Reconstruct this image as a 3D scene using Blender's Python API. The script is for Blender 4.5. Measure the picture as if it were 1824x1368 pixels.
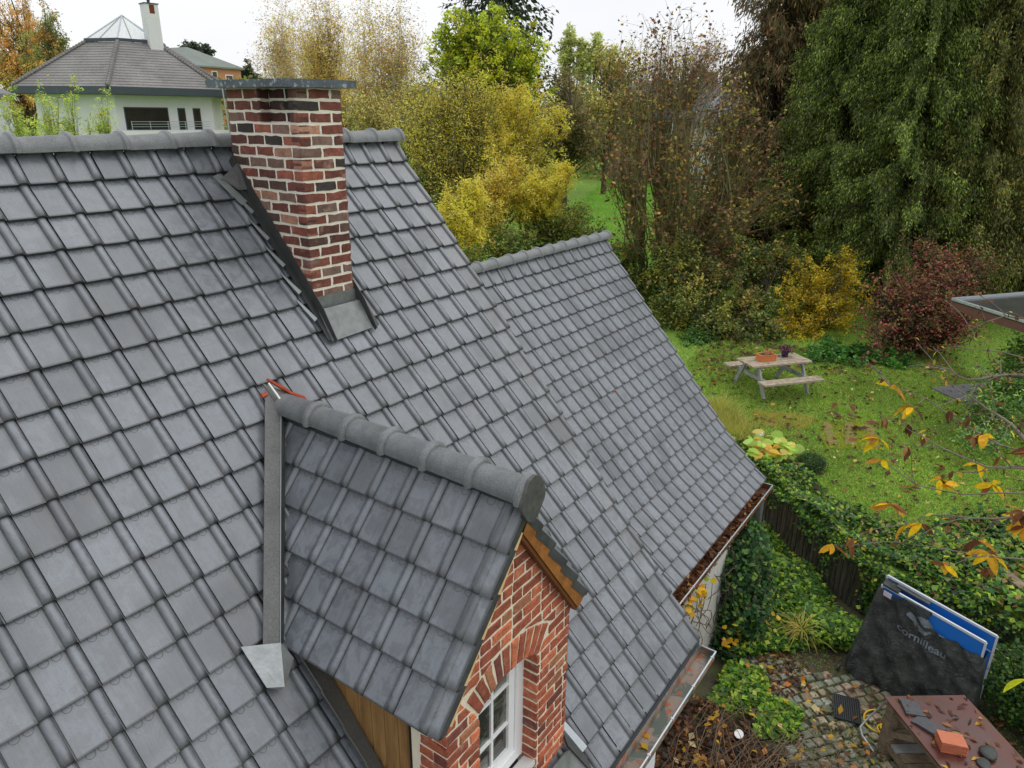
import bpy, math, random
import numpy as np
from mathutils import Vector, Matrix
from mathutils.geometry import tessellate_polygon

sc = bpy.context.scene
for o in list(bpy.data.objects):
    bpy.data.objects.remove(o, do_unlink=True)
COL = sc.collection
random.seed(7)
RNG = np.random.default_rng(11)
R = math.radians
sin, cos, pi = math.sin, math.cos, math.pi

# ------------------------------------------------------------------ camera
CAM_POS = (-5.445, -5.244, 0.254)
cd = bpy.data.cameras.new('camera')
cam = bpy.data.objects.new('camera', cd)
COL.objects.link(cam)
_roll, _pit, _yaw = 0.0120, 0.3565, 0.9582
_fw = Vector((sin(_yaw) * cos(_pit), cos(_yaw) * cos(_pit), -sin(_pit)))
_r = Vector((cos(_yaw), -sin(_yaw), 0))
_u = _r.cross(_fw)
_R = _r * cos(_roll) + _u * sin(_roll)
_U = _u * cos(_roll) - _r * sin(_roll)
m = Matrix((_R, _U, -_fw)).transposed().to_4x4()
m.translation = Vector(CAM_POS)
cam.matrix_world = m
cd.sensor_width = 36
cd.lens = 1291.0 / 1824 * 36
cd.clip_start = 0.05
cd.clip_end = 1500
sc.camera = cam

# ------------------------------------------------------------------ sky, sun, exposure
SUN_DIR = Vector((0.45, -0.42, 1.15)).normalized()      # towards the sun, a veiled patch of bright cloud
w_ = bpy.data.worlds.new('World')
sc.world = w_
w_.use_nodes = True
nt = w_.node_tree
nt.nodes.clear()
out = nt.nodes.new('ShaderNodeOutputWorld')
bg = nt.nodes.new('ShaderNodeBackground')
sky = nt.nodes.new('ShaderNodeTexSky')
sky.sky_type = 'NISHITA'
sky.sun_disc = False
sky.sun_elevation = math.asin(SUN_DIR.z)
sky.sun_rotation = math.atan2(SUN_DIR.x, SUN_DIR.y)
sky.dust_density = 4.0
sky.air_density = 1.0
tc = nt.nodes.new('ShaderNodeTexCoord')
mp = nt.nodes.new('ShaderNodeMapping')
mp.inputs['Scale'].default_value = (1.0, 1.0, 3.0)
cl = nt.nodes.new('ShaderNodeTexNoise')
cl.inputs['Scale'].default_value = 1.6
cl.inputs['Detail'].default_value = 5
cr = nt.nodes.new('ShaderNodeValToRGB')
cr.color_ramp.elements[0].position = 0.3
cr.color_ramp.elements[0].color = (8.1, 8.25, 8.6, 1)
cr.color_ramp.elements[1].position = 0.7
cr.color_ramp.elements[1].color = (9.5, 9.55, 9.7, 1)
mx = nt.nodes.new('ShaderNodeMixRGB')
mx.inputs['Fac'].default_value = 0.93                   # an almost closed cloud cover over the clear sky
nt.links.new(tc.outputs['Generated'], mp.inputs['Vector'])
nt.links.new(mp.outputs['Vector'], cl.inputs['Vector'])
nt.links.new(cl.outputs['Fac'], cr.inputs['Fac'])
nt.links.new(sky.outputs['Color'], mx.inputs['Color1'])
nt.links.new(cr.outputs['Color'], mx.inputs['Color2'])
nt.links.new(mx.outputs['Color'], bg.inputs['Color'])
bg.inputs['Strength'].default_value = 0.10
nt.links.new(bg.outputs['Background'], out.inputs['Surface'])

sd = bpy.data.lights.new('sun', 'SUN')
sd.energy = 1.0
sd.angle = R(75)
sd.color = (1.0, 0.97, 0.92)
so = bpy.data.objects.new('sun', sd)
so.rotation_euler = SUN_DIR.to_track_quat('Z', 'Y').to_euler()
COL.objects.link(so)

sc.view_settings.view_transform = 'Standard'
sc.view_settings.look = 'None'
sc.view_settings.exposure = 0.22
sc.view_settings.gamma = 1.0
sc.view_settings.use_curve_mapping = False
sc.cycles.max_bounces = 6
sc.cycles.transparent_max_bounces = 8

# ------------------------------------------------------------------ materials
def lin(r, g, b):
    return tuple(((c / 255) / 12.92 if c / 255 <= 0.04045 else ((c / 255 + 0.055) / 1.055) ** 2.4) for c in (r, g, b))

class NT:
    """small helper round a material's node tree"""
    def __init__(s, name):
        s.m = bpy.data.materials.new(name)
        s.m.use_nodes = True
        s.t = s.m.node_tree
        s.b = s.t.nodes['Principled BSDF']
        s.out = s.t.nodes['Material Output']
    def n(s, kind, **kw):
        x = s.t.nodes.new(kind)
        for k, v in kw.items():
            if k.startswith('i_'):
                x.inputs[k[2:].replace('_', ' ')].default_value = v
            else:
                setattr(x, k, v)
        return x
    def l(s, a, b):
        s.t.links.new(a, b)
    def noise(s, scale, detail=4, rough=0.55, vec=None, dist=0.0):
        x = s.n('ShaderNodeTexNoise', i_Scale=scale, i_Detail=detail, i_Roughness=rough, i_Distortion=dist)
        if vec is not None:
            s.l(vec, x.inputs['Vector'])
        return x.outputs['Fac']
    def pos(s, scale=(1, 1, 1)):
        g = s.n('ShaderNodeNewGeometry')
        if scale == (1, 1, 1):
            return g.outputs['Position']
        mp = s.n('ShaderNodeMapping')
        mp.inputs['Scale'].default_value = scale
        s.l(g.outputs['Position'], mp.inputs['Vector'])
        return mp.outputs['Vector']
    def ramp(s, fac, stops):
        x = s.n('ShaderNodeValToRGB')
        e = x.color_ramp.elements
        while len(e) > 2:
            e.remove(e[-1])
        for i, (p, c) in enumerate(stops):
            el = e[i] if i < 2 else e.new(p)
            el.position = p
            el.color = (c, c, c, 1) if isinstance(c, (int, float)) else (*c, 1)
        s.l(fac, x.inputs['Fac'])
        return x.outputs['Color']
    def mix(s, fac, a, b, mode='MIX'):
        x = s.n('ShaderNodeMixRGB', blend_type=mode)
        for v, k in ((fac, 'Fac'), (a, 'Color1'), (b, 'Color2')):
            if isinstance(v, (int, float)):
                x.inputs[k].default_value = v if k == 'Fac' else (v, v, v, 1)
            elif isinstance(v, tuple):
                x.inputs[k].default_value = (*v, 1)
            else:
                s.l(v, x.inputs[k])
        return x.outputs['Color']
    def math(s, op, a, b=0.0, c=None):
        x = s.n('ShaderNodeMath', operation=op)
        for i, v in enumerate((a, b) if c is None else (a, b, c)):
            if isinstance(v, (int, float)):
                x.inputs[i].default_value = v
            else:
                s.l(v, x.inputs[i])
        return x.outputs[0]
    def bump(s, h, strength=0.3, dist=0.01):
        x = s.n('ShaderNodeBump', i_Strength=strength, i_Distance=dist)
        s.l(h, x.inputs['Height'])
        s.l(x.outputs['Normal'], s.b.inputs['Normal'])
    def base(s, c):
        if isinstance(c, tuple):
            s.b.inputs['Base Color'].default_value = (*c, 1)
        else:
            s.l(c, s.b.inputs['Base Color'])
    def rough(s, v):
        if isinstance(v, (int, float)):
            s.b.inputs['Roughness'].default_value = v
        else:
            s.l(v, s.b.inputs['Roughness'])

def simple(name, c, rough=0.7, var=0.25, scale=8.0, metal=0.0, bump=0.0, bscale=60.0, spec=0.5, stretch=(1, 1, 1), c2=None, fine=0.0):
    k = NT(name)
    p = k.pos(stretch)
    n1 = k.noise(scale, 5, 0.6, p)
    a = c2 if c2 else tuple(x * (1 - var) for x in c)
    col = k.mix(k.ramp(n1, [(0.3, 0.0), (0.7, 1.0)]), a, c)
    if fine:
        n3 = k.noise(scale * 14, 3, 0.6, p)
        col = k.mix(1.0, col, k.ramp(n3, [(0.3, 1 - fine), (0.7, 1 + fine)]), 'MULTIPLY')
    k.base(col)
    k.rough(rough)
    k.b.inputs['Metallic'].default_value = metal
    k.b.inputs['Specular IOR Level'].default_value = spec
    if bump:
        k.bump(k.noise(bscale, 5, 0.6, p), bump, 0.01)
    return k.m

TG = 0.24       # tile gauge down the slope
TW = 0.22608    # tile cover width
PITCH = 0.8686

def tile_material(name, mode, warm=1.0):
    """wet engobed clay: dark grey, a bloom of drying patches, two pressed arcs at each head lap"""
    k = NT(name)
    uv = k.n('ShaderNodeUVMap', uv_map='UVMap')
    sep = k.n('ShaderNodeSeparateXYZ')
    k.l(uv.outputs['UV'], sep.inputs[0])
    u, v = sep.outputs['X'], sep.outputs['Y']
    p = k.pos()
    if mode == 'object':
        oi = k.n('ShaderNodeObjectInfo')
        tint = oi.outputs['Color']
    else:
        at = k.n('ShaderNodeAttribute', attribute_name='tint')
        tint = at.outputs['Color']
    patch = k.noise(12.0, 7, 0.68, p, 0.8)
    sel = k.noise(2.3, 2, 0.5, p)
    col = k.mix(k.ramp(patch, [(0.43, 0.0), (0.53, 1.0)]), lin(104, 109, 116), lin(119, 125, 133))
    col = k.mix(k.math('MULTIPLY', k.ramp(sel, [(0.52, 0.0), (0.64, 1.0)]), 0.62), col, lin(86, 90, 95))
    col = k.mix(1.0, col, tint, 'MULTIPLY')
    # fine speckle
    sp = k.noise(330, 2, 0.5, p)
    col = k.mix(1.0, col, k.ramp(sp, [(0.30, 0.66), (0.44, 1.0)]), 'MULTIPLY')
    dr = k.noise(120, 3, 0.7, p)
    col = k.mix(k.ramp(dr, [(0.64, 0.0), (0.72, 0.7)]), col, lin(66, 68, 70))
    # rain streaks run down the slope: stretched along v through the uv
    cmb = k.n('ShaderNodeCombineXYZ')
    k.l(k.math('MULTIPLY', u, 24.0), cmb.inputs[0])
    k.l(k.math('MULTIPLY', v, 2.0), cmb.inputs[1])
    ran = k.n('ShaderNodeObjectInfo')
    k.l(k.math('MULTIPLY', ran.outputs['Random'], 40.0), cmb.inputs[2])
    st = k.noise(1.0, 4, 0.65, cmb.outputs[0])
    col = k.mix(1.0, col, k.ramp(st, [(0.3, 0.84), (0.65, 1.04)]), 'MULTIPLY')
    # shade painted along roll, roll foot and nose, with grime and dark joint
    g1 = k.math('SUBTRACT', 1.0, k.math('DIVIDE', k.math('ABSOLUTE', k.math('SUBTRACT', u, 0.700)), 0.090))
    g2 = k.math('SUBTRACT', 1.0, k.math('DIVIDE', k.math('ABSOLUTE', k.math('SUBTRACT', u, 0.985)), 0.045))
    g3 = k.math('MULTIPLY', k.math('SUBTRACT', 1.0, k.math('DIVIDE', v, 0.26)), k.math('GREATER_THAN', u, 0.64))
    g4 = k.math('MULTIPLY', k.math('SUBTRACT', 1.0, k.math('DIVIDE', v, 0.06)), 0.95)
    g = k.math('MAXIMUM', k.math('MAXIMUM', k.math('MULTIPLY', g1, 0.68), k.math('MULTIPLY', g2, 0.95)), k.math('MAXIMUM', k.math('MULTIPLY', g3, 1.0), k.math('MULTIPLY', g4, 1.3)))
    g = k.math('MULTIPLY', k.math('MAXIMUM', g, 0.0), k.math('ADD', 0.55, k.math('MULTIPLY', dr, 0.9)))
    # arcs
    a0 = None
    for cu in (0.27, 0.53):
        dx = k.math('MULTIPLY', k.math('SUBTRACT', u, cu), TW)
        dy = k.math('MULTIPLY', k.math('SUBTRACT', v, 0.965), TG)
        d = k.math('SQRT', k.math('ADD', k.math('MULTIPLY', dx, dx), k.math('MULTIPLY', dy, dy)))
        r_ = k.math('SUBTRACT', 1.0, k.math('DIVIDE', k.math('ABSOLUTE', k.math('SUBTRACT', d, 0.0215)), 0.0021))
        r_ = k.math('MAXIMUM', r_, 0.0)
        a0 = r_ if a0 is None else k.math('MAXIMUM', a0, r_)
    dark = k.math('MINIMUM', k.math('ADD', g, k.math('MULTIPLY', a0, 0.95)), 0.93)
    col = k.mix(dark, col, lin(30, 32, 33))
    col = k.mix(k.math('LESS_THAN', v, -0.02), col, lin(26, 28, 29))  # nose face darkened for its shadow line and wet grime
    k.base(col)
    k.rough(k.ramp(patch, [(0.40, 0.34), (0.55, 0.56)]))
    k.b.inputs['Specular IOR Level'].default_value = 0.6
    k.b.inputs['Coat Weight'].default_value = 0.55
    k.b.inputs['Coat Roughness'].default_value = 0.3
    h = k.math('SUBTRACT', k.math('MULTIPLY', sp, 0.16), k.math('MULTIPLY', a0, 0.8))
    k.bump(h, 0.5, 0.003)
    return k.m

def brick_material(name):
    k = NT(name)
    oi = k.n('ShaderNodeObjectInfo')
    p = k.pos()
    off = k.n('ShaderNodeVectorMath', operation='ADD')
    k.l(p, off.inputs[0])
    cmb = k.n('ShaderNodeCombineXYZ')
    k.l(k.math('MULTIPLY', oi.outputs['Random'], 30.0), cmb.inputs[0])
    k.l(cmb.outputs[0], off.inputs[1])
    n1 = k.noise(16, 5, 0.65, off.outputs[0])
    n2 = k.noise(70, 4, 0.6, off.outputs[0])
    n3 = k.noise(9, 3, 0.6, off.outputs[0])
    col = k.mix(1.0, oi.outputs['Color'], k.ramp(n1, [(0.3, 0.62), (0.7, 1.3)]), 'MULTIPLY')
    col = k.mix(1.0, col, k.ramp(n2, [(0.3, 0.72), (0.65, 1.15)]), 'MULTIPLY')
    col = k.mix(k.ramp(n3, [(0.60, 0.0), (0.76, 0.55)]), col, lin(186, 160, 140))
    k.base(col)
    k.rough(0.85)
    k.bump(n2, 0.7, 0.006)
    return k.m

def leaf_material(name, trans=0.5, rough=0.55):
    k = NT(name)
    at = k.n('ShaderNodeAttribute', attribute_name='tint')
    k.t.nodes.remove(k.b)
    d = k.n('ShaderNodeBsdfDiffuse')
    t = k.n('ShaderNodeBsdfTranslucent')
    g = k.n('ShaderNodeBsdfGlossy', i_Roughness=rough)
    g.inputs['Color'].default_value = (1, 1, 1, 1)
    m1 = k.n('ShaderNodeMixShader')
    m1.inputs[0].default_value = trans
    m2 = k.n('ShaderNodeMixShader')
    m2.inputs[0].default_value = 0.025
    k.l(at.outputs['Color'], d.inputs['Color'])
    k.l(at.outputs['Color'], t.inputs['Color'])
    k.l(d.outputs[0], m1.inputs[1]); k.l(t.outputs[0], m1.inputs[2])
    k.l(m1.outputs[0], m2.inputs[1]); k.l(g.outputs[0], m2.inputs[2])
    k.l(m2.outputs[0], k.out.inputs['Surface'])
    return k.m

M = {}
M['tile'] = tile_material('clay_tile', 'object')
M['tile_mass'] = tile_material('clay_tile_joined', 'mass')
M['brick'] = brick_material('brick')
M['mortar'] = simple('mortar', lin(246, 236, 212), 0.9, 0.06, 14, bump=0.8, bscale=120, fine=0.08)
M['mortar_old'] = simple('mortar_old', lin(248, 240, 226), 0.9, 0.10, 10, bump=0.8, bscale=120, fine=0.1)
M['ridge'] = simple('ridge_clay', lin(126, 129, 131), 0.45, 0.34, 11, bump=0.3, bscale=160, fine=0.3)
M['slab'] = simple('bluestone', lin(84, 92, 100), 0.55, 0.0, 26, bump=0.3, c2=lin(62, 69, 77), fine=0.1)
M['zinc'] = simple('zinc', lin(138, 145, 146), 0.42, 0.25, 7, metal=0.55, bump=0.15, bscale=20, fine=0.05)
M['lead_dark'] = simple('lead_dark', lin(76, 79, 78), 0.5, 0.3, 9, metal=0.35, bump=0.2, bscale=25, fine=0.1)
M['flash'] = simple('aluminium_flashing', lin(100, 102, 101), 0.5, 0.3, 6, metal=0.3, bump=0.2, bscale=30, fine=0.22)
M['lead_pale'] = simple('lead_pale', lin(128, 132, 132), 0.5, 0.35, 12, metal=0.4, bump=0.5, bscale=14)
M['lead_bright'] = simple('lead_bright', lin(168, 173, 174), 0.35, 0.3, 9, metal=0.5, bump=0.6, bscale=12)
M['galv'] = simple('galvanised_edge', lin(190, 198, 203), 0.35, 0.15, 14, metal=0.5)
M['oak'] = simple('stained_board', lin(170, 112, 52), 0.6, 0.0, 9, c2=lin(116, 70, 30), stretch=(1, 1, 1), bump=0.3, fine=0.12)
M['cream'] = simple('cream_board', lin(226, 196, 140), 0.8, 0.2, 12)
M['pvc'] = simple('white_frame', lin(246, 248, 250), 0.35, 0.04, 6)
M['sill'] = simple('white_sill', lin(214, 214, 212), 0.5, 0.12, 12)
M['black'] = simple('dark_void', lin(34, 34, 33), 0.8, 0.3, 10)
M['rust'] = simple('copper_edge', lin(178, 62, 22), 0.5, 0.35, 40)
M['white_strip'] = simple('white_strip', lin(235, 235, 232), 0.5, 0.08, 10)
M['render'] = simple('white_render', lin(226, 228, 230), 0.85, 0.08, 1.0, fine=0.03)
M['white_board'] = simple('white_boarding', lin(206, 206, 200), 0.7, 0.15, 6, stretch=(6, 6, 1), bump=0.3)
M['fascia'] = simple('dark_fascia', lin(66, 76, 86), 0.5, 0.12, 1.2)
M['oldwood'] = simple('weathered_wood', lin(146, 130, 108), 0.85, 0.0, 5, c2=lin(98, 86, 70), stretch=(2, 2, 6), bump=0.6, bscale=40, fine=0.2)
M['greywood'] = simple('grey_painted_wood', lin(158, 160, 160), 0.8, 0.25, 12, bump=0.3)
M['log'] = simple('palisade_wood', lin(92, 88, 74), 0.9, 0.0, 9, c2=lin(50, 48, 40), stretch=(6, 6, 0.8), bump=0.8, bscale=30, fine=0.25)
M['bark'] = simple('bark', lin(92, 84, 66), 0.9, 0.4, 6, bump=0.8, bscale=20)
M['bark_dark'] = simple('bark_dark', lin(54, 46, 40), 0.9, 0.4, 6, bump=0.8, bscale=20)
M['bark_green'] = simple('bark_green', lin(122, 120, 76), 0.9, 0.3, 4)
M['bark_pale'] = simple('bark_pale', lin(188, 180, 164), 0.85, 0.3, 5)
M['twig'] = simple('twig', lin(120, 104, 82), 0.9, 0.3, 5)
M['twig_grey'] = simple('twig_grey', lin(132, 124, 110), 0.75, 0.4, 9)
M['leaf'] = leaf_material('leaf')
M['needle'] = leaf_material('needle', 0.15)
# ------------------------------------------------------------------ object helpers
WL = {}          # world location of every parent (no parent is ever rotated)

def tag(o, label=None, cat=None, group=None, kind=None):
    if label: o['label'] = label
    if cat: o['category'] = cat
    if group: o['group'] = group
    if kind: o['kind'] = kind
    return o

def thing(name, label, cat, loc, group=None):
    o = bpy.data.objects.new(name, None)
    o.empty_display_size = 0.2
    COL.objects.link(o)
    o.location = loc
    WL[o] = Vector(loc)
    return tag(o, label, cat, group)

def link(name, me, loc=(0, 0, 0), parent=None, rot=None, scale=None, color=None):
    o = bpy.data.objects.new(name, me)
    COL.objects.link(o)
    loc = Vector(loc)
    if parent is not None:
        o.parent = parent
        o.location = loc - WL[parent]
    else:
        o.location = loc
    if rot is not None: o.rotation_euler = rot
    if scale is not None: o.scale = scale
    if color is not None: o.color = (*color, 1)
    WL[o] = loc
    return o

def obj(name, verts, faces, mat, parent=None, origin=None, smooth=False, color=None, kind=None):
    vs = np.asarray([tuple(v) for v in verts], dtype=float)
    if origin is None:
        origin = tuple(WL[parent]) if parent is not None else tuple((vs.min(0) + vs.max(0)) / 2)
    vs = vs - np.array(origin)
    me = bpy.data.meshes.new(name)
    me.from_pydata(vs.tolist(), [], faces)
    me.materials.append(M[mat] if isinstance(mat, str) else mat)
    if smooth:
        me.polygons.foreach_set('use_smooth', [True] * len(me.polygons))
    me.update()
    o = link(name, me, origin, parent, color=color)
    if kind: o['kind'] = kind
    return o

class MB:
    def __init__(s):
        s.v, s.f = [], []
    def add(s, vs, fs):
        k = len(s.v)
        s.v += [tuple(v) for v in vs]
        s.f += [tuple(k + i for i in f) for f in fs]
        return s
    def box(s, lo, hi):
        x0, y0, z0 = lo; x1, y1, z1 = hi
        return s.add([(x0, y0, z0), (x1, y0, z0), (x1, y1, z0), (x0, y1, z0), (x0, y0, z1), (x1, y0, z1), (x1, y1, z1), (x0, y1, z1)],
                     [(0, 3, 2, 1), (4, 5, 6, 7), (0, 1, 5, 4), (1, 2, 6, 5), (2, 3, 7, 6), (3, 0, 4, 7)])
    def obox(s, c, ax, ay, az, j=0.0):
        """box from centre and three half-extent vectors"""
        c, ax, ay, az = Vector(c), Vector(ax), Vector(ay), Vector(az)
        q = [c + ax * i + ay * k + az * l for l in (-1, 1) for (i, k) in ((-1, -1), (1, -1), (1, 1), (-1, 1))]
        if j:
            q = [v + Vector((random.uniform(-j, j), random.uniform(-j, j), random.uniform(-j, j))) for v in q]
        return s.add(q, [(0, 3, 2, 1), (4, 5, 6, 7), (0, 1, 5, 4), (1, 2, 6, 5), (2, 3, 7, 6), (3, 0, 4, 7)])
    def beam(s, a, b, w, h, up=(0, 0, 1)):
        a, b = Vector(a), Vector(b)
        d = b - a
        z = Vector(up)
        x = d.cross(z)
        if x.length < 1e-5: x = d.cross(Vector((1, 0, 0)))
        x.normalize(); z = x.cross(d).normalized()
        return s.obox((a + b) / 2, d / 2, x * w / 2, z * h / 2)
    def tube(s, pts, r, n=6, cap=True):
        pts = [Vector(p) for p in pts]
        rs = r if isinstance(r, (list, tuple)) else [r] * len(pts)
        k = len(s.v)
        for i, p in enumerate(pts):
            d = (pts[min(i + 1, len(pts) - 1)] - pts[max(i - 1, 0)]).normalized()
            x = d.cross(Vector((0, 0, 1)))
            if x.length < 1e-3: x = Vector((1, 0, 0))
            x.normalize(); y = x.cross(d)
            for q in range(n):
                a = 2 * pi * q / n
                s.v.append(tuple(p + (x * cos(a) + y * sin(a)) * rs[i]))
        for i in range(len(pts) - 1):
            for q in range(n):
                s.f.append((k + i * n + q, k + i * n + (q + 1) % n, k + (i + 1) * n + (q + 1) % n, k + (i + 1) * n + q))
        if cap:
            s.f.append(tuple(k + q for q in range(n)))
            s.f.append(tuple(k + (len(pts) - 1) * n + q for q in reversed(range(n))))
        return s
    def build(s, name, mat, parent=None, origin=None, smooth=False, color=None, kind=None):
        return obj(name, s.v, s.f, mat, parent, origin, smooth, color, kind)

def plate(pts, t, n=None):
    """solid sheet: polygon pts thickened by t against its normal"""
    pts = [Vector(p) for p in pts]
    if n is None:
        n = (pts[1] - pts[0]).cross(pts[2] - pts[0]).normalized()
    n = Vector(n)
    k = len(pts)
    vs = pts + [p - n * t for p in pts]
    fs = [tuple(range(k)), tuple(reversed(range(k, 2 * k)))] + [(i, k + i, k + (i + 1) % k, (i + 1) % k) for i in range(k)]
    return vs, fs

def mesh_np(name, V, F, mat, tint=None, parent=None, origin=None, kind=None, nside=4, smooth=False, uv=None):
    """large meshes straight from numpy: V (N,3), F (M,nside)"""
    V = np.asarray(V, dtype=np.float64)
    if origin is None:
        origin = tuple(WL[parent]) if parent is not None else tuple((V.min(0) + V.max(0)) / 2)
    V = (V - np.array(origin)).astype(np.float32)
    F = np.asarray(F, dtype=np.int32)
    me = bpy.data.meshes.new(name)
    me.vertices.add(len(V)); me.vertices.foreach_set('co', V.ravel())
    me.loops.add(F.size); me.loops.foreach_set('vertex_index', F.ravel())
    me.polygons.add(len(F))
    me.polygons.foreach_set('loop_start', np.arange(0, F.size, nside, dtype=np.int32))
    if smooth:
        me.polygons.foreach_set('use_smooth', np.ones(len(F), dtype=bool))
    me.update(calc_edges=True)
    if tint is not None:
        ca = me.attributes.new('tint', 'FLOAT_COLOR', 'POINT')
        c4 = np.ones((len(V), 4), np.float32); c4[:, :3] = tint
        ca.data.foreach_set('color', c4.ravel())
    if uv is not None:
        ul = me.uv_layers.new(name='UVMap')
        ul.data.foreach_set('uv', np.asarray(uv, np.float32)[F.ravel()].ravel())
    me.materials.append(M[mat] if isinstance(mat, str) else mat)
    o = link(name, me, origin, parent)
    if kind: o['kind'] = kind
    return o

def frame_euler(X, Y, Z):
    return Matrix((Vector(X), Vector(Y), Vector(Z))).transposed().to_euler()

# ------------------------------------------------------------------ foliage helpers (numpy)
def pal(colors):
    c = np.array([lin(*x[:3]) for x in colors]); c = c * np.minimum(1.65, 0.88 / c.max(1, keepdims=True)); w = np.array([x[3] for x in colors], float)
    return c, w / w.sum()

def pick(colors, n, jitter=0.22, cluster=None):
    c, w = pal(colors)
    idx = RNG.choice(len(c), size=n, p=w)
    out = c[idx] * np.clip(1 + RNG.normal(0, jitter, (n, 1)), 0.35, 1.9)
    out *= 1 + RNG.normal(0, 0.05, (n, 3))
    if cluster is not None:
        out *= cluster
    return np.clip(out, 0.002, 0.95)

def leaf_quads(P, L, W, up=0.5, hang=0.0, fold=0.12):
    """one bent rhombus per point"""
    n = len(P)
    N = RNG.normal(0, 1, (n, 3)); N[:, 2] = np.abs(N[:, 2]) + up
    N /= np.linalg.norm(N, axis=1, keepdims=True)
    T = RNG.normal(0, 1, (n, 3)); T[:, 2] -= hang
    T -= N * (T * N).sum(1, keepdims=True) * (1 - min(hang * 0.2, 0.8))
    T /= np.linalg.norm(T, axis=1, keepdims=True) + 1e-9
    B = np.cross(N, T); B /= np.linalg.norm(B, axis=1, keepdims=True) + 1e-9
    L = np.asarray(L).reshape(-1, 1) * np.ones((n, 1)); W = np.asarray(W).reshape(-1, 1) * np.ones((n, 1))
    a = P; b = P + T * L * 0.45 + B * W * 0.5 + N * fold * W; c = P + T * L; d = P + T * L * 0.45 - B * W * 0.5 + N * fold * W
    V = np.stack([a, b, c, d], 1).reshape(-1, 3)
    F = np.arange(n * 4).reshape(-1, 4)
    return V, F

def leaf_round(P, L, up=1.0, hang=0.0):
    """six sided, slightly cupped leaves"""
    n = len(P)
    N = RNG.normal(0, 1, (n, 3)); N[:, 2] = np.abs(N[:, 2]) + up; N /= np.linalg.norm(N, axis=1, keepdims=True)
    T = np.cross(N, RNG.normal(0, 1, (n, 3))); T /= np.linalg.norm(T, axis=1, keepdims=True)
    B = np.cross(N, T); L = np.asarray(L).reshape(-1, 1) * np.ones((n, 1)) * 0.5
    prof = ((-1.0, 0.0, 0.0), (-0.72, 0.62, .12), (-0.1, 0.92, .2), (0.55, 0.66, .12), (1.05, 0.0, -.05), (0.55, -0.66, .12), (-0.1, -0.92, .2), (-0.72, -0.62, .12))
    V = np.stack([P + T * L * a + B * L * b + N * L * c * RNG.uniform(0.2, 1.6, (n, 1)) for a, b, c in prof], 1).reshape(-1, 3)
    return V, np.arange(n * 8).reshape(-1, 8)

def tubes_np(P, Rr, n=3):
    """P (M,S,3), Rr (M,S) -> tubes"""
    Mn, S, _ = P.shape
    D = np.gradient(P, axis=1)
    D /= np.linalg.norm(D, axis=2, keepdims=True) + 1e-9
    ref = np.array([0.31, 0.17, 0.93]); X = np.cross(D, ref); X /= np.linalg.norm(X, axis=2, keepdims=True) + 1e-9
    Y = np.cross(D, X)
    ang = np.arange(n) * 2 * pi / n
    V = P[:, :, None, :] + Rr[:, :, None, None] * (X[:, :, None, :] * np.cos(ang)[None, None, :, None] + Y[:, :, None, :] * np.sin(ang)[None, None, :, None])
    V = V.reshape(-1, 3)
    i = np.arange(Mn)[:, None, None] * S * n + np.arange(S - 1)[None, :, None] * n
    q = np.arange(n)[None, None, :]
    F = np.stack([i + q, i + (q + 1) % n, i + n + (q + 1) % n, i + n + q], -1).reshape(-1, 4)
    return V, F

def curve(A, B, S, bend=0.15, sag=0.0):
    """M random bent polylines from A to B (M,3)"""
    t = np.linspace(0, 1, S)[None, :, None]
    L = np.linalg.norm(B - A, axis=1)[:, None, None]
    off = RNG.normal(0, 1, (len(A), 1, 3)) * L * bend
    off2 = RNG.normal(0, 1, (len(A), 1, 3)) * L * bend * 0.5
    P = A[:, None, :] * (1 - t) + B[:, None, :] * t + off * (t * (1 - t)) + off2 * np.sin(t * pi * 2) * 0.4
    P[:, :, 2:3] += -sag * L * (t * t) + sag * L * t * 0.0 + 0.25 * L * bend * np.sin(t * pi)
    return P

def in_blobs(blobs, n, shell=0.35):
    """points in a union of ellipsoids, mostly towards the outside"""
    bl = np.array(blobs, float)
    vol = (bl[:, 3] * bl[:, 4] * bl[:, 5]) ** 0.8
    idx = RNG.choice(len(bl), size=n, p=vol / vol.sum())
    d = RNG.normal(0, 1, (n, 3)); d /= np.linalg.norm(d, axis=1, keepdims=True)
    r = RNG.uniform(shell, 1.0, (n, 1)) ** 0.6
    return bl[idx, :3] + d * r * bl[idx, 3:6], idx

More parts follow.
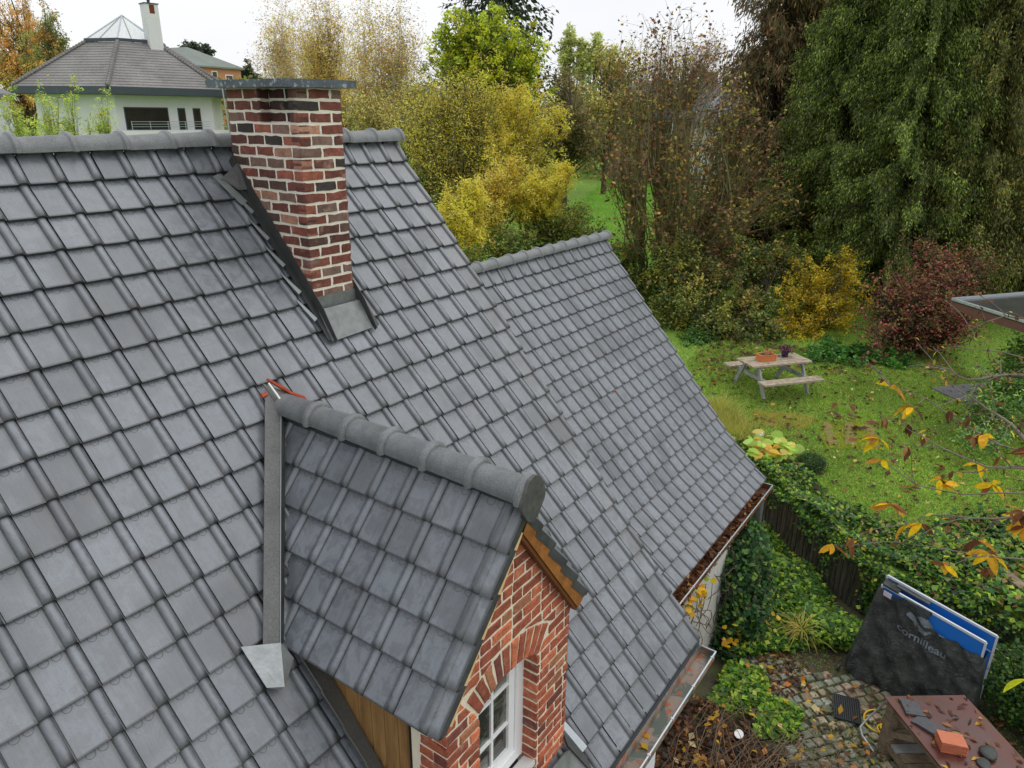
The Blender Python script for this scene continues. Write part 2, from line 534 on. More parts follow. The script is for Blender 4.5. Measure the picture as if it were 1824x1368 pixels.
def broadleaf(name, label, cat, base, blobs, tips=120, leaves=60, spread=0.35, leaf=(0.09, 0.06), cols=None, trunk_r=0.12,
              stems=1, twigs=3, bark='bark', shell=0.35, bend=0.15, hang=0.0, up=0.5, group=None, patch=None, limb_r=0.4, fork=0.35, twig_len=1.0, bare=0.0, parts=('trunk', 'crown'), sag=0.0, jitter=0.22):
    """a tree: base, trunk(s), limbs to every tip, twigs and leaf clumps round the tips; each crown lies in its own blobs"""
    base = np.array(base, float)
    t = thing(name, label, cat, tuple(base), group)
    T, idx = in_blobs(blobs, tips, shell)
    ctr = np.array(blobs, float)[:, :3].mean(0)
    topz = max(b[2] + b[5] * 0.6 for b in blobs)
    # stems
    SV, SF = [], []
    def push(V, F):
        k = sum(len(x) for x in SV); SV.append(V); SF.append(F + k)
    stem_tops = []
    stem_lines = []
    for s in range(stems):
        a = base + (RNG.normal(0, trunk_r * 1.3, 3) * [1, 1, 0] if stems > 1 else 0)
        q = ctr.copy()
        if stems > 1:
            q = T[RNG.integers(0, len(T))]
        b = np.array([q[0], q[1], topz])
        b[:2] = b[:2] * (0.8 if stems > 1 else 0.75) + base[:2] * (0.2 if stems > 1 else 0.25)
        if stems > 1: b[2] = q[2] + 0.2
        ln = curve(a[None], b[None], 9, bend * 0.5)[0]
        stem_lines.append(ln)
        rr = trunk_r * (1 if stems == 1 else 0.6) * (1 - np.linspace(0, 0.92, 9)) ** 0.8
        V, F = tubes_np(ln[None], rr[None], 7)
        push(V, F)
    stem_lines = np.array(stem_lines)
    # limbs: from the nearest stem, below each tip
    A = []
    for p in T:
        s = stem_lines[np.argmin(np.linalg.norm(stem_lines[:, -1, :2] - p[:2], axis=1))] if stems > 1 else stem_lines[0]
        zt = base[2] + (p[2] - base[2]) * RNG.uniform(fork, min(0.9, fork + 0.4))
        j = int(np.clip(np.searchsorted(s[:, 2], zt), 1, 8))
        f = (zt - s[j - 1, 2]) / max(1e-3, s[j, 2] - s[j - 1, 2])
        A.append(s[j - 1] * (1 - np.clip(f, 0, 1)) + s[j] * np.clip(f, 0, 1))
    A = np.array(A)
    P = curve(A, T, 6, bend, sag)
    rl = trunk_r * limb_r * RNG.uniform(0.4, 1, len(T))
    rr = rl[:, None] * (1 - np.linspace(0, 0.85, 6))[None, :]
    V, F = tubes_np(P, rr, 4); push(V, F)
    # twigs
    if twigs:
        tt = np.repeat(np.arange(len(T)), twigs)
        st = P[tt, RNG.integers(3, 6, len(tt))]
        d = RNG.normal(0, 1, (len(tt), 3)); d[:, 2] += 0.6 - hang
        d /= np.linalg.norm(d, axis=1, keepdims=True)
        en = st + d * spread * RNG.uniform(0.7, 1.7, (len(tt), 1)) * twig_len
        Q = curve(st, en, 4, 0.2)
        V, F = tubes_np(Q, (rl[tt] * 0.3)[:, None].clip(0.002, 0.012) * (1 - np.linspace(0, 0.8, 4))[None], 3)
        push(V, F)
        ends = Q
    mesh_np(parts[0], np.concatenate(SV), np.concatenate(SF), bark, parent=t)
    # leaves
    keep = RNG.random(len(T)) >= bare
    Tk = np.where(keep)[0]
    ii = np.repeat(Tk, leaves)
    if len(ii):
        if twigs:
            e = ends.reshape(len(T), twigs, 4, 3)
            sel = e[ii, RNG.integers(0, twigs, len(ii)), RNG.integers(1, 4, len(ii))]
            C_ = sel + RNG.normal(0, spread * 0.24, (len(ii), 3))
        else:
            C_ = T[ii] + RNG.normal(0, spread, (len(ii), 3))
        C_[:, 2] -= np.abs(RNG.normal(0, hang * spread * 0.5, len(ii)))
        cf = np.clip(1 + RNG.normal(0, 0.24, (len(T), 1)), 0.5, 1.6)
        col = pick(cols, len(ii), jitter, cf[ii])
        if patch is not None:
            cc, pb = patch            # other palette for some clumps
            pm = RNG.random(len(T)) < pb
            c2 = pick(cc, len(ii), jitter, cf[ii])
            col = np.where(pm[ii][:, None], c2, col)
        sz = RNG.uniform(0.7, 1.25, len(ii))
        V, F = leaf_quads(C_, leaf[0] * sz, leaf[1] * sz, up, hang * 2)
        mesh_np(parts[1], V, F, 'leaf', np.repeat(col, 4, 0), parent=t)
    return t

def conifer(name, label, base, height, rad, cols, bare_to=0.1, whorls=26, per=9, sprays=34, spray=(0.30, 0.10), droop=0.35, bark='bark_dark', cat='tree', group=None, hangers=0, taper=1.0, dead=0.0):
    base = np.array(base, float)
    t = thing(name, label, cat, tuple(base), group)
    SV, SF = [], []
    def push(V, F):
        k = sum(len(x) for x in SV); SV.append(V); SF.append(F + k)
    ln = np.stack([base + np.array([0.03 * sin(k), 0.03 * cos(k * 2), height * k / 8]) for k in range(9)])
    push(*tubes_np(ln[None], (0.013 * height * (1 - np.linspace(0, 0.95, 9)))[None].clip(0.02, 0.4), 8))
    n = whorls * per
    f = np.repeat(np.linspace(bare_to, 0.98, whorls), per) + RNG.normal(0, 0.012, n)
    f = np.clip(f, bare_to, 0.99)
    f = np.clip(f + RNG.uniform(-0.5, 0.5, n) / whorls, bare_to, 0.99)
    az = RNG.uniform(0, 2 * pi, n)
    L = rad * (1 - f) ** taper * RNG.uniform(0.5, 1.2, n) + 0.12
    if bare_to < 0.2:
        L *= np.where(f < 0.25, 0.75 + f, 1)
    A = base + np.stack([np.zeros(n), np.zeros(n), f * height], 1)
    B = A + np.stack([np.cos(az) * L, np.sin(az) * L, -droop * L * RNG.uniform(0.2, 2.0, n) + 0.16 * L * RNG.normal(0, 1, n)], 1)
    P = curve(A, B, 7, 0.05)
    P[:, -1, 2] += 0.10 * L; P[:, -2, 2] += 0.03 * L
    push(*tubes_np(P, (0.012 * L + 0.006)[:, None] * (1 - np.linspace(0, 0.8, 7))[None], 3))
    mesh_np('trunk', np.concatenate(SV), np.concatenate(SF), bark, parent=t)
    alive = np.where(RNG.random(n) >= dead)[0]
    k = np.maximum(4, (sprays * (L[alive] / rad + 0.15)).astype(int))
    ii = np.repeat(alive, k)
    s = RNG.uniform(0.12, 1.0, len(ii)) ** 0.75
    fi = s * 6; i0 = np.minimum(fi.astype(int), 5); fr = (fi - i0)[:, None]
    pt = P[ii, i0] * (1 - fr) + P[ii, i0 + 1] * fr
    pt = pt + RNG.normal(0, 1, pt.shape) * [0.07, 0.07, 0.10] * (rad / 3.0)
    pt[:, 2] -= RNG.random(len(ii)) ** 3 * 0.5 * (rad / 3.0)
    dirb = (B - A)[ii]; dirb /= np.linalg.norm(dirb, axis=1, keepdims=True)
    side = np.cross(dirb, [0, 0, 1]); side /= np.linalg.norm(side, axis=1, keepdims=True) + 1e-9
    sg = RNG.choice([-1, 1], len(ii))[:, None]
    ln_ = spray[0] * RNG.uniform(0.5, 1.2, (len(ii), 1)) * (1.25 - 0.6 * s[:, None])
    D = dirb * RNG.uniform(0.3, 1, (len(ii), 1)) + side * sg * RNG.uniform(0.2, 1, (len(ii), 1)) + np.array([0, 0, -1.0]) * RNG.uniform(0.05, 1.2 + hangers, (len(ii), 1)) + RNG.normal(0, 0.35, (len(ii), 3))
    D /= np.linalg.norm(D, axis=1, keepdims=True)
    Bv = np.cross(D, RNG.normal(0, 1, (len(ii), 3))); Bv /= np.linalg.norm(Bv, axis=1, keepdims=True) + 1e-9
    w2 = spray[1] * RNG.uniform(0.6, 1.3, (len(ii), 1)) * 0.5
    a = pt; b = pt + D * ln_ * 0.4 + Bv * w2; c = pt + D * ln_; d = pt + D * ln_ * 0.4 - Bv * w2
    V = np.stack([a, b, c, d], 1).reshape(-1, 3); F = np.arange(len(V)).reshape(-1, 4)
    cf = np.clip(1 + RNG.normal(0, 0.22, (n, 1)), 0.5, 1.7)
    col = pick(cols, len(ii), 0.25, cf[ii])
    mesh_np('crown', V, F, 'needle', np.repeat(col, 4, 0), parent=t)
    return t
# ------------------------------------------------------------------ ground, lawn level and lower yard
LAWN, YARD = -6.1, -7.0
YARD_POLY = [(11.0, 3.0), (8.2, -0.6), (6.98, -2.40), (6.39, -3.16), (5.83, -3.74), (5.50, -4.14), (5.32, -4.60), (5.22, -5.3), (5.05, -6.4), (4.6, -8.5), (3.5, -14), (2, -30), (-30, -30), (-30, 3.0)]

def ground_material(name, kind):
    k = NT(name)
    p = k.pos()
    n1 = k.noise(0.35, 5, 0.6, p); n2 = k.noise(3.5, 5, 0.65, p); n3 = k.noise(40, 3, 0.7, p)
    if kind == 'lawn':
        col = k.mix(k.ramp(n1, [(0.35, 0.0), (0.65, 1.0)]), lin(98, 142, 42), lin(126, 162, 54))
        col = k.mix(k.ramp(n2, [(0.48, 0.0), (0.72, 0.6)]), col, lin(126, 128, 58))
        col = k.mix(1.0, col, k.ramp(n3, [(0.25, 0.6), (0.75, 1.3)]), 'MULTIPLY')
    elif kind == 'soil':
        col = k.mix(k.ramp(n2, [(0.35, 0.0), (0.65, 1.0)]), lin(62, 54, 42), lin(86, 82, 62))
        col = k.mix(k.ramp(k.noise(5.5, 4, 0.6, p), [(0.52, 0.0), (0.6, 0.75)]), col, lin(72, 84, 40))
        col = k.mix(1.0, col, k.ramp(n3, [(0.25, 0.55), (0.75, 1.4)]), 'MULTIPLY')
    else:
        col = k.mix(k.ramp(n2, [(0.35, 0.0), (0.7, 1.0)]), lin(142, 118, 84), lin(110, 112, 60))
        col = k.mix(1.0, col, k.ramp(n3, [(0.25, 0.7), (0.75, 1.2)]), 'MULTIPLY')
    k.base(col); k.rough(0.95); k.bump(n3, 0.6, 0.03)
    return k.m

M['lawn'] = ground_material('lawn_ground', 'lawn')
M['soil'] = ground_material('yard_soil', 'soil')
M['earth'] = ground_material('bare_earth', 'earth')
outer = [Vector((-700, -700, 0)), Vector((900, -700, 0)), Vector((900, 900, 0)), Vector((-700, 900, 0))]
inner = [Vector((x, y, 0)) for x, y in YARD_POLY]
tri = tessellate_polygon([outer, inner])
allp = [(v.x, v.y, LAWN) for v in outer + inner]
g = obj('ground', allp, [tuple(t) for t in tri], 'lawn', kind='structure', origin=(0, 0, LAWN))
for f in g.data.polygons:
    if f.normal.z < 0:
        f.flip()
obj('yard_ground', [(x * 1.001, y * 1.001, YARD) for x, y in YARD_POLY], [tuple(reversed(range(len(YARD_POLY))))], 'soil', kind='structure', origin=(0, 0, YARD))
# retaining bank behind the palisade so the step between the levels is closed
mb = MB()
for (a, b) in zip(YARD_POLY, YARD_POLY[1:] + YARD_POLY[:1]):
    mb.add([(a[0], a[1], YARD - 0.1), (b[0], b[1], YARD - 0.1), (b[0], b[1], LAWN), (a[0], a[1], LAWN)], [(0, 1, 2, 3)])
mb.build('bank', 'soil', kind='structure')

# ------------------------------------------------------------------ roof tiles
TT = 0.029       # nose thickness

def tile_mesh(name, w, verge=0, roll=(0.70, 0.965), length=TG + 0.035, mirror=False):
    """x 0..w between the joints, y 0 (nose) .. head, z on the tile's weather face; verge: 0 none, 1 flap on the right side"""
    us = [0.0, 0.004, 0.016, 0.022, 0.36, 0.64, 0.685]
    r0, r1 = roll
    us += [r0, r0 + 0.03, r0 + 0.075, (r0 + r1) / 2, r1 - 0.075, r1 - 0.03, r1, r1 + 0.006]
    if r1 < 0.96: us += [0.97]
    us += [1.0]
    us = sorted(set(us))
    vs = [0.0, 0.004, 0.014, 0.034, 0.12, length]
    def H(u, v):
        z = -TT * v / TG
        if u < 0.019: z += 0.004
        if r0 <= u <= r1:
            q = (u - r0) / (r1 - r0)
            hh = 0.022 * math.sqrt(max(0.0, sin(pi * q) ** 1.1))
            if v < 0.034: hh *= math.sqrt(max(0.0, 1 - ((0.034 - v) / 0.034) ** 2)) * 0.85 + 0.15 * (v > 0.003)
            if v > 0.2: hh *= 0.9
            z += hh
        if u > r1: z -= 0.004 + (0.03 * (u - r1) / max(1 - r1, 1e-3) if verge and r1 < 0.96 else 0)
        return z
    V, F, UV = [], [], []
    nu = len(us)
    for v in vs:
        for u in us:
            V.append((u * w, v, H(u, v))); UV.append((u, v / TG))
    for i in range(len(vs) - 1):
        for q in range(nu - 1):
            F.append((i * nu + q, i * nu + q + 1, (i + 1) * nu + q + 1, (i + 1) * nu + q))
    k = len(V)                           # nose face
    for u in us:
        V.append((u * w, 0.0015, H(u, 0.0) - TT)); UV.append((u, -0.12))
    for q in range(nu - 1):
        F.append((k + q, k + q + 1, q + 1, q))
    k = len(V)                           # right side, or the verge flap
    drop = 0.055 if verge else 0.016
    for i, v in enumerate(vs):
        dd = drop * (0.55 + 0.45 * min(1, v / 0.034)) if verge else drop
        V.append((w, v, H(1.0, v) - dd)); UV.append((0.995, v / TG))
    for i in range(len(vs) - 1):
        F.append((i * nu + nu - 1, k + i, k + i + 1, (i + 1) * nu + nu - 1))
    if verge:
        F.append((nu - 1, len(vs) * nu + nu - 1, k))
    if mirror:
        V = [(w - x, y, z) for x, y, z in V]
        F = [tuple(reversed(f)) for f in F]
    me = bpy.data.meshes.new(name)
    me.from_pydata(V, [], F)
    ul = me.uv_layers.new(name='UVMap')
    for lp in me.loops:
        ul.data[lp.index].uv = UV[lp.vertex_index]
    me.polygons.foreach_set('use_smooth', [True] * len(F))
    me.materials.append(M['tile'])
    me.update()
    try:
        me.set_sharp_from_angle(angle=R(38))
    except Exception:
        pass
    return me, np.array(V), F, np.array(UV)

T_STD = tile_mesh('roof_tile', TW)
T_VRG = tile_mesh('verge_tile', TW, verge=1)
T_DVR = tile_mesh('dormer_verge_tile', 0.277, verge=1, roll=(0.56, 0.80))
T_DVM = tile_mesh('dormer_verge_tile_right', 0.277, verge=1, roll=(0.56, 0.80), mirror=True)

def tile_tint(verge=False):
    k = random.gauss(1.0, 0.055)
    if random.random() < 0.10: k *= 0.86
    c = random.gauss(0, 0.009)
    t = [k * (1 + c), k, k * (1 - c * 0.5)]
    if verge: t = [t[0] * 1.04, t[1] * 1.0, t[2] * 0.96]
    return tuple(t)

CAMV = Vector(CAM_POS)

def visible(p, marg=0.08):
    d = Vector(p) - CAMV
    z = d.dot(_fw)
    if z < 0.2: return False
    x = d.dot(_R) / z * 1291 / 912; y = d.dot(_U) / z * 1291 / 684
    return abs(x) < 1 + marg and abs(y) < 1 + marg

def lay_tiles(parent, slots, X, Y, Z, cap, sheet_name):
    """slots: (corner, tile kind, is_verge). The ones nearest the eye are objects, the rest one joined sheet"""
    X, Y, Z = Vector(X), Vector(Y), Vector(Z)
    eul = frame_euler(X, Y, Z)
    slots = sorted(slots, key=lambda s: ((0 if visible(s[0] + Y * 0.1) else 1), (s[0] - CAMV).length))
    A = np.array([list(X), list(Y), list(Z)])
    VV, FF, TT_, UVs = [], [], [], []
    n = 0
    for i, sl in enumerate(slots):
        p, kind, vg = sl[:3]
        tl = sl[3] if len(sl) > 3 else 0.0
        tint = tile_tint(vg)
        jx, jz = random.gauss(0, 0.0012), random.gauss(0, 0.0012)
        p = p + X * jx + Z * jz + Y * random.gauss(0, 0.0012)
        if i < cap:
            link('roof_tile', kind[0], p, parent, (eul[0] + tl + random.gauss(0, 0.002), eul[1] + random.gauss(0, 0.002), eul[2] + random.gauss(0, 0.0025)), None, tint)
        else:
            kv = kind[1].copy(); kv[:, 2] += kv[:, 1] * tl
            v = kv @ A + np.array(p)
            VV.append(v); FF += [tuple(n + q for q in f) for f in kind[2]]
            TT_ += [tint] * len(v); UVs.append(kind[3]); n += len(v)
    if VV:
        V = np.concatenate(VV); UVa = np.concatenate(UVs)
        o = np.array(WL[parent])
        me = bpy.data.meshes.new(sheet_name)
        me.from_pydata((V - o).tolist(), [], FF)
        ul = me.uv_layers.new(name='UVMap')
        li = np.zeros(len(me.loops), np.int32); me.loops.foreach_get('vertex_index', li)
        ul.data.foreach_set('uv', UVa[li].astype(np.float32).ravel())
        ca = me.attributes.new('tint', 'FLOAT_COLOR', 'POINT')
        c4 = np.ones((len(V), 4), np.float32); c4[:, :3] = TT_
        ca.data.foreach_set('color', c4.ravel())
        me.polygons.foreach_set('use_smooth', [True] * len(FF))
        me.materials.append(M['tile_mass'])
        try: me.set_sharp_from_angle(angle=R(38))
        except Exception: pass
        ob = link(sheet_name, me, tuple(WL[parent]), parent)
        ob['kind'] = 'stuff'

def ridge_mesh(name, length, r, ring=0.05, ext=12):
    """half round along +x, the raised collar at the far end"""
    n = 12
    prof = [(0.0, r - 0.008), (length - ring - 0.004, r), (length - ring, r + 0.004), (length - ring + 0.010, r + 0.018), (length - 0.014, r + 0.020), (length - 0.004, r + 0.010), (length, r + 0.002), (length, r - 0.014), (0.0, r - 0.016)]
    V, F = [], []
    for x, rr in prof:
        for q in range(n + 1):
            a = R(-ext) + (pi + R(2 * ext)) * q / n
            V.append((x, -rr * cos(a), rr * sin(a)))
    k = n + 1
    for i in range(len(prof) - 1):
        for q in range(n):
            F.append((i * k + q, i * k + q + 1, (i + 1) * k + q + 1, (i + 1) * k + q))
    for i in range(len(prof) - 1):      # close along the two long edges is left to the overlap; ends are closed
        pass
    me = bpy.data.meshes.new(name)
    me.from_pydata(V, [], F)
    me.polygons.foreach_set('use_smooth', [True] * len(F))
    me.materials.append(M['ridge'])
    me.update()
    try: me.set_sharp_from_angle(angle=R(45))
    except Exception: pass
    return me

a_ = PITCH
ca_, sa_ = cos(a_), sin(a_)
MX, MY, MZ = Vector((1, 0, 0)), Vector((0, ca_, sa_)), Vector((0, -sa_, ca_))

# ================================================================== THE HOUSE
house = thing('house', 'near house with steep dark grey tiled roof, brick chimney and brick fronted dormer', 'house', (-3.0, 0.0, YARD))
# walls and gable, carried on behind and out of frame
EY, EZ = -3.30, -4.28
def hz(y): return -abs(y) * math.tan(a_) - 0.14
mb = MB()
sec = [(EY, YARD), (EY, hz(EY)), (0, hz(0)), (-EY, hz(EY)), (-EY, YARD)]
vs = [(x, y, z) for x in (-12.0, -0.12) for y, z in sec]
mb.add(vs, [(4, 3, 2, 1, 0), (5, 6, 7, 8, 9)] + [(i, (i + 1) % 5, 5 + (i + 1) % 5, 5 + i) for i in range(5)])
wall_main = mb.build('wall', 'render', house)

main_roof = link('main_roof', bpy.data.meshes.new('main_roof'), (-3.0, 0, -2.5), house)
# boarding under the tiles, front and rear slopes
mb = MB()
L_ = 5.50
for sgn in (-1, 1):
    e = Vector((0, sgn * L_ * ca_, -L_ * sa_))
    nn = Vector((0, sgn * sa_, ca_))
    h_ = e * 0.02
    q = [Vector((-12.3, 0, 0)) + h_, Vector((-0.02, 0, 0)) + h_, Vector((-0.02, 0, 0)) + e, Vector((-12.3, 0, 0)) + e]
    q = [p - nn * 0.06 for p in q]
    if sgn > 0: q = q[::-1]
    mb.add(*plate(q, 0.05, nn))
tmp = mb.build('under', 'lead_dark', origin=(-3.0, 0, -2.5))
main_roof.data = tmp.data
bpy.data.objects.remove(tmp, do_unlink=True)

DXD, DZD, DB, DYF = -2.628, -1.603, 0.93353, -3.370
slots = []
for k in range(1, 24):
    for j in range(0, 46):
        if j > 23 + k * 0: continue
        xr = -j * TW
        s = k * TG
        p = Vector((xr - TW, -s * ca_, -s * sa_))
        c = p + MX * TW / 2 + MY * TG / 2
        # hidden beneath the dormer or inside the chimney: no tile is laid there
        hw = (DZD - c.z) / math.tan(DB)
        if c.z < DZD and abs(c.x - DXD) < min(hw - 0.33, 0.42) and c.y > -3.25: continue
        if -1.90 < c.x < -1.60 and -0.88 < c.y < -0.22: continue
        slots.append((p, T_VRG if j == 0 else T_STD, j == 0, 0.15 if k == 1 else 0.0))
lay_tiles(main_roof, slots, MX, MY, MZ, 290, 'roof_tiles_joined')
# rear slope, one joined sheet
slots = []
for k in range(1, 24):
    for j in range(0, 24):
        s = k * TG
        slots.append((Vector((-j * TW, s * ca_, -s * sa_)), T_STD, False))
lay_tiles(main_roof, slots, (-1, 0, 0), (0, -ca_, sa_), (0, sa_, ca_), 0, 'rear_slope_tiles')

RM = ridge_mesh('ridge_tile', 0.375, 0.092, 0.05, 6)
for i in range(24):
    x1 = 0.03 - 0.34 * i
    if -2.0 < x1 - 0.15 < -1.62 and False: continue
    link('ridge_tile', RM, (x1 - 0.375, 0, 0.004 + random.gauss(0, 0.002)), main_roof, (random.gauss(0, 0.01), -0.012, random.gauss(0, 0.006)))

# ------------------------------------------------------------------ bricks
def clip_poly(poly, a, b, c):
    """keep a*x+b*y<=c"""
    o = []
    for i in range(len(poly)):
        p, q = poly[i], poly[(i + 1) % len(poly)]
        dp, dq = a * p[0] + b * p[1] - c, a * q[0] + b * q[1] - c
        if dp <= 0: o.append(p)
        if dp * dq < 0:
            t = dp / (dp - dq)
            o.append((p[0] + (q[0] - p[0]) * t, p[1] + (q[1] - p[1]) * t))
    return o

def parea(p):
    return abs(sum(p[i][0] * p[(i + 1) % len(p)][1] - p[(i + 1) % len(p)][0] * p[i][1] for i in range(len(p)))) / 2

def brick_prism(parent, poly, O, UX, UZ, N, depth=0.09, proud=0.0015, color=(0.3, 0.08, 0.05), name='brick', rough=0.0026):
    """brick face polygon in the wall's own axes, slightly uneven edges, arris worn"""
    if len(poly) < 3 or parea(poly) < 0.0004: return None
    # orient counter-clockwise
    A2 = sum(poly[i][0] * poly[(i + 1) % len(poly)][1] - poly[(i + 1) % len(poly)][0] * poly[i][1] for i in range(len(poly)))
    if A2 < 0: poly = poly[::-1]
    pts = []
    for i in range(len(poly)):
        p, q = poly[i], poly[(i + 1) % len(poly)]
        L = math.hypot(q[0] - p[0], q[1] - p[1])
        n = 1 if L < 0.05 else (2 if L < 0.12 else 3)
        for k in range(n):
            t = k / n
            pts.append((p[0] + (q[0] - p[0]) * t + random.gauss(0, rough), p[1] + (q[1] - p[1]) * t + random.gauss(0, rough)))
    cx = sum(p[0] for p in pts) / len(pts); cz = sum(p[1] for p in pts) / len(pts)
    O, UX, UZ, N = Vector(O), Vector(UX), Vector(UZ), Vector(N)
    pr_ = proud + random.gauss(0, 0.0012)
    V = []
    for (f, d) in ((1.0, -depth), (1.0, pr_ - 0.004), (None, pr_)):
        for p in pts:
            if f is None:
                dx, dz = cx - p[0], cz - p[1]; l = math.hypot(dx, dz) + 1e-6
                q = (p[0] + dx / l * 0.005, p[1] + dz / l * 0.005)
            else: q = p
            V.append(O + UX * q[0] + UZ * q[1] + N * d)
    k = len(pts)
    F = [(r * k + i, r * k + (i + 1) % k, (r + 1) * k + (i + 1) % k, (r + 1) * k + i) for r in (0, 1) for i in range(k)] + [tuple(2 * k + i for i in range(k))]
    # outward winding for right handed (UX,UZ,N); flip otherwise
    if UX.cross(UZ).dot(N) < 0: F = [tuple(reversed(f)) for f in F]
    oc = O + UX * cx + UZ * cz
    return obj(name, V, F, 'brick', parent, tuple(oc), color=color)

OLD = [(lin(116, 66, 56), 5), (lin(130, 74, 62), 4), (lin(100, 60, 54), 4), (lin(88, 66, 60), 3), (lin(62, 55, 54), 1.0), (lin(152, 88, 70), 2.5), (lin(128, 100, 90), 2.5), (lin(170, 126, 104), 1.4)]
NEW = [(lin(166, 90, 66), 5), (lin(180, 98, 70), 4), (lin(150, 80, 62), 4), (lin(120, 68, 60), 1.5), (lin(200, 116, 82), 2.5), (lin(172, 114, 84), 1.5)]
def bc(p):
    c = random.choices([x[0] for x in p], [x[1] for x in p])[0]
    k = random.gauss(1, 0.1)
    return tuple(max(0.005, v * k) for v in c)

# ------------------------------------------------------------------ chimney
CX0, CX1, CY0, CY1, CZT = -1.955, -1.553, -0.962, -0.165, 0.41
CH = 0.0784
OPZ = CZT - 3 * CH
mb = MB()
e = 0.005
mb.box((CX0 + e, CY0 + e, -1.45), (CX1 - e, CY1 - e, OPZ))
mb.box((CX0 + 0.085, CY0 + e, OPZ), (CX1 - e, CY1 - e, CZT))
mb.box((CX0 + e, CY0 + e, OPZ), (CX0 + 0.085, CY0 + 0.045, CZT))
mb.box((CX0 + e, -0.555, OPZ), (CX0 + 0.085, CY1 - e, CZT))
chimney = mb.build('chimney', 'mortar_old', house, origin=(-1.75, -0.56, -0.5))
BL, BJ, BH = 0.183, 0.0205, 0.0585
for k in range(25):
    zt = CZT - k * CH - 0.010
    zb = zt - BH
    # face towards the yard
    rows = [(CX0, CX0 + BL), (CX0 + BL + BJ, CX1)] if k % 2 else [(CX0, CX0 + 0.090), (CX0 + 0.090 + BJ, CX0 + 0.09 + BJ + BL), (CX0 + 0.09 + BL + 2 * BJ, CX1)]
    zr = CY0 * math.tan(a_)
    if zt > zr - 0.02:
        for x0, x1 in rows:
            d = random.uniform(-0.004, 0.004)
            brick_prism(chimney, [(x0, zb), (x1 + d, zb), (x1 + d, zt), (x0, zt)], (0, CY0, 0), (1, 0, 0), (0, 0, 1), (0, -1, 0), color=bc(OLD))
    # face to the left, running up to the ridge
    y = CY0 + (0.0 if k % 2 == 0 else 0.09)
    if k % 2: y = CY0 + 0.094 + BJ - 0.004
    else: y = CY0 + BL + BJ
    first = [(CY0, y - BJ)]
    segs = list(first)
    while y < CY1 - 0.03:
        segs.append((y, min(y + BL, CY1))); y += BL + BJ
    for q, (y0, y1) in enumerate(segs):
        if zt < y1 * math.tan(a_) - 0.03: continue
        if k < 3 and -0.555 < y0 < -0.44: y0 = -0.553 if not (segs[q - 1][1] > -0.54) else y0
        if k < 3 and y0 > -0.95 and y0 < -0.56:
            if y1 > -0.54: brick_prism(chimney, [(-y1, zb), (0.553, zb), (0.553, zt), (-y1, zt)], (CX0, 0, 0), (0, -1, 0), (0, 0, 1), (-1, 0, 0), color=bc(OLD))
            continue
        if k < 3 and q == 0: y1 = CY0 + 0.046
        brick_prism(chimney, [(-y1, zb), (-y0 - 0.0003, zb), (-y0 - 0.0003, zt), (-y1, zt)], (CX0, 0, 0), (0, -1, 0), (0, 0, 1), (-1, 0, 0), color=bc(OLD))
for k in range(3):          # sooty bricks at the back of the flue slot
    zt = CZT - k * CH - 0.010; zb = zt - BH
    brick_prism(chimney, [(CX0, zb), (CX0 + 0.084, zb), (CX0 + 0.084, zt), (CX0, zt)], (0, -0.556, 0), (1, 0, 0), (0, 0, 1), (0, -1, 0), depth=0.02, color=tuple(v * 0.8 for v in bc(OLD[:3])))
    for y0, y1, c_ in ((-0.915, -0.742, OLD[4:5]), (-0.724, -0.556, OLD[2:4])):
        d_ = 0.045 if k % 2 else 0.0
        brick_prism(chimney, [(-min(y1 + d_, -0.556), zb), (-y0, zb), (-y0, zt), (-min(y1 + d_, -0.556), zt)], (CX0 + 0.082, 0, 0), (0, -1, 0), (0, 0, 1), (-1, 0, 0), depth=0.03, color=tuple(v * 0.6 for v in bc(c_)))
def slab_material():
    k = NT('chimney_slab')
    p = k.pos()
    n1 = k.noise(24, 6, 0.7, p); n2 = k.noise(7, 3, 0.5, p)
    col = k.mix(k.ramp(n2, [(0.3, 0.0), (0.7, 1.0)]), lin(70, 78, 88), lin(92, 101, 110))
    col = k.mix(k.ramp(n1, [(0.56, 0.0), (0.63, 0.9)]), col, lin(168, 176, 184))
    k.base(col); k.rough(0.6); k.bump(n1, 0.4, 0.005)
    return k.m
M['cslab'] = slab_material()
mb = MB()
mb.obox((-1.765, -0.565, CZT + 0.028), (0.305, 0, 0.004), (0, 0.465, 0), (0, 0, 0.026), 0.002)
mb.build('chimney_slab', 'cslab', chimney)

def on_main(x, y, off=0.0):
    return Vector((x, y, y * math.tan(a_))) + MZ * off

# chimney flashings
mb = MB()   # front apron: upstand and skirt
mb.add(*plate([on_main(-1.985, -1.155, 0.020), on_main(-1.560, -1.145, 0.024), on_main(-1.545, -0.985, 0.038), on_main(-1.962, -0.985, 0.038)], 0.006, MZ))
mb.add(*plate([Vector((-1.962, -0.976, -1.16)), Vector((-1.545, -0.976, -1.16)), Vector((-1.545, -0.970, -1.055)), Vector((-1.962, -0.970, -1.055))], 0.004, (0, -1, 0)))
mb.build('flashing_apron', 'lead_pale', chimney)
mb = MB()
for x, sg in ((-1.962, -1), (-1.545, 1)):
    n = (sg, 0, 0)
    q = [on_main(x, -1.16, 0.015), on_main(x, -0.10, 0.015), on_main(x, -0.10, 0.095), on_main(x, -1.00, 0.095), on_main(x, -1.16, 0.05)]
    if sg > 0: q = q[::-1]
    mb.add(*plate(q, 0.004, n))
    w = 0.055 * sg
    mb.add(*plate([on_main(x, -1.16, 0.016), on_main(x + w, -1.14, 0.030), on_main(x + w, -0.2, 0.030), on_main(x, -0.2, 0.016)][::(1 if sg < 0 else -1)], 0.003, MZ))
mb.build('flashing_side', 'lead_dark', chimney)
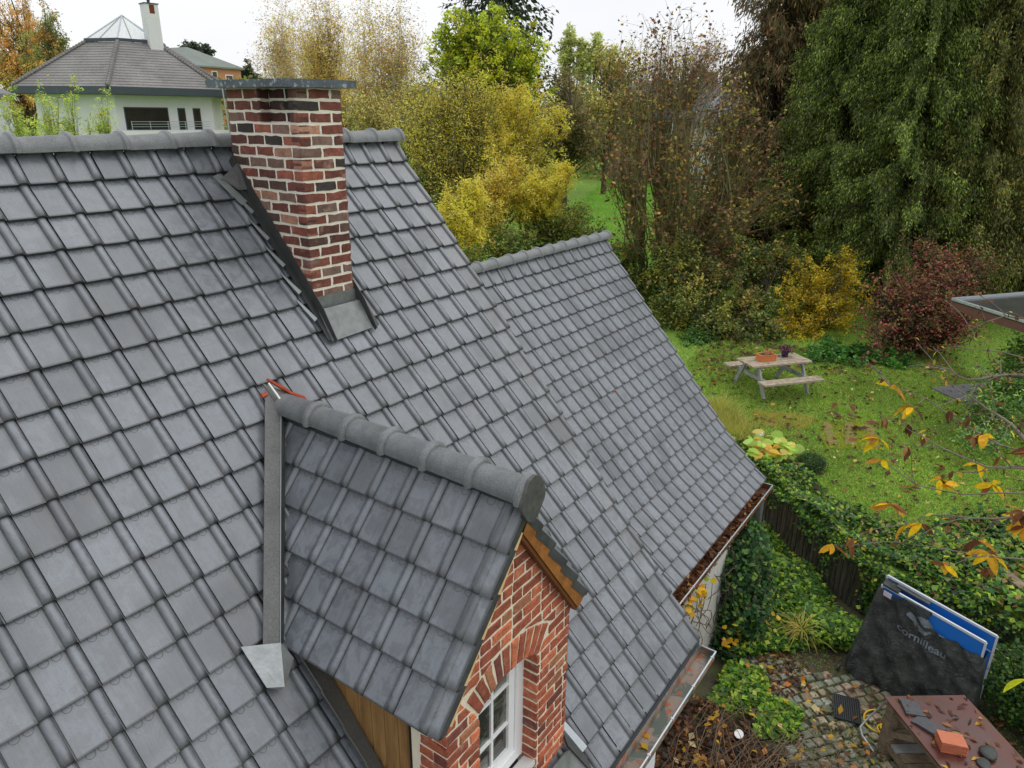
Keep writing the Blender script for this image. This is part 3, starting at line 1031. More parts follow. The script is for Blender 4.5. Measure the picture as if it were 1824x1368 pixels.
for k in range(1, 6):               # bright soaker edges beside each cut tile
    y = -0.20 - 0.155 * k
    mb = MB()
    mb.add(*plate([on_main(-2.010, y - 0.05, 0.036), on_main(-2.068, y + 0.07, 0.022), on_main(-2.086, y + 0.07, 0.022), on_main(-2.040, y - 0.06, 0.03)], 0.003, MZ))
    mb.build('soaker', 'zinc', chimney)
mb = MB()
mb.add(*plate([on_main(-2.12, -0.205, 0.03), on_main(-1.96, -0.150, 0.10), on_main(-1.96, -0.28, 0.035), on_main(-2.03, -0.275, 0.03)], 0.004, MZ))
mb.build('flashing_corner', 'flash', chimney)
mb = MB()
mb.add(*plate([on_main(-2.17, -0.185, 0.022), on_main(-2.12, -0.175, 0.024), on_main(-2.015, -0.345, 0.034), on_main(-2.075, -0.36, 0.026)], 0.003, MZ))
mb.build('soaker', 'zinc', chimney)

# ------------------------------------------------------------------ dormer
cb, sb = cos(DB), sin(DB)
DW, DG, DS0, DVW = 0.224, 0.242, 0.104, 0.277
dormer = link('dormer', bpy.data.meshes.new('dormer'), (DXD, -2.6, -2.4), house)
mb = MB()
ridge0 = Vector((DXD, 0, DZD))
for sg in (-1, 1):
    nn = Vector((sg * sb, 0, cb)); dn = Vector((sg * cb, 0, -sb))
    q = [ridge0 + Vector((0, DYF + 0.03, 0)), ridge0 + Vector((0, -1.3, 0)), ridge0 + Vector((0, -2.15, 0)) + dn * 1.29, ridge0 + Vector((0, DYF + 0.03, 0)) + dn * 1.29]
    q = [p - nn * 0.055 for p in q]
    if sg < 0: q = q[::-1]
    mb.add(*plate(q, 0.03, nn))
tmp = mb.build('u', 'lead_dark', origin=(DXD, -2.6, -2.4))
dormer.data = tmp.data
bpy.data.objects.remove(tmp, do_unlink=True)
for sg in (-1, 1):
    Xv = Vector((0, sg, 0)); Yv = Vector((-sg * cb, 0, sb)); Zv = Vector((sg * sb, 0, cb))
    eul = frame_euler(Xv, Yv, Zv)
    for k in range(1, 6):
        s = DS0 + k * DG
        yv = (DZD - s * sb) / math.tan(a_)
        for c in range(0, 9):
            y0 = DYF + (0 if c == 0 else DVW + (c - 1) * DW)
            wd = DVW if c == 0 else DW
            if y0 > yv + 0.12: continue
            base = Vector((DXD + sg * s * cb, 0, DZD - s * sb))
            if sg < 0:
                base.y = y0 + wd
                kind = T_DVR if c == 0 else T_STD
            else:
                base.y = y0
                kind = T_DVM if c == 0 else T_STD
            t = tile_tint()
            t = tuple(v * 0.93 for v in t) if sg < 0 else t  # left slope tinted darker: its shade is put into the tile colour
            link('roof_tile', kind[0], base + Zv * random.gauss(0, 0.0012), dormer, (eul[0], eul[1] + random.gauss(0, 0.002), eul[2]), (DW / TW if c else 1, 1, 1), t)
DR = ridge_mesh('dormer_ridge_tile', 0.36, 0.096, 0.05)
for i in range(6):
    link('ridge_tile', DR, (DXD, DYF - 0.03 + 0.33 * i + 0.36, DZD - 0.022 + 0.003 * i), dormer, (random.gauss(0, 0.01), 0.004, -pi / 2 + random.gauss(0, 0.004)))
# end disc of the dormer ridge, clover shaped with a tongue
mb = MB()
pts = []
for q in range(25):
    a = R(-28) + R(236) * q / 24
    rr = 0.108 + 0.010 * cos(3 * a - pi / 2 * 3)
    pts.append((DXD + rr * cos(a), DZD - 0.020 + rr * sin(a)))
pts += [(DXD - 0.050, DZD - 0.150), (DXD, DZD - 0.175), (DXD + 0.050, DZD - 0.150)]
v0 = [Vector((x, DYF - 0.045, z)) for x, z in pts]
vs, fs = plate(v0, 0.02, (0, -1, 0))
mb.add(vs, fs)
M['disc'] = simple('ridge_disc_clay', lin(92, 92, 90), 0.6, 0.0, 22, c2=lin(66, 66, 65), bump=0.3, bscale=120, fine=0.2)
mb.build('ridge_end_disc', 'disc', dormer)
# underside trim of the eaves and the verge boards
for sg, nm in ((1, 'oak'), (-1, 'cream')):
    dn = Vector((sg * cb, 0, -sb)); nn = Vector((sg * sb, 0, cb))
    a0 = Vector((DXD, DYF + 0.006, DZD)) - nn * (0.125 if sg > 0 else 0.105) + dn * 0.14
    b0 = a0 + dn * (1.15 if sg > 0 else 1.11)
    mb = MB()
    mb.obox((a0 + b0) / 2 - Vector((0, -0.018, 0)), (b0 - a0) / 2, Vector((0, 0.022, 0)), nn * (0.045 if sg > 0 else 0.020))
    mb.build('verge_board', nm, dormer)
    if sg > 0:
        mb = MB()
        mb.obox((a0 + b0) / 2 - nn * 0.058 + Vector((0, 0.022, 0)), (b0 - a0) / 2, Vector((0, 0.018, 0)), nn * 0.010)
        mb.build('verge_board', simple('dark_board', lin(112, 66, 30), 0.6, 0.2, 10), dormer)
# gable wall of the dormer
GY = -3.31
WX0, WX1, WZS = -2.966, -2.378, -2.875        # window opening and springing line
GX0, GX1 = -3.252, -2.005
hc = (WX1 - WX0) / 2; hr = 0.085
AR = (hc * hc + hr * hr) / (2 * hr); ACX = (WX0 + WX1) / 2; ACZ = WZS + hr - AR
tb = math.tan(DB)
GZB = -4.3
def rake(x): return DZD - abs(x - DXD) * tb - 0.115
e = 0.006
mb = MB()
arch = [(ACX + AR * cos(t), ACZ + AR * sin(t)) for t in np.linspace(math.asin(hc / AR) + pi / 2, pi / 2 - math.asin(hc / AR), 9)]
arch = [(x, z + e) for x, z in arch]
arch[0] = (WX0 - e, arch[0][1]); arch[-1] = (WX1 + e, arch[-1][1])
GP = [(GX0 + e, GZB), (WX0 - e, GZB)] + arch + [(WX1 + e, GZB), (GX1 - e, GZB), (GX1 - e, rake(GX1)), (DXD, rake(DXD)), (GX0 + e, rake(GX0))]
tri = tessellate_polygon([[Vector((x, z, 0)) for x, z in GP]])
n = len(GP)
vs = [(x, GY + e, z) for x, z in GP] + [(x, GY + 0.26, z) for x, z in GP]
fs = [tuple(t) for t in tri] + [tuple(n + i for i in reversed(t)) for t in tri] + [(i, (i + 1) % n, n + (i + 1) % n, n + i) for i in range(n)]
gable = obj('dormer_wall', vs, fs, 'mortar', house, origin=(DXD, GY, -2.8))
GC = 0.0772
RO = AR + 0.195
for k in range(30):
    zt = -1.74 - k * GC
    zb = zt - 0.0585
    x = GX0 + 0.0
    flip = k % 2
    segs = []
    q = 0
    while x < GX1 - 0.02:
        L = (0.178 if (q + flip) % 2 == 0 else 0.088) + random.uniform(-0.006, 0.006)
        if GX1 - (x + L) < 0.045: L = GX1 - x
        x1 = min(x + L, GX1)
        segs.append((x, x1)); x = x1 + 0.0185; q += 1
    # stop bricks at the window jambs
    out_ = []
    for x0, x1 in segs:
        if zt < WZS + 0.04:
            if x0 >= WX0 and x1 <= WX1: continue
            if x0 < WX0 < x1:
                if WX0 - x0 > 0.035: out_.append((x0, WX0))
                if x1 > WX1 and x1 - WX1 > 0.035: out_.append((WX1, x1))
                continue
            if x0 < WX1 < x1:
                if x1 - WX1 > 0.035: out_.append((WX1, x1))
                continue
        out_.append((x0, x1))
    for x0, x1 in out_:
        poly = [(x0, zb), (x1, zb), (x1, zt), (x0, zt)]
        # under the two rakes: z <= DZD-0.115 - |x-DXD| tb
        poly = clip_poly(poly, -tb, 1, DZD - 0.125 - DXD * tb)
        poly = clip_poly(poly, tb, 1, DZD - 0.125 + DXD * tb) if poly else poly
        if not poly: continue
        # outside the ring of the arch
        cx = sum(p[0] for p in poly) / len(poly); cz = sum(p[1] for p in poly) / len(poly)
        if abs(cx - ACX) < hc + 0.20 and cz > WZS - 0.08:
            dx, dz = cx - ACX, cz - ACZ
            l = math.hypot(dx, dz)
            if l < RO - 0.03 and abs(math.atan2(dx, dz)) < math.asin(hc / AR) + 0.02 and cz > WZS + 0.0: continue
            ta = math.atan2(dx, dz); sg_ = 1 if ta > 0 else -1; tl_ = math.asin(hc / AR) + 0.03
            if abs(ta) > tl_ and l < RO + 0.12:
                nx, nz = sg_ * cos(tl_), -sin(tl_)
                poly = clip_poly(poly, -nx, -nz, -(nx * ACX + nz * ACZ + 0.010))
                if not poly or len(poly) < 3: continue
            elif l < RO + 0.15:
                nx, nz = dx / l, dz / l
                poly = clip_poly(poly, -nx, -nz, -(nx * ACX + nz * ACZ + RO + 0.016))
                if not poly or len(poly) < 3: continue
        brick_prism(gable, poly, (0, GY, 0), (1, 0, 0), (0, 0, 1), (0, -1, 0), depth=0.095, color=bc(NEW))
# the arch: soldier bricks laid radially
na = 10
th = math.asin(hc / AR) + 0.02
for i in range(na):
    t0 = pi / 2 + th - 2 * th * (i + 0.12) / na
    t1 = pi / 2 + th - 2 * th * (i + 0.88) / na
    poly = [(ACX + r * cos(t), ACZ + r * sin(t)) for r, t in ((AR, t0), (AR, t1), (RO, t1), (RO, t0))]
    brick_prism(gable, poly, (0, GY, 0), (1, 0, 0), (0, 0, 1), (0, -1, 0), depth=0.095, color=bc(NEW))
# return of the left pier (faces left)
for k in range(22):
    zt = -2.50 - k * GC + 0.0
    kk = round((-1.74 - zt) / GC)
    zt = -1.74 - kk * GC; zb = zt - 0.0585
    ys = [(GY, GY + 0.088), (GY + 0.102, GY + 0.20)] if kk % 2 == 0 else [(GY, GY + 0.19)]
    for y0, y1 in ys:
        brick_prism(gable, [(-y1, zb), (-y0 - 0.0004, zb), (-y0 - 0.0004, zt), (-y1, zt)], (GX0, 0, 0), (0, -1, 0), (0, 0, 1), (-1, 0, 0), depth=0.02, color=bc(NEW))
    # reveal of the window, right jamb
    if zt < WZS + 0.03:
        brick_prism(gable, [(-(GY + 0.105), zb), (-GY - 0.0004, zb), (-GY - 0.0004, zt), (-(GY + 0.105), zt)], (WX1, 0, 0), (0, -1, 0), (0, 0, 1), (-1, 0, 0), depth=0.02, color=bc(NEW))
for sg_ in (1,):
    mb = MB()   # splash of pale mortar at the left foot of the verge
    mb.obox((GX0 - 0.012, GY - 0.0, -2.585), (0.012, 0.01, 0), (0, 0.02, 0), (0, 0, 0.03), 0.006)
    mb.build('verge_foot', 'cream', dormer)

# window
win = link('dormer_window', bpy.data.meshes.new('w'), (ACX, GY + 0.12, -3.2), house)
WY = GY + 0.105
ZB = -3.74
def arch_z(x, r=AR): return ACZ + math.sqrt(max(0.0, r * r - (x - ACX) ** 2))
mb = MB()
def ring(mb, inset0, inset1, y0, y1):
    P0, P1 = [], []
    for (ins, P) in ((inset0, P0), (inset1, P1)):
        xs = np.linspace(WX0 + ins, WX1 - ins, 9)
        P += [(WX0 + ins, ZB + ins)] + [(x, arch_z(x) - ins) for x in xs] + [(WX1 - ins, ZB + ins)]
    n = len(P0)
    V = [(x, y, z) for y in (y0, y1) for P in (P0, P1) for x, z in P]
    for i in range(n):
        j = (i + 1) % n
        mb.f += [tuple(len(mb.v) + q for q in f) for f in ((i, j, n + j, n + i), (2 * n + i, 3 * n + i, 3 * n + j, 2 * n + j), (n + i, n + j, 3 * n + j, 3 * n + i), (i, 2 * n + i, 2 * n + j, j))]
    mb.v += V
ring(mb, -0.004, 0.072, WY, WY + 0.07)
tmp = mb.build('f', 'pvc', origin=(ACX, GY + 0.12, -3.2))
win.data = tmp.data; bpy.data.objects.remove(tmp, do_unlink=True)
mb = MB(); ring(mb, 0.076, 0.136, WY + 0.016, WY + 0.06); mb.build('sash', 'pvc', win)
xm = -2.680
bars_z = [-3.075, -3.39]
gx0, gx1 = WX0 + 0.05, WX1 - 0.136
mb = MB(); mb.box((xm - 0.011, WY + 0.022, ZB + 0.12), (xm + 0.011, WY + 0.05, arch_z(xm) - 0.10)); mb.build('glazing_bar', 'pvc', win)
for z in bars_z:
    for x0, x1 in ((gx0, xm - 0.0115), (xm + 0.0115, gx1)):
        mb = MB(); mb.box((x0, WY + 0.022, z - 0.011), (x1, WY + 0.05, z + 0.011)); mb.build('glazing_bar', 'pvc', win)
def glass_material():
    k = NT('window_glass')
    p = k.pos((1, 1, 1))
    n1 = k.noise(6, 4, 0.6, p, 0.5)
    col = k.mix(k.ramp(n1, [(0.45, 0.0), (0.62, 1.0)]), lin(40, 46, 44), lin(112, 118, 108))
    k.base(col); k.rough(0.06)
    k.b.inputs['Specular IOR Level'].default_value = 0.9
    return k.m
M['glass'] = glass_material()
zs = [ZB + 0.09] + [bars_z[1], bars_z[0]] + [None]
for (x0, x1) in ((gx0, xm), (xm, gx1)):
    for i in range(3):
        z0 = zs[i]
        if i < 2: q = [(x0, z0), (x1, z0), (x1, zs[i + 1]), (x0, zs[i + 1])]
        else: q = [(x0, z0), (x1, z0)] + [(x, arch_z(x) - 0.06) for x in np.linspace(x1, x0, 5)]
        vs, fs = plate([Vector((x, WY + 0.036, z)) for x, z in q], 0.006, (0, -1, 0))
        obj('pane', vs, fs, 'glass', win)
mb = MB(); mb.obox((ACX, GY + 0.045, ZB - 0.03), (hc, 0, 0), (0, 0.045, -0.008), (0, 0.002, 0.018)); mb.build('sill', 'sill', win)

# cheek of the dormer: upright boards with a water stain, dark slot, side of the brick pier
def cheek_material():
    k = NT('cheek_boards')
    p = k.pos((6, 6, 1)); p1 = k.pos()
    n1 = k.noise(3.0, 4, 0.6, p)
    col = k.mix(k.ramp(n1, [(0.3, 0.0), (0.7, 1.0)]), lin(122, 88, 48), lin(164, 126, 76))
    sep = k.n('ShaderNodeSeparateXYZ'); k.l(p1, sep.inputs[0])
    n2 = k.noise(7.0, 4, 0.7, k.pos((1, 3.0, 0.35)))
    edge = k.math('ADD', k.math('ADD', sep.outputs['Z'], k.math('MULTIPLY', sep.outputs['Y'], -0.55)), k.math('MULTIPLY', n2, 0.6))
    st = k.ramp(k.math('ADD', edge, 2.0), [(0.50, 1.0), (0.58, 0.0)])
    col = k.mix(k.math('MULTIPLY', st, 0.85), col, lin(52, 34, 20))
    k.base(col); k.rough(0.7); k.bump(n1, 0.2, 0.004)
    return k.m
M['cheek'] = cheek_material()
CXL = -3.262
y = -2.02
while y > -3.02:
    wd = 0.105
    y1 = max(y - wd, -3.03)
    mb = MB(); mb.box((CXL, y1 + 0.002, min(y * math.tan(a_), y1 * math.tan(a_)) - 0.25), (CXL + 0.022, y - 0.002, -2.56)); mb.build('cheek_board', 'cheek', dormer)
    y = y1
mb = MB(); mb.box((CXL + 0.02, -3.14, -4.2), (CXL + 0.04, -2.0, -2.57)); mb.build('cheek_lining', 'black', dormer)
mb = MB(); mb.box((CXL + 0.045, GY + 0.205, -4.2), (CXL + 0.08, GY + 0.27, -2.60)); mb.build('cheek_post', 'lead_dark', dormer)
mb = MB(); mb.box((-2.04, -3.10, -4.1), (-2.02, -2.0, -2.60)); mb.build('cheek_board', 'cheek', dormer)
mb = MB(); mb.beam(Vector((GX0 - 0.05, GY + 0.26, -2.645)), Vector((GX0 - 0.02, GY + 0.02, -2.655)), 0.03, 0.03); mb.build('eaves_lath', simple('redwood', lin(150, 70, 52), 0.8, 0.2, 9), dormer)

# valley between dormer and main roof, its apron and top piece
Vc = [(-2.666, -1.386, -1.591), (-3.029, -1.775, -2.051), (-3.463, -2.241, -2.602)]
Vl = [(-2.694, -1.288, -1.476), (-2.924, -1.539, -1.772), (-3.541, -2.209, -2.565)]
Vr = [(-2.724, -1.511, -1.714), (-3.077, -1.884, -2.189), (-3.404, -2.221, -2.632)]
mb = MB()
up = MZ * 0.012
q = [Vector(p) + up for p in Vl] + [Vector(p) + up * 2.2 for p in reversed(Vc)]
mb.add(*plate(q, 0.004, MZ))
mb.build('valley_sheet', 'flash', dormer)
mb = MB()
nl = Vector((-sb, 0, cb))
q = [Vector(p) + up * 2.2 for p in Vc] + [Vector(p) + nl * 0.01 for p in reversed(Vr)]
mb.add(*plate(q, 0.004, nl))
mb.build('valley_sheet', 'lead_dark', dormer)
mb = MB(); mb.tube([Vector(p) + up * 2.6 for p in Vc], 0.0035, 5); mb.build('valley_crease', 'zinc', dormer)
mb = MB()
ap = [(-3.655, -2.185, -2.507), (-3.473, -2.245, -2.588), (-3.425, -2.325, -2.675), (-3.548, -2.390, -2.748), (-3.586, -2.390, -2.746), (-3.640, -2.357, -2.708)]
P_ = [Vector(p) for p in ap]
mid = (P_[3] + P_[4]) / 2 + MZ * 0.03
top = P_[1] + MZ * 0.055
V_ = [P_[0], top, P_[2], P_[3], mid, P_[4], P_[5]]
F_ = [(0, 6, 5, 4, 1), (1, 4, 3, 2)]
k_ = len(V_); V_ += [v - MZ * 0.006 for v in V_]
F_ += [tuple(k_ + i for i in reversed(f)) for f in F_[:2]] + [(i, (i + 1) % k_, k_ + (i + 1) % k_, k_ + i) for i in (0, 1, 2, 3, 4, 5, 6)]
mb.add(V_, F_)
mb.build('valley_apron', 'lead_bright', dormer)
mb = MB()   # rubbery top piece over the saddle
q = [on_main(-2.700, -1.250, 0.045), on_main(-2.690, -1.420, 0.060), on_main(-2.60, -1.50, 0.075), on_main(-2.500, -1.470, 0.06), on_main(-2.455, -1.430, 0.045), on_main(-2.560, -1.330, 0.05)]
mb.add(*plate(q, 0.008, MZ))
mb.build('saddle_flashing', M['flash'], dormer)
mb = MB()
mb.tube([on_main(-2.665, -1.238, 0.058), on_main(-2.60, -1.300, 0.066), on_main(-2.56, -1.330, 0.060), on_main(-2.50, -1.375, 0.072), on_main(-2.455, -1.435, 0.05)], [0.008, 0.014, 0.010, 0.015, 0.005], 6)
mb.tube([on_main(-2.61, -1.295, 0.066), on_main(-2.54, -1.350, 0.060), on_main(-2.475, -1.405, 0.066)], [0.006, 0.010, 0.006], 5)
mb.build('copper_edge', 'rust', dormer)
mb = MB(); mb.tube([on_main(-2.680, -1.262, 0.075), on_main(-2.672, -1.330, 0.082), on_main(-2.668, -1.392, 0.085), on_main(-2.660, -1.412, 0.085)], [0.006, 0.007, 0.007, 0.011], 6); mb.build('strap', 'white_strip', dormer)
mb = MB(); mb.obox(on_main(-2.735, -1.300, 0.05), MX * 0.025, MY * 0.012, MZ * 0.006, 0.004); mb.build('copper_scrap', 'rust', dormer)
# stepped soakers down the cheek
for i in range(5):
    y0 = -2.30 - 0.1545 * i
    mb = MB()
    q = [on_main(-3.395 + 0.008 * i, y0, 0.040), on_main(-3.385 + 0.008 * i, y0 - 0.150, 0.040), on_main(-3.272, y0 - 0.170, 0.028), on_main(-3.272, y0 - 0.010, 0.028)]
    mb.add(*plate(q, 0.004, MZ))
    mb.tube([on_main(-3.385 + 0.008 * i, y0 + 0.01, 0.044), on_main(-3.372 + 0.008 * i, y0 - 0.148, 0.046)], 0.007, 6)
    mb.build('soaker', 'flash', dormer)
mb = MB()
mb.add(*plate([on_main(-2.06, -3.335, 0.03), on_main(-1.985, -3.345, 0.035), on_main(-1.91, -3.50, 0.035), on_main(-2.35, -3.50, 0.035), on_main(-2.33, -3.32, 0.07)], 0.005, MZ))
mb.build('sill_flashing', 'lead_pale', dormer)
mb = MB()
mb.add(*plate([on_main(-2.005, -3.26, 0.055), on_main(-1.93, -3.42, 0.05), on_main(-1.955, -3.50, 0.05), on_main(-2.03, -3.32, 0.055)], 0.02, MZ))
mb.build('flashing_fold', 'lead_dark', dormer)
mb = MB()
mb.add(*plate([on_main(-1.985, -3.215, 0.035), on_main(-1.93, -3.225, 0.035), on_main(-1.865, -3.40, 0.035), on_main(-1.93, -3.40, 0.035)], 0.004, MZ))
mb.build('soaker', 'galv', dormer)

# ------------------------------------------------------------------ gutters
def gutter_material(name):
    k = NT(name)
    p = k.pos()
    n1 = k.noise(5, 5, 0.65, p, 0.6); n2 = k.noise(11, 4, 0.6, p)
    col = k.mix(k.ramp(n1, [(0.42, 0.0), (0.5, 1.0)]), lin(92, 104, 96), lin(150, 134, 122))
    col = k.mix(k.ramp(n2, [(0.55, 0.0), (0.60, 0.9)]), col, lin(172, 92, 52))
    k.base(col); k.rough(0.35); k.bump(n2, 0.2, 0.004)
    return k.m
M['gutter_floor'] = gutter_material('gutter_floor')

def gutter(parent, x0, x1, yi, yo, zt, depth, nm):
    g = link('gutter', bpy.data.meshes.new('g'), ((x0 + x1) / 2, yo, zt), parent)
    mb = MB()
    t = 0.004
    mb.box((x0, yo, zt - depth), (x1, yi, zt - depth + t))
    mb.box((x0, yi - t, zt - depth + t), (x1, yi, zt + 0.035))
    mb.box((x0, yo, zt - depth + t), (x1, yo + t, zt))
    mb.box((x1 - t, yo + t, zt - depth + t), (x1, yi - t, zt))
    tmp = mb.build('g', nm, origin=((x0 + x1) / 2, yo, zt)); g.data = tmp.data; bpy.data.objects.remove(tmp, do_unlink=True)
    mb = MB(); mb.tube([(x0, yo, zt), (x1 - 0.004, yo, zt)], 0.0095, 7)
    mb.tube([(x1, yo - 0.005, zt), (x1, yi + 0.02, zt)], 0.0075, 7); mb.build('gutter_lip', 'galv', g)
    x = x1 - 0.10
    while x > x0:
        mb = MB(); mb.obox((x, yo - 0.002, zt - 0.002), (0.009, 0, 0), (0, 0.013, 0), (0, 0, 0.014)); mb.build('gutter_clip', 'galv', g)
        x -= 0.44
    return g
g1 = gutter(house, -6.5, 0.06, -3.555, -3.700, -4.355, 0.085, 'gutter_floor')
mb = MB(); mb.box((-6.5, -3.553, -4.45), (0.02, -3.52, -4.27)); mb.build('fascia', 'fascia', house)

# ================================================================== THE LOWER EXTENSION
XA, DA, SA = 5.042, 1.27688, 1.01864
ext = thing('house_extension', 'lower wing of the near house, its grey tiled roof ending at a leaf filled gutter', 'house', (2.5, 0, YARD))
def ann(x, s, off=0.0):
    return Vector((x, -s * ca_ + DA * sa_, -s * sa_ - DA * ca_)) + MZ * off
K0 = ann(0, SA + 15 * TG)
P2 = R(42.2)
c2_, s2_ = cos(P2), sin(P2)
LY, LZ = Vector((0, c2_, s2_)), Vector((0, -s2_, c2_))
yr = ann(0, SA).y
eav = K0 - LY * 4 * TG
mb = MB()
for sgn in (1, -1):
    def mir(p): return Vector((p.x, p.y if sgn > 0 else 2 * yr - p.y, p.z))
    r0 = ann(0, SA + 0.11) - MZ * 0.06; k0 = K0 - MZ * 0.06; e0 = eav - LZ * 0.06
    for p, q in ((r0, k0), (k0, e0)):
        A_, B_ = Vector((-0.10, p.y, p.z)), Vector((XA - 0.02, p.y, p.z))
        C_, D_ = Vector((XA - 0.02, q.y, q.z)), Vector((-0.10, q.y, q.z))
        Q = [mir(v) for v in (D_, C_, B_, A_)]
        if sgn < 0: Q = Q[::-1]
        mb.add(*plate(Q, 0.03))
ext_roof = mb.build('extension_roof', 'lead_dark', ext, origin=(2.5, yr, -3.2))
s1, s2l = [], []
for k in range(1, 20):
    for j in range(0, 23):
        x = XA - (j + 1) * TW
        if x < -0.14: continue
        if k <= 15:
            s1.append((ann(x, SA + k * TG), T_VRG if j == 0 else T_STD, False, 0.15 if k == 1 else 0.0))
        else:
            p = K0 - LY * (k - 15) * TG; s2l.append((Vector((x, p.y, p.z)), T_VRG if j == 0 else T_STD, False))
lay_tiles(ext_roof, s1, MX, MY, MZ, 230, 'roof_tiles_joined')
lay_tiles(ext_roof, s2l, MX, LY, LZ, 70, 'eaves_tiles_joined')
s3 = []
for k in range(1, 16):
    for j in range(0, 22):
        p = ann(0, SA + k * TG)
        s3.append((Vector((XA - j * TW, 2 * yr - p.y, p.z)), T_STD, False))
lay_tiles(ext_roof, s3, (-1, 0, 0), (0, -ca_, sa_), (0, sa_, ca_), 0, 'rear_slope_tiles')
zr_ = ann(0, SA).z
for i in range(15):
    x1 = XA + 0.03 - 0.337 * i
    link('ridge_tile', RM, (x1 - 0.375, yr, zr_ + 0.012), ext_roof, (0, -0.012, random.gauss(0, 0.004)))
WYA = -2.44
mb = MB()
sec = [(WYA, YARD), (WYA, -5.02), (yr, zr_ - 0.2), (2 * yr - WYA, -5.02), (2 * yr - WYA, YARD)]
vs = [(x, y, z) for x in (-0.11, XA - 0.12) for y, z in sec]
mb.add(vs, [(4, 3, 2, 1, 0), (5, 6, 7, 8, 9)] + [(i, (i + 1) % 5, 5 + (i + 1) % 5, 5 + i) for i in range(5)])
ewall = mb.build('wall', 'mortar', ext)
for i in range(23):          # white upright boarding on the near half of the wall
    x = 0.02 + i * 0.15
    mb = MB(); mb.box((x, -2.745, YARD + 0.02), (x + 0.146, -2.715, -5.20)); mb.build('white_board', 'white_board', ewall)
for k in range(24):          # brick on the far half
    zt = -5.20 - k * 0.076
    x = 2.62 + (0.1 if k % 2 else 0)
    while x < XA - 0.14:
        x1 = min(x + 0.19, XA - 0.13)
        if x1 - x > 0.04: brick_prism(ewall, [(x, zt - 0.063), (x1, zt - 0.063), (x1, zt), (x, zt)], (0, WYA, 0), (1, 0, 0), (0, 0, 1), (0, -1, 0), depth=0.02, color=bc(NEW))
        x = x1 + 0.012
mb = MB(); mb.box((1.2, -2.62, -5.26), (XA - 0.03, WYA - 0.05, -5.235)); mb.build('soffit', simple('brown_soffit', lin(82, 58, 50), 0.6, 0.2, 5), ext)
mb = MB(); mb.box((-0.1, -2.655, -5.24), (XA - 0.03, -2.625, -5.06)); mb.build('fascia', simple('brown_fascia', lin(72, 50, 44), 0.6, 0.2, 5), ext)
g2 = gutter(ext, 0.05, XA + 0.01, -2.665, -2.822, -5.085, 0.09, simple('dirty_gutter', lin(116, 74, 52), 0.6, 0.4, 9))
mb = MB(); mb.tube([(4.80, -2.745, -5.16), (4.80, -2.745, -6.95)], 0.045, 10); mb.build('downpipe', 'zinc', ext)
# ================================================================== YARD
# ---- cobbles
def cob_material():
    k = NT('cobble')
    oi = k.n('ShaderNodeObjectInfo'); p = k.pos()
    n1 = k.noise(22, 5, 0.65, p)
    col = k.mix(1.0, oi.outputs['Color'], k.ramp(n1, [(0.3, 0.6), (0.7, 1.25)]), 'MULTIPLY')
    col = k.mix(k.ramp(k.noise(6, 3, 0.6, p), [(0.45, 0.0), (0.62, 0.8)]), col, lin(84, 90, 56))
    k.base(col); k.rough(0.55); k.bump(n1, 0.5, 0.01)
    return k.m
M['cobble'] = cob_material()
paving = link('paving', bpy.data.meshes.new('p'), (2.4, -4.2, YARD), None)
pv, pf = plate([Vector(q) for q in ((-4.0, -9, YARD + .006), (3.9, -9, YARD + .006), (3.9, -4.6, YARD + .006), (4.5, -3.8, YARD + .006), (3.5, -3.0, YARD + .006), (-4, -3.6, YARD + .006))], 0.002, (0, 0, 1))
tmp = obj('p', pv, pf, 'soil', origin=(2.4, -4.2, YARD)); paving.data = tmp.data; bpy.data.objects.remove(tmp, do_unlink=True)
paving['kind'] = 'structure'
def cobble_mesh(i):
    mb = MB()
    j = lambda: random.uniform(-0.09, 0.09)
    P0 = [(-.5 + j(), -.5 + j()), (.5 + j(), -.5 + j()), (.5 + j(), .5 + j()), (-.5 + j(), .5 + j())]
    ring_ = lambda s, z: [(x * s, y * s, z) for x, y in P0]
    v = ring_(1, -0.3) + ring_(0.98, 0.10) + ring_(0.84, 0.20) + [(0, 0, 0.22)]
    f = [(r * 4 + a, r * 4 + (a + 1) % 4, (r + 1) * 4 + (a + 1) % 4, (r + 1) * 4 + a) for r in (0, 1) for a in range(4)] + [(8 + a, 8 + (a + 1) % 4, 12) for a in range(4)]
    me = bpy.data.meshes.new('cobblestone'); me.from_pydata(v, [], f); me.materials.append(M['cobble'])
    me.update()
    return me, np.array(v), f
COBS = [cobble_mesh(i) for i in range(6)]
slots = []
ang = R(-38)
for i in range(-34, 36):
    for k in range(-34, 36):
        u, v = i * 0.135 + (0.06 if k % 2 else 0), k * 0.135
        x = 2.6 + u * cos(ang) - v * sin(ang); y = -4.6 + u * sin(ang) + v * cos(ang)
        if y > -3.15 - 0.10 * sin(x * 3): continue
        if x > 3.95 + 0.3 * sin(y * 2) - 0.5 * max(0, -4.7 - y): continue
        if x < 0.3 or y < -6.6: continue
        if math.hypot(x - 1.5, (y + 3.5) * 1.2) < 0.75 + 0.2 * sin(x * 7): continue
        slots.append((x + random.uniform(-.012, .012), y + random.uniform(-.012, .012)))
slots = [s for s in slots if visible((s[0], s[1], YARD), 0.05)]
slots.sort(key=lambda s: (Vector((s[0], s[1], YARD)) - CAMV).length)
CC = [lin(148, 150, 136), lin(128, 134, 122), lin(160, 148, 126), lin(112, 116, 100), lin(154, 134, 114)]
VV, FF, n = [], [], 0
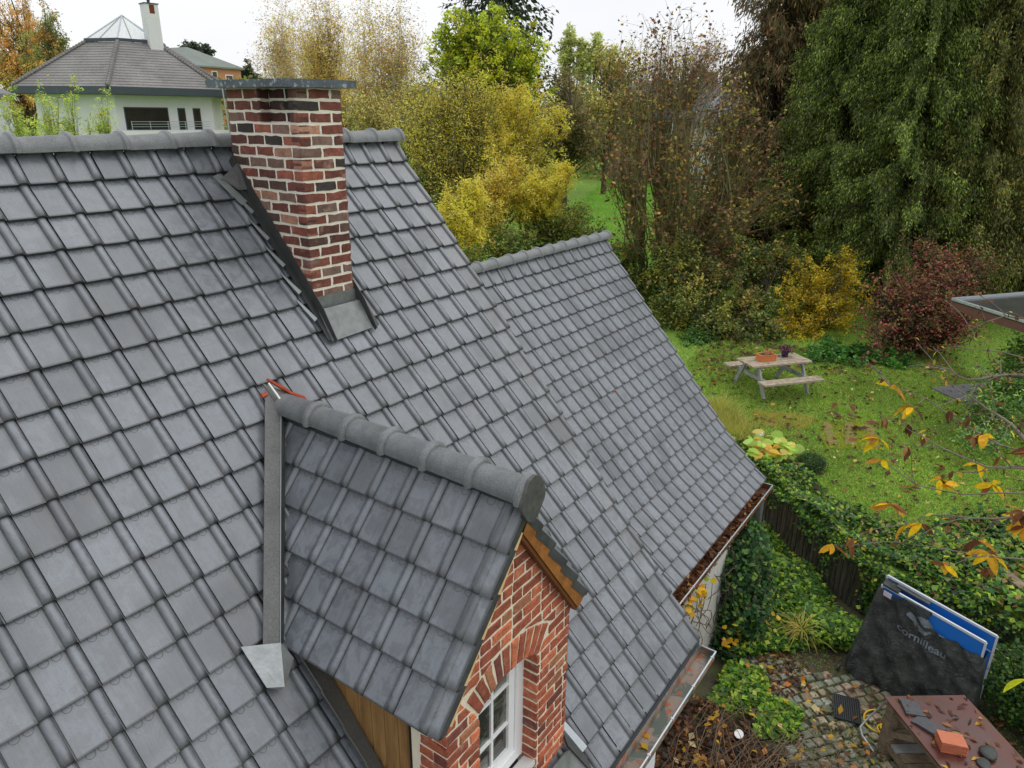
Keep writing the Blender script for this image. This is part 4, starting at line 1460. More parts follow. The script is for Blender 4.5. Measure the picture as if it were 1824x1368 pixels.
for q, (x, y) in enumerate(slots):
    me, v, f = random.choice(COBS)
    sc_ = 0.118 * random.uniform(0.82, 1.08)
    rz = ang + random.gauss(0, 0.1); z = YARD + 0.012 + random.uniform(-0.006, 0.008)
    if q < 300:
        c = random.choice(CC); kk = random.gauss(1, 0.14)
        link('cobblestone', me, (x, y, z), paving, (random.gauss(0, .03), random.gauss(0, .03), rz), (sc_, sc_ * random.uniform(.9, 1.1), sc_), tuple(t * kk for t in c))
    else:
        w = v * sc_
        w = np.stack([w[:, 0] * cos(rz) - w[:, 1] * sin(rz) + x, w[:, 0] * sin(rz) + w[:, 1] * cos(rz) + y, w[:, 2] + z], 1)
        VV.append(w); FF += [tuple(n + t for t in ff) for ff in f]; n += len(w)
if VV:
    M['cobble_mass'] = simple('cobble_mass', lin(118, 118, 106), 0.6, 0.35, 9, bump=0.4)
    obj('cobblestones_joined', np.concatenate(VV), FF, 'cobble_mass', paving, kind='stuff', smooth=True)

def in_poly(px, py, poly):
    c = np.zeros(len(px), bool)
    n = len(poly)
    for i in range(n):
        x0, y0 = poly[i]; x1, y1 = poly[(i + 1) % n]
        t = ((y0 > py) != (y1 > py)) & (px < (x1 - x0) * (py - y0) / (y1 - y0 + 1e-12) + x0)
        c ^= t
    return c

def scatter_poly(poly, n):
    a = np.array(poly); lo, hi = a.min(0), a.max(0)
    P = RNG.uniform(lo, hi, (n * 3, 2))
    P = P[in_poly(P[:, 0], P[:, 1], poly)][:n]
    return P

def carpet(name, polys, n, z, h, leaf, cols, kind='stuff', label=None, cat=None, up=1.0, clump=0.0, parent=None, mat='leaf', hang=0.0, shape=None, jitter=0.25):
    """low leafy ground cover or litter over plan polygons; z: level or function of x,y arrays"""
    Ps = np.concatenate([scatter_poly(p, int(n / len(polys))) for p in polys])
    if clump:
        ph = RNG.uniform(0, 6, 4)
        f = np.sin(Ps[:, 0] * 3.1 + ph[0]) * np.sin(Ps[:, 1] * 2.7 + ph[1]) + 0.7 * np.sin(Ps[:, 0] * 7.3 + ph[2]) * np.sin(Ps[:, 1] * 6.1 + ph[3])
        Ps = Ps[f + RNG.normal(0, 0.5, len(f)) > clump - 1.0]
        hh = h * np.clip(0.6 + 0.5 * (np.sin(Ps[:, 0] * 3.1 + ph[0]) * np.sin(Ps[:, 1] * 2.7 + ph[1])), 0.15, 1.2)
    else: hh = np.full(len(Ps), h)
    zz = z(Ps[:, 0], Ps[:, 1]) if callable(z) else np.full(len(Ps), float(z))
    P = np.column_stack([Ps, zz + RNG.random(len(Ps)) ** 0.7 * hh])
    s = RNG.uniform(0.6, 1.3, len(P))
    V, F = leaf_quads(P, leaf[0] * s, leaf[1] * s, up, hang)
    col = pick(cols, len(P), jitter)
    o = mesh_np(name, V, F, mat, np.repeat(col, 4, 0), kind=kind, parent=parent)
    if label: tag(o, label, cat)
    return o

IVY = [(54, 90, 48, 5), (42, 72, 40, 5), (80, 116, 54, 3), (34, 56, 34, 3), (112, 138, 62, 1.5), (96, 84, 50, .6)]
LIME = [(104, 138, 44, 5), (132, 158, 50, 4), (76, 112, 40, 4), (166, 172, 60, 1), (58, 92, 40, 2)]
DRY = [(104, 66, 38, 5), (78, 50, 32, 5), (130, 90, 50, 3), (54, 38, 28, 5), (160, 116, 54, 1), (92, 50, 34, 2)]
YEL = [(226, 176, 40, 4), (200, 150, 36, 3), (214, 190, 74, 2)]
GRASS = [(116, 150, 58, 5), (102, 138, 50, 4), (144, 164, 68, 4), (176, 176, 96, 3), (86, 116, 46, 2.5)]

# ivy bush against the extension wall, with its yellow creeper
t = thing('ivy_bush', 'dark green ivy climbing up against the white boarded wall below the gutter', 'bush', (3.4, -2.9, YARD))
def vol(n, blobs, leafsz, cols, nm, par, up=0.3, mat='leaf', jitter=0.22, shell=0.55):
    P, idx = in_blobs(blobs, n, shell)
    cf = np.clip(1 + RNG.normal(0, 0.12, (len(blobs), 1)), 0.7, 1.4)
    P += RNG.normal(0, 0.03, P.shape)
    s = RNG.uniform(0.65, 1.25, len(P))
    V, F = leaf_quads(P, leafsz[0] * s, leafsz[1] * s, up)
    return mesh_np(nm, V, F, mat, np.repeat(pick(cols, len(P), jitter, cf[idx]), 4, 0), parent=par)
vol(9000, [(3.6, -2.8, -5.8, .40, .32, .45), (4.1, -2.8, -5.7, .40, .30, .40), (3.7, -3.0, -6.7, .40, .32, .35), (3.6, -3.0, -6.4, .5, .38, .5), (4.1, -2.9, -6.3, .45, .38, .5), (3.3, -2.95, -6.85, .3, .25, .2)], (0.075, 0.07), IVY, 'foliage', t)
V, F = tubes_np(curve(RNG.uniform((3.2, -2.85, -6.9), (4.3, -2.8, -6.7), (46, 3)), RNG.uniform((2.6, -2.95, -5.9), (4.6, -2.78, -5.25), (46, 3)), 7, 0.18), np.full((46, 7), 0.006), 4)
mesh_np('stem', V, F, 'bark', parent=t)
t = thing('yellow_creeper', 'creeper with large round yellow autumn leaves beside the near gutter end', 'plant', (1.9, -2.9, YARD))
P = np.concatenate([RNG.normal((3.30, -3.02, -6.50), (0.16, 0.06, 0.16), (50, 3)), RNG.normal((2.0, -2.86, -5.28), (0.20, 0.03, 0.07), (36, 3)), RNG.normal((3.9, -3.2, -6.62), (0.16, 0.10, 0.14), (80, 3))])
s = RNG.uniform(0.7, 1.2, len(P)); V, F = leaf_round(P, 0.085 * s, 1.0)
mesh_np('foliage', V, F, 'leaf', np.repeat(pick(YEL + [(150, 160, 50, 2)], len(P), 0.15), 8, 0), parent=t, nside=8)
V, F = tubes_np(curve(RNG.uniform((1.9, -2.80, -6.6), (3.0, -2.76, -5.8), (16, 3)), RNG.uniform((1.6, -2.9, -5.5), (2.8, -2.77, -5.2), (16, 3)), 7, 0.2), np.full((16, 7), 0.006), 4)
mesh_np('stem', V, F, 'twig', parent=t)

# green belt at the foot of the palisade
t = thing('strawberry_bed', 'bright green low leafy bed at the foot of the palisade', 'ground cover', (4.6, -3.2, YARD))
carpet('foliage', [[(3.1, -3.1), (4.9, -2.55), (7.2, -2.3), (6.1, -3.4), (5.3, -4.0), (4.9, -4.6), (4.3, -4.4), (4.05, -3.9), (3.6, -3.5)]], 15000, YARD, 0.30, (0.075, 0.07), LIME + [(54, 92, 44, 5)], parent=t, clump=0.25)
t = thing('low_green_plants', 'small lime green plants growing on the leaf covered soil near the path', 'plant', (2.5, -3.4, YARD))
carpet('foliage', [[(2.2, -3.1), (3.0, -3.05), (3.2, -3.5), (2.6, -3.75), (2.2, -3.5)], [(2.0, -3.75), (2.7, -3.7), (2.75, -4.15), (2.2, -4.2)]], 3200, YARD, 0.16, (0.07, 0.065), LIME, parent=t, clump=0.2)
t = thing('spiky_grass', 'tuft of arching yellow blades in front of the palisade', 'plant', (4.15, -3.75, YARD))
n = 70
az = RNG.uniform(0, 2 * pi, n); ln = RNG.uniform(0.25, 0.5, n)
st = np.array([4.15, -3.75, YARD + 0.12]) + RNG.normal(0, 0.03, (n, 3)); en = st + np.stack([np.cos(az) * ln, np.sin(az) * ln, RNG.uniform(-0.05, 0.25, n)], 1)
P = curve(st, en, 5, 0.05); P[:, 2, 2] += 0.10; P[:, 1, 2] += .07; P[:, 3, 2] += 0.07
V, F = tubes_np(P, np.full((n, 5), 0.007) * np.array([1, 1, .8, .6, .3]), 3)
mesh_np('blades', V, F, simple('straw_blade', lin(196, 180, 84), 0.7, 0.25, 5), parent=t)
# moss and grass in the joints
carpet('path_moss', [[(1.0, -6.6), (4.4, -6.6), (4.5, -3.9), (3.4, -3.1), (2.2, -3.8)]], 11000, YARD + 0.01, 0.040, (0.035, 0.02), [(96, 112, 48, 6), (72, 84, 44, 5), (120, 130, 56, 2), (90, 76, 50, 3)], clump=0.62)
# leaf litter
carpet('leaf_litter', [[(-2.6, -4.2), (1.9, -3.9), (2.2, -4.0), (2.4, -3.5), (2.0, -2.7), (0.2, -2.6), (-2, -3.5)], [(0.4, -4.9), (1.6, -4.7), (2.1, -3.6), (0.5, -3.4)]], 11500, YARD + 0.01, 0.12, (0.085, 0.055), DRY + [(48, 36, 28, 8)], clump=0.15)
carpet('path_leaves', [[(1.2, -6.6), (4.5, -6.6), (4.9, -4.4), (4.2, -3.6), (1.8, -3.2)]], 420, YARD + 0.05, 0.03, (0.085, 0.055), DRY)
carpet('path_leaves', [[(2.7, -3.9), (3.5, -3.0), (4.4, -2.7), (3.9, -3.6), (3.3, -4.1)]], 900, YARD + 0.02, 0.03, (0.07, 0.03), DRY)
carpet('pale_leaves', [[(-0.6, -5.2), (2.6, -5.2), (3.6, -3.4), (0.5, -3.0)]], 150, YARD + 0.10, 0.06, (0.10, 0.07), [(222, 176, 50, 4), (206, 184, 130, 2), (190, 116, 44, 3)], jitter=0.12)
V, F = tubes_np(curve(RNG.uniform((-0.6, -4.9, -6.9), (2.2, -3.3, -6.85), (170, 3)), RNG.uniform((-0.9, -5.1, -6.88), (2.5, -3.0, -6.62), (170, 3)), 5, 0.25) * 1.0, np.full((170, 5), 0.004), 3)
mesh_np('dead_stems', V, F, 'twig', kind='stuff')
mb = MB(); mb.tube([(1.55, -4.12, YARD + 0.10), (1.72, -4.25, YARD + 0.12), (2.0, -4.62, YARD + 0.08), (2.35, -5.1, YARD + 0.06)], [0.008, 0.007, 0.006, 0.004], 5)
mb.tube([(1.75, -4.3, YARD + 0.12), (2.1, -4.45, YARD + 0.1)], [0.005, 0.003], 5)
tag(mb.build('fallen_branch', 'twig'), 'long pale dry branch lying across the wet cobbles', 'branch')
mb = MB()
for q in range(10):
    a = 2 * pi * q / 10; mb.v.append((1.82 + 0.075 * cos(a), -3.62 + 0.055 * sin(a), YARD + 0.13 + 0.01 * sin(a)))
mb.f.append(tuple(range(10)))
mb2 = plate([Vector(v) for v in mb.v], 0.01, (0, 0, 1)); tag(obj('mushroom_cap', *mb2, 'white_strip'), 'round whitish disc lying on the dark leaf litter', 'mushroom')

# rubber mat
mat_ = thing('door_mat', 'black rubber grid mat lying on the cobbles', 'mat', (3.10, -4.60, YARD + 0.075))
ux = Vector((3.353 - 3.276, -4.703 + 4.397, 0)); uy = Vector((2.864 - 3.276, -4.511 + 4.397, 0))
o0 = Vector((3.276, -4.397, YARD + 0.075))
mb = MB()
for i in range(13):
    c = o0 + ux * (i / 12) + uy * 0.5; mb.obox(c, uy / 2, ux.normalized() * 0.005, (0, 0, 0.008))
for i in range(17):
    c = o0 + uy * (i / 16) + ux * 0.5; mb.obox(c + Vector((0, 0, 0.001)), ux / 2, uy.normalized() * 0.004, (0, 0, 0.008))
M['rubber'] = simple('rubber', lin(52, 54, 56), 0.5, 0.2, 9)
mb.build('mesh_grid', 'rubber', mat_)
mb = MB(); mb.add(*plate([o0 - Vector((0, 0, .012)), o0 + uy - Vector((0, 0, .012)), o0 + uy + ux - Vector((0, 0, .012)), o0 + ux - Vector((0, 0, .012))], 0.005, (0, 0, 1))); mb.build('backing', 'black', mat_)

# hose and chrome tube
M['hose'] = simple('yellow_hose', lin(226, 186, 40), 0.4, 0.1, 9)
mb = MB()
mb.tube([(3.15 + 0.20 * cos(a), -4.98 + 0.17 * sin(a), YARD + 0.05) for a in np.linspace(0.2, 3.6, 14)], 0.011, 6)
mb.tube([(2.98 + 0.12 * cos(a), -5.12 + 0.13 * sin(a), YARD + 0.09 + 0.01 * a) for a in np.linspace(-1.2, 5.2, 22)], 0.011, 6)
mb.tube([(2.99 + 0.10 * cos(a), -5.13 + 0.11 * sin(a), YARD + 0.13) for a in np.linspace(-0.8, 4.6, 18)], 0.011, 6)
tag(mb.build('garden_hose', 'hose', smooth=True), 'yellow garden hose coiled on the ground beside the wooden bench', 'hose')
mb = MB(); mb.tube([(2.92, -5.02, -6.42), (2.80, -4.86, -6.72), (2.74, -4.82, -6.80), (2.68, -4.86, -6.86), (2.60, -5.02, -6.95)], 0.013, 8)
tag(mb.build('bent_metal_tube', 'galv', smooth=True), 'bent shiny metal tube leaning against the corner of the wooden bench', 'tube')

# ---- folded table tennis table under its torn cover
tt = thing('tennis_table', 'folded blue table tennis table under a torn black cover', 'table', (4.05, -5.15, YARD))
A0, B0 = Vector((4.10, -4.50, 0)), Vector((3.99, -5.80, 0))
dv = (B0 - A0).normalized(); nv = Vector((-dv.y, dv.x, 0))       # nv points away from the viewer or towards; fixed below
if nv.dot(CAMV - A0) < 0: nv = -nv                                  # towards the viewer
M['blue'] = simple('blue_top', lin(30, 108, 196), 0.35, 0.06, 4)
M['alu'] = simple('alu_edge', lin(196, 202, 208), 0.35, 0.12, 9)
for i, (off, x0, x1, zt, tilt) in enumerate(((0.07, 0.14, 1.38, -5.675, -0.02), (-0.13, 0.15, 1.47, -5.63, 0.03))):
    n_ = nv * off
    c = A0 + dv * (x0 + x1) / 2 + n_ + Vector((0, 0, (zt + YARD + 0.12) / 2))
    hh = (zt - YARD - 0.12) / 2
    up = (Vector((0, 0, 1)) + nv * tilt).normalized()
    sk = -0.217                                                   # leans: the far end stands lower
    mb = MB(); mb.obox(c, dv * (x1 - x0) / 2 + Vector((0, 0, sk * (x1 - x0) / 2)), nv * 0.008, up * hh); tp = mb.build('table_half', 'blue', tt)
    WL[tp] = WL[tt]
    e1 = c + up * hh
    mb = MB()
    hv = dv * (x1 - x0) / 2 + Vector((0, 0, sk * (x1 - x0) / 2))
    mb.obox(e1, hv, nv * 0.014, up * 0.016)
    for sg in (-1, 1): mb.obox(c + hv * sg, dv * 0.014, nv * 0.014, up * hh)
    mb.obox(c + up * (hh - 0.245), hv * 0.97, nv * 0.0105, up * 0.006)
    mb.build('rim', 'alu', tp, origin=tuple(WL[tt]))
def cover_material():
    k = NT('black_cover')
    p = k.pos((1, 1, 1)); ps = k.pos((40, 9, 30))
    n1 = k.noise(3.2, 4, 0.6, p); n2 = k.noise(1.0, 4, 0.75, ps); n3 = k.noise(70, 3, 0.7, p)
    col = k.mix(k.ramp(n1, [(0.35, 0.0), (0.7, 1.0)]), lin(44, 48, 48), lin(74, 79, 77))
    col = k.mix(k.math('MULTIPLY', k.ramp(n3, [(0.55, 0.0), (0.66, 1.0)]), k.ramp(n1, [(0.48, 0.0), (0.62, 0.7)])), col, lin(96, 108, 82))
    col = k.mix(k.ramp(n2, [(0.62, 0.0), (0.70, 0.35)]), col, lin(126, 132, 132))
    k.base(col); k.rough(0.36); k.bump(k.math('ADD', n2, k.math('MULTIPLY', k.noise(9, 5, 0.7, p, 1.2), 2.5)), 0.9, 0.03)
    return k.m
M['cover'] = cover_material()
# the cover: a draped sheet, front face bellied, wider at the ground, torn open along the top right
nu, nv_ = 46, 26
V, F = [], []
def topline(u):      # height of the cover's upper edge along the length
    full = -5.535 - 0.217 * 1.27 * u
    if u < 0.46: return full - 0.035 - 0.03 * u + 0.015 * sin(u * 40)
    t = min(1, (u - 0.46) / 0.05)
    return full - 0.045 - t * (0.165 + 0.012 * sin(u * 31) + 0.006 * sin(u * 73))
for i in range(nu + 1):
    u = i / nu
    zt = topline(u)
    for k in range(nv_ + 1):
        v = k / nv_
        z = zt + (YARD + 0.10 - 0.10 * u - zt) * v
        L = 0.11 - 0.16 * v * (1 - u) ** 2 + u * 1.30 + 0.03 * v * u
        d = 0.100 + 0.22 * v ** 1.6 * (1 - 0.25 * u) + 0.018 * sin(u * 23 + v * 4) * v + 0.014 * sin(v * 17 - u * 28) + 0.03 * sin(pi * u) * sin(pi * v) + 0.02 * sin(u * 60 + v * 9) * v * v + 0.012 * sin(u * 13 + 3 * sin(v * 9)) + 0.008 * sin(v * 41 + 6 * sin(u * 11))
        d += random.gauss(0, 0.0025)
        p = A0 + dv * L + nv * d
        V.append((p.x, p.y, z))
for i in range(nu):
    for k in range(nv_):
        a = i * (nv_ + 1) + k
        F.append((a, a + 1, a + nv_ + 2, a + nv_ + 1))
# left end and right end panels
def endpanel(i0, back, bulge):
    k0 = len(V)
    base = [Vector(V[i0 * (nv_ + 1) + k]) for k in range(nv_ + 1)]
    m_ = 7
    for k, b in enumerate(base):
        v = k / nv_
        for q in range(m_ + 1):
            t = q / m_
            p = b - nv * t * (back + 0.30 * v) + dv * bulge * sin(pi * t) * (0.3 + v) + nv * 0.0
            V.append((p.x, p.y, b.z + (0.02 * sin(t * 9) if k else 0)))
    for k in range(nv_):
        for q in range(m_):
            a = k0 + k * (m_ + 1) + q
            F.append((a, a + 1, a + m_ + 2, a + m_ + 1))
endpanel(0, 0.34, -0.05)
endpanel(nu, 0.30, 0.05)
cover = obj('cover', V, F, 'cover', tt, smooth=True)
WL[cover] = WL[tt]
mb = MB()   # strip of cover still lying over the top at the left
mb.obox(A0 + dv * 0.25 + nv * -0.03 + Vector((0, 0, -5.545)), dv * 0.10 + Vector((0, 0, -0.022)), nv * 0.12, (0, 0, 0.012), 0.012)
mb.build('cover_flap', 'cover', tt)
mb = MB(); mb.obox(A0 + dv * 0.58 + nv * 0.085 + Vector((0, 0, -5.67)), dv * 0.17 + Vector((0, 0, -0.04)), nv * 0.02, (0, 0, 0.05), 0.02)
mb.obox(A0 + dv * 0.50 + nv * -0.08 + Vector((0, 0, -5.585)), dv * 0.20 + Vector((0, 0, -0.045)), nv * 0.06, (0, 0, 0.012), 0.015)
mb.build('cover_flap', simple('torn_edge', lin(70, 76, 80), 0.5, 0.6, 20), tt)
mb = MB(); mb.obox(A0 + dv * 0.23 + nv * 0.125 + Vector((0, 0, -5.62)), dv * 0.05 + Vector((0, 0, -0.012)), nv * 0.004, (0, 0, 0.035)); mb.build('sticker', simple('sticker', lin(196, 190, 204), 0.5, 0.1, 5), tt)
for (l_, n2_) in ((0.0, 0.24), (1.36, 0.22), (0.04, -0.3)):
    mb = MB(); c = A0 + dv * (l_ - 0.14) + nv * n2_ + Vector((0, 0, YARD + 0.05))
    mb.tube([c - dv * 0.012, c + dv * 0.012], 0.05, 12); mb.build('castor', 'rubber', tt)
# lettering and the emblem printed on the cover
M['print'] = simple('cover_print', lin(112, 124, 132), 0.6, 0.35, 20)
fd = bpy.data.curves.new('logo_text', 'FONT'); fd.body = 'cornilleau'; fd.size = 0.155; fd.space_character = 1.0; fd.extrude = 0.0012; fd.offset = 0.0022
to = bpy.data.objects.new('logo_text', fd); COL.objects.link(to)
dg = bpy.context.evaluated_depsgraph_get()
me = bpy.data.meshes.new_from_object(to.evaluated_get(dg)); bpy.data.objects.remove(to, do_unlink=True)
def cover_pt(a, b, lift=0.012):
    """a metres along the table, b metres above the print's base line -> on the cover face"""
    u = (a - 0.11) / 1.31
    z = -6.03 - 0.31 * (a - 0.42) + b
    zt = topline(u); v = (z - zt) / (YARD + 0.10 - 0.10 * u - zt)
    v = min(max(v, 0), 1)
    d = 0.100 + 0.22 * v ** 1.6 * (1 - 0.25 * u) + 0.018 * sin(u * 23 + v * 4) * v + 0.014 * sin(v * 17 - u * 28) + 0.03 * sin(pi * u) * sin(pi * v) + 0.02 * sin(u * 60 + v * 9) * v * v
    p = A0 + dv * a + nv * (d + lift)
    return (p.x, p.y, z)
tw_ = max(v.co.x for v in me.vertices)
vs = [cover_pt(0.42 + v.co.x * 0.60 / tw_, v.co.y * 0.85, 0.016 + v.co.z) for v in me.vertices]
obj('lettering', vs, [tuple(p.vertices) for p in me.polygons], 'print', cover, origin=tuple(WL[tt]))
def disc_on(cx, cz, r, cut, nm='emblem'):
    g = 18; V_, F_ = [], []
    idx = {}
    for i in range(g + 1):
        for k in range(g + 1):
            x, y = -1 + 2 * i / g, -1 + 2 * k / g
            if x * x + y * y > 1.0 or cut(x, y): continue
            idx[i, k] = len(V_); V_.append(cover_pt(cx + x * r, cz + y * r, 0.016))
    for i in range(g):
        for k in range(g):
            q = [(i, k), (i + 1, k), (i + 1, k + 1), (i, k + 1)]
            if all(t in idx for t in q): F_.append(tuple(idx[t] for t in q))
    obj(nm, V_, F_, 'print', cover, origin=tuple(WL[tt]))
disc_on(0.70, 0.25, 0.12, lambda x, y: abs(y + 0.15 + 0.35 * x - 0.5 * x * x) < 0.14)
disc_on(0.55, 0.25, 0.065, lambda x, y: y < -0.35 - 0.3 * x)

# ---- wooden bench with the brown sheet top
wb = thing('outdoor_counter', 'rough timber garden counter topped with a wet reddish brown board', 'counter', (2.72, -5.7, YARD))
Q = [Vector((2.711, -4.991, -6.2)), Vector((3.30, -5.77, -6.2)), Vector((2.35, -6.62, -6.2)), Vector((1.77, -5.85, -6.2))]
def board_material():
    k = NT('brown_board')
    p = k.pos(); n1 = k.noise(2.2, 5, 0.6, p); n2 = k.noise(14, 4, 0.6, p)
    col = k.mix(k.ramp(n1, [(0.4, 0.0), (0.6, 1.0)]), lin(80, 44, 38), lin(98, 58, 48))
    k.base(col); k.rough(k.ramp(n1, [(0.4, 0.25), (0.6, 0.5)])); k.bump(n2, 0.1, 0.004)
    return k.m
M['bboard'] = board_material()
obj('top_board', *plate(Q[::-1], 0.02, (0, 0, 1)), 'bboard', wb)
e1 = (Q[1] - Q[0]).normalized(); e2 = (Q[3] - Q[0]).normalized()
down = Vector((0, 0, -1))
def post(u, v, z0=-6.235, w=0.05, z1=YARD):
    c = Q[0] + e1 * u + e2 * v
    mb = MB(); mb.obox(Vector((c.x, c.y, (z0 + z1) / 2)), e1 * w, e2 * w, (0, 0, (z0 - z1) / 2), 0.004); mb.build('post', 'oldwood', wb)
for u, v in ((0.08, 0.10), (0.08, 0.98), (0.88, 0.10), (0.88, 0.98)): post(u, v)
for u in (0.08, 0.88):
    a = Q[0] + e1 * u + e2 * 0.02 + down * 0.075; b = Q[0] + e1 * u + e2 * 1.18 + down * 0.075
    mb = MB(); mb.beam(a, b, 0.05, 0.10); mb.build('rail', 'oldwood', wb)
    a = Q[0] + e1 * u + e2 * 0.16 + down * 0.42; b = Q[0] + e1 * u + e2 * 0.52 + down * 0.13
    mb = MB(); mb.beam(a, b, 0.045, 0.07); mb.build('brace', 'oldwood', wb)
    a = Q[0] + e1 * u + e2 * 0.14 + down * 0.62; b = Q[0] + e1 * u + e2 * 1.1 + down * 0.62
    mb = MB(); mb.beam(a, b, 0.05, 0.09); mb.build('rail', 'oldwood', wb)
for i in range(7):
    a = Q[0] + e2 * (0.12 + 0.14 * i) + e1 * 0.06 + down * 0.555; b = a + e1 * 0.84
    mb = MB(); mb.beam(a, b, 0.125, 0.022); mb.build('shelf_board', 'greywood' if i == 1 else 'oldwood', wb)
for i in range(5):
    z = -6.3 - 0.14 * i
    a = Q[0] + e1 * 0.03 + e2 * 0.045; b = Q[0] + e1 * 0.93 + e2 * 0.045
    a.z = b.z = z
    mb = MB(); mb.beam(a, b, 0.03, 0.125); mb.build('side_board', 'oldwood', wb)
# things on the counter
def on_top(u, v, z=0.0): return Q[0] + e1 * u + e2 * v + Vector((0, 0, 0.001 + z))
M['dark_tile'] = simple('dark_sample_tile', lin(72, 74, 78), 0.45, 0.3, 20, bump=0.3)
def sample(u, v, rot, w, l, nm, label):
    c = on_top(u, v, 0.012)
    d1 = (e1 * cos(rot) + e2 * sin(rot)); d2 = (e2 * cos(rot) - e1 * sin(rot))
    me_, vv, ff, uu = T_STD
    mb = MB(); mb.obox(c, d1 * w / 2, d2 * l / 2, (0, 0, 0.009), 0.002)
    mb.obox(c + d2 * (l / 2 - 0.02) + Vector((0, 0, 0.013)), d1 * w / 2, d2 * 0.016, (0, 0, 0.005), 0.001)
    mb.obox(c - d1 * (w / 2 - 0.025) + Vector((0, 0, 0.014)), d1 * 0.02, d2 * (l / 2 - 0.04), (0, 0, 0.006), 0.001)
    tag(mb.build(nm, 'dark_tile'), label, 'tile')
sample(0.20, 0.20, 0.25, 0.20, 0.26, 'loose_tile', 'flat dark grey sample tile nearest the far corner of the brown counter')
sample(0.22, 0.47, -0.55, 0.20, 0.28, 'loose_tile', 'dark grey sample tile lying askew next to the orange stack')
st = thing('tile_stack', 'neat stack of thin orange clay tiles on the brown counter', 'tile stack', tuple(on_top(0.26, 0.74)), None)
M['orange_tile'] = simple('orange_clay', lin(196, 116, 84), 0.75, 0.15, 14, fine=0.08)
for i in range(11):
    r = 0.30 + random.gauss(0, 0.025); c = on_top(0.27, 0.76, 0.008 + i * 0.0115) + Vector((random.gauss(0, 0.002), random.gauss(0, 0.002), 0))
    d1 = (e1 * cos(r) + e2 * sin(r)); d2 = (e2 * cos(r) - e1 * sin(r))
    mb = MB(); mb.obox(c, d1 * 0.125, d2 * 0.095, (0, 0, 0.0036), 0.0012); mb.build('clay_tile', 'orange_tile', st)
M['stone'] = simple('dark_stone', lin(66, 70, 66), 0.6, 0.4, 14, bump=0.4)
def pebble(c, rx, ry, rz, nm, mt, label, cat):
    mb = MB()
    for i in range(7):
        a = pi * i / 6
        for q in range(12):
            b = 2 * pi * q / 12; w = 1 + 0.08 * sin(3 * b + i)
            mb.v.append((c[0] + rx * sin(a) * cos(b) * w, c[1] + ry * sin(a) * sin(b) * w, c[2] + rz * cos(a)))
    for i in range(6):
        for q in range(12): mb.f.append((i * 12 + q, (i + 1) * 12 + q, (i + 1) * 12 + (q + 1) % 12, i * 12 + (q + 1) % 12))
    return tag(mb.build(nm, mt, smooth=True), label, cat)
p = on_top(0.62, 0.86); pebble((p.x, p.y, p.z + 0.03), 0.11, 0.09, 0.032, 'dark_bag', 'stone', 'black crumpled lump lying among leaves on the brown counter', 'bag')
p = on_top(0.48, 0.98); pebble((p.x, p.y, p.z + 0.014), 0.09, 0.07, 0.015, 'flat_stone', 'stone', 'flat green grey stone near the lower edge of the brown counter', 'stone')
p = on_top(0.45, 0.60); pebble((p.x, p.y, p.z + 0.008), 0.062, 0.058, 0.009, 'round_leaf', simple('olive_leaf', lin(142, 124, 70), 0.6, 0.2, 9), 'round olive brown leaf beside the orange tile stack', 'leaf')
n = 90
uv_ = RNG.uniform((0.04, 0.04), (0.94, 1.15), (n, 2)); pp = np.array([list(on_top(a, b, 0.006)) for a, b in uv_])
V, F = leaf_quads(pp, RNG.uniform(0.06, 0.13, n), RNG.uniform(0.025, 0.05, n), 3.0, 0, 0.25)
mesh_np('counter_leaves', V, F, 'leaf', np.repeat(pick(DRY + [(206, 160, 60, 2)], n, 0.2), 4, 0), kind='stuff')

# ---- palisade
pal_ = thing('palisade', 'weathered upright log palisade holding back the lawn, ivy spilling over its top', 'retaining wall', (6.2, -3.4, YARD))
line = [Vector((x, y, 0)) for x, y in YARD_POLY[1:9]]
d_ = 0.0; cnt = 0
for a, b in zip(line, line[1:]):
    L = (b - a).length; dr = (b - a) / L
    x = 0.0
    while x < L:
        p = a + dr * x
        if cnt < 46:
            h = LAWN - 0.03 + random.gauss(0, 0.025)
            rr = 0.052 + random.gauss(0, 0.004)
            c = Vector((p.x - 0.06 * dr.y * 0, p.y, 0))
            ins = Vector((dr.y, -dr.x, 0)) * -0.0
            mb = MB(); mb.tube([(p.x, p.y, YARD), (p.x + random.gauss(0, .006), p.y + random.gauss(0, .006), h - 0.012), (p.x, p.y, h)], [rr, rr, rr * 0.8], 7)
            mb.build('log', 'log', pal_)
        cnt += 1
        x += 0.108
# ivy bank over the palisade
def shift(pts, d): return [(x + d[0], y + d[1]) for x, y in pts]
t = thing('ivy_bank', 'tangle of ivy and low shrubs spilling along the top of the palisade', 'ground cover', (6.2, -3.6, LAWN))
band = [(8.4, -1.0), (7.35, -2.0), (6.62, -2.9), (6.1, -3.5), (5.68, -4.0), (5.48, -4.7), (5.35, -5.4), (6.3, -5.2), (6.7, -4.8), (6.6, -4.2), (6.9, -3.6), (7.6, -2.9), (8.2, -2.1), (9.2, -1.3)]
carpet('foliage', [band], 21000, LAWN, 0.30, (0.075, 0.065), IVY + LIME + [(120, 112, 70, 2), (150, 130, 90, 1)], parent=t, clump=0.3)
lip = np.array([(8.2, -0.6), (6.98, -2.40), (6.39, -3.16), (5.83, -3.74), (5.50, -4.14), (5.32, -4.60), (5.22, -5.3), (5.05, -6.4), (4.6, -8.5)])
tt_ = np.where(RNG.random(7500) < 0.6, RNG.uniform(0, 6, 7500), RNG.uniform(4.3, 7.9, 7500)); i0 = tt_.astype(int); f = (tt_ - i0)[:, None]
P2_ = lip[i0] * (1 - f) + lip[i0 + 1] * f
hz_ = np.where(tt_ > 4.3, 1.1, np.abs(np.sin(tt_ * 5.0) + np.sin(tt_ * 2.3 + 1)) * 0.5)
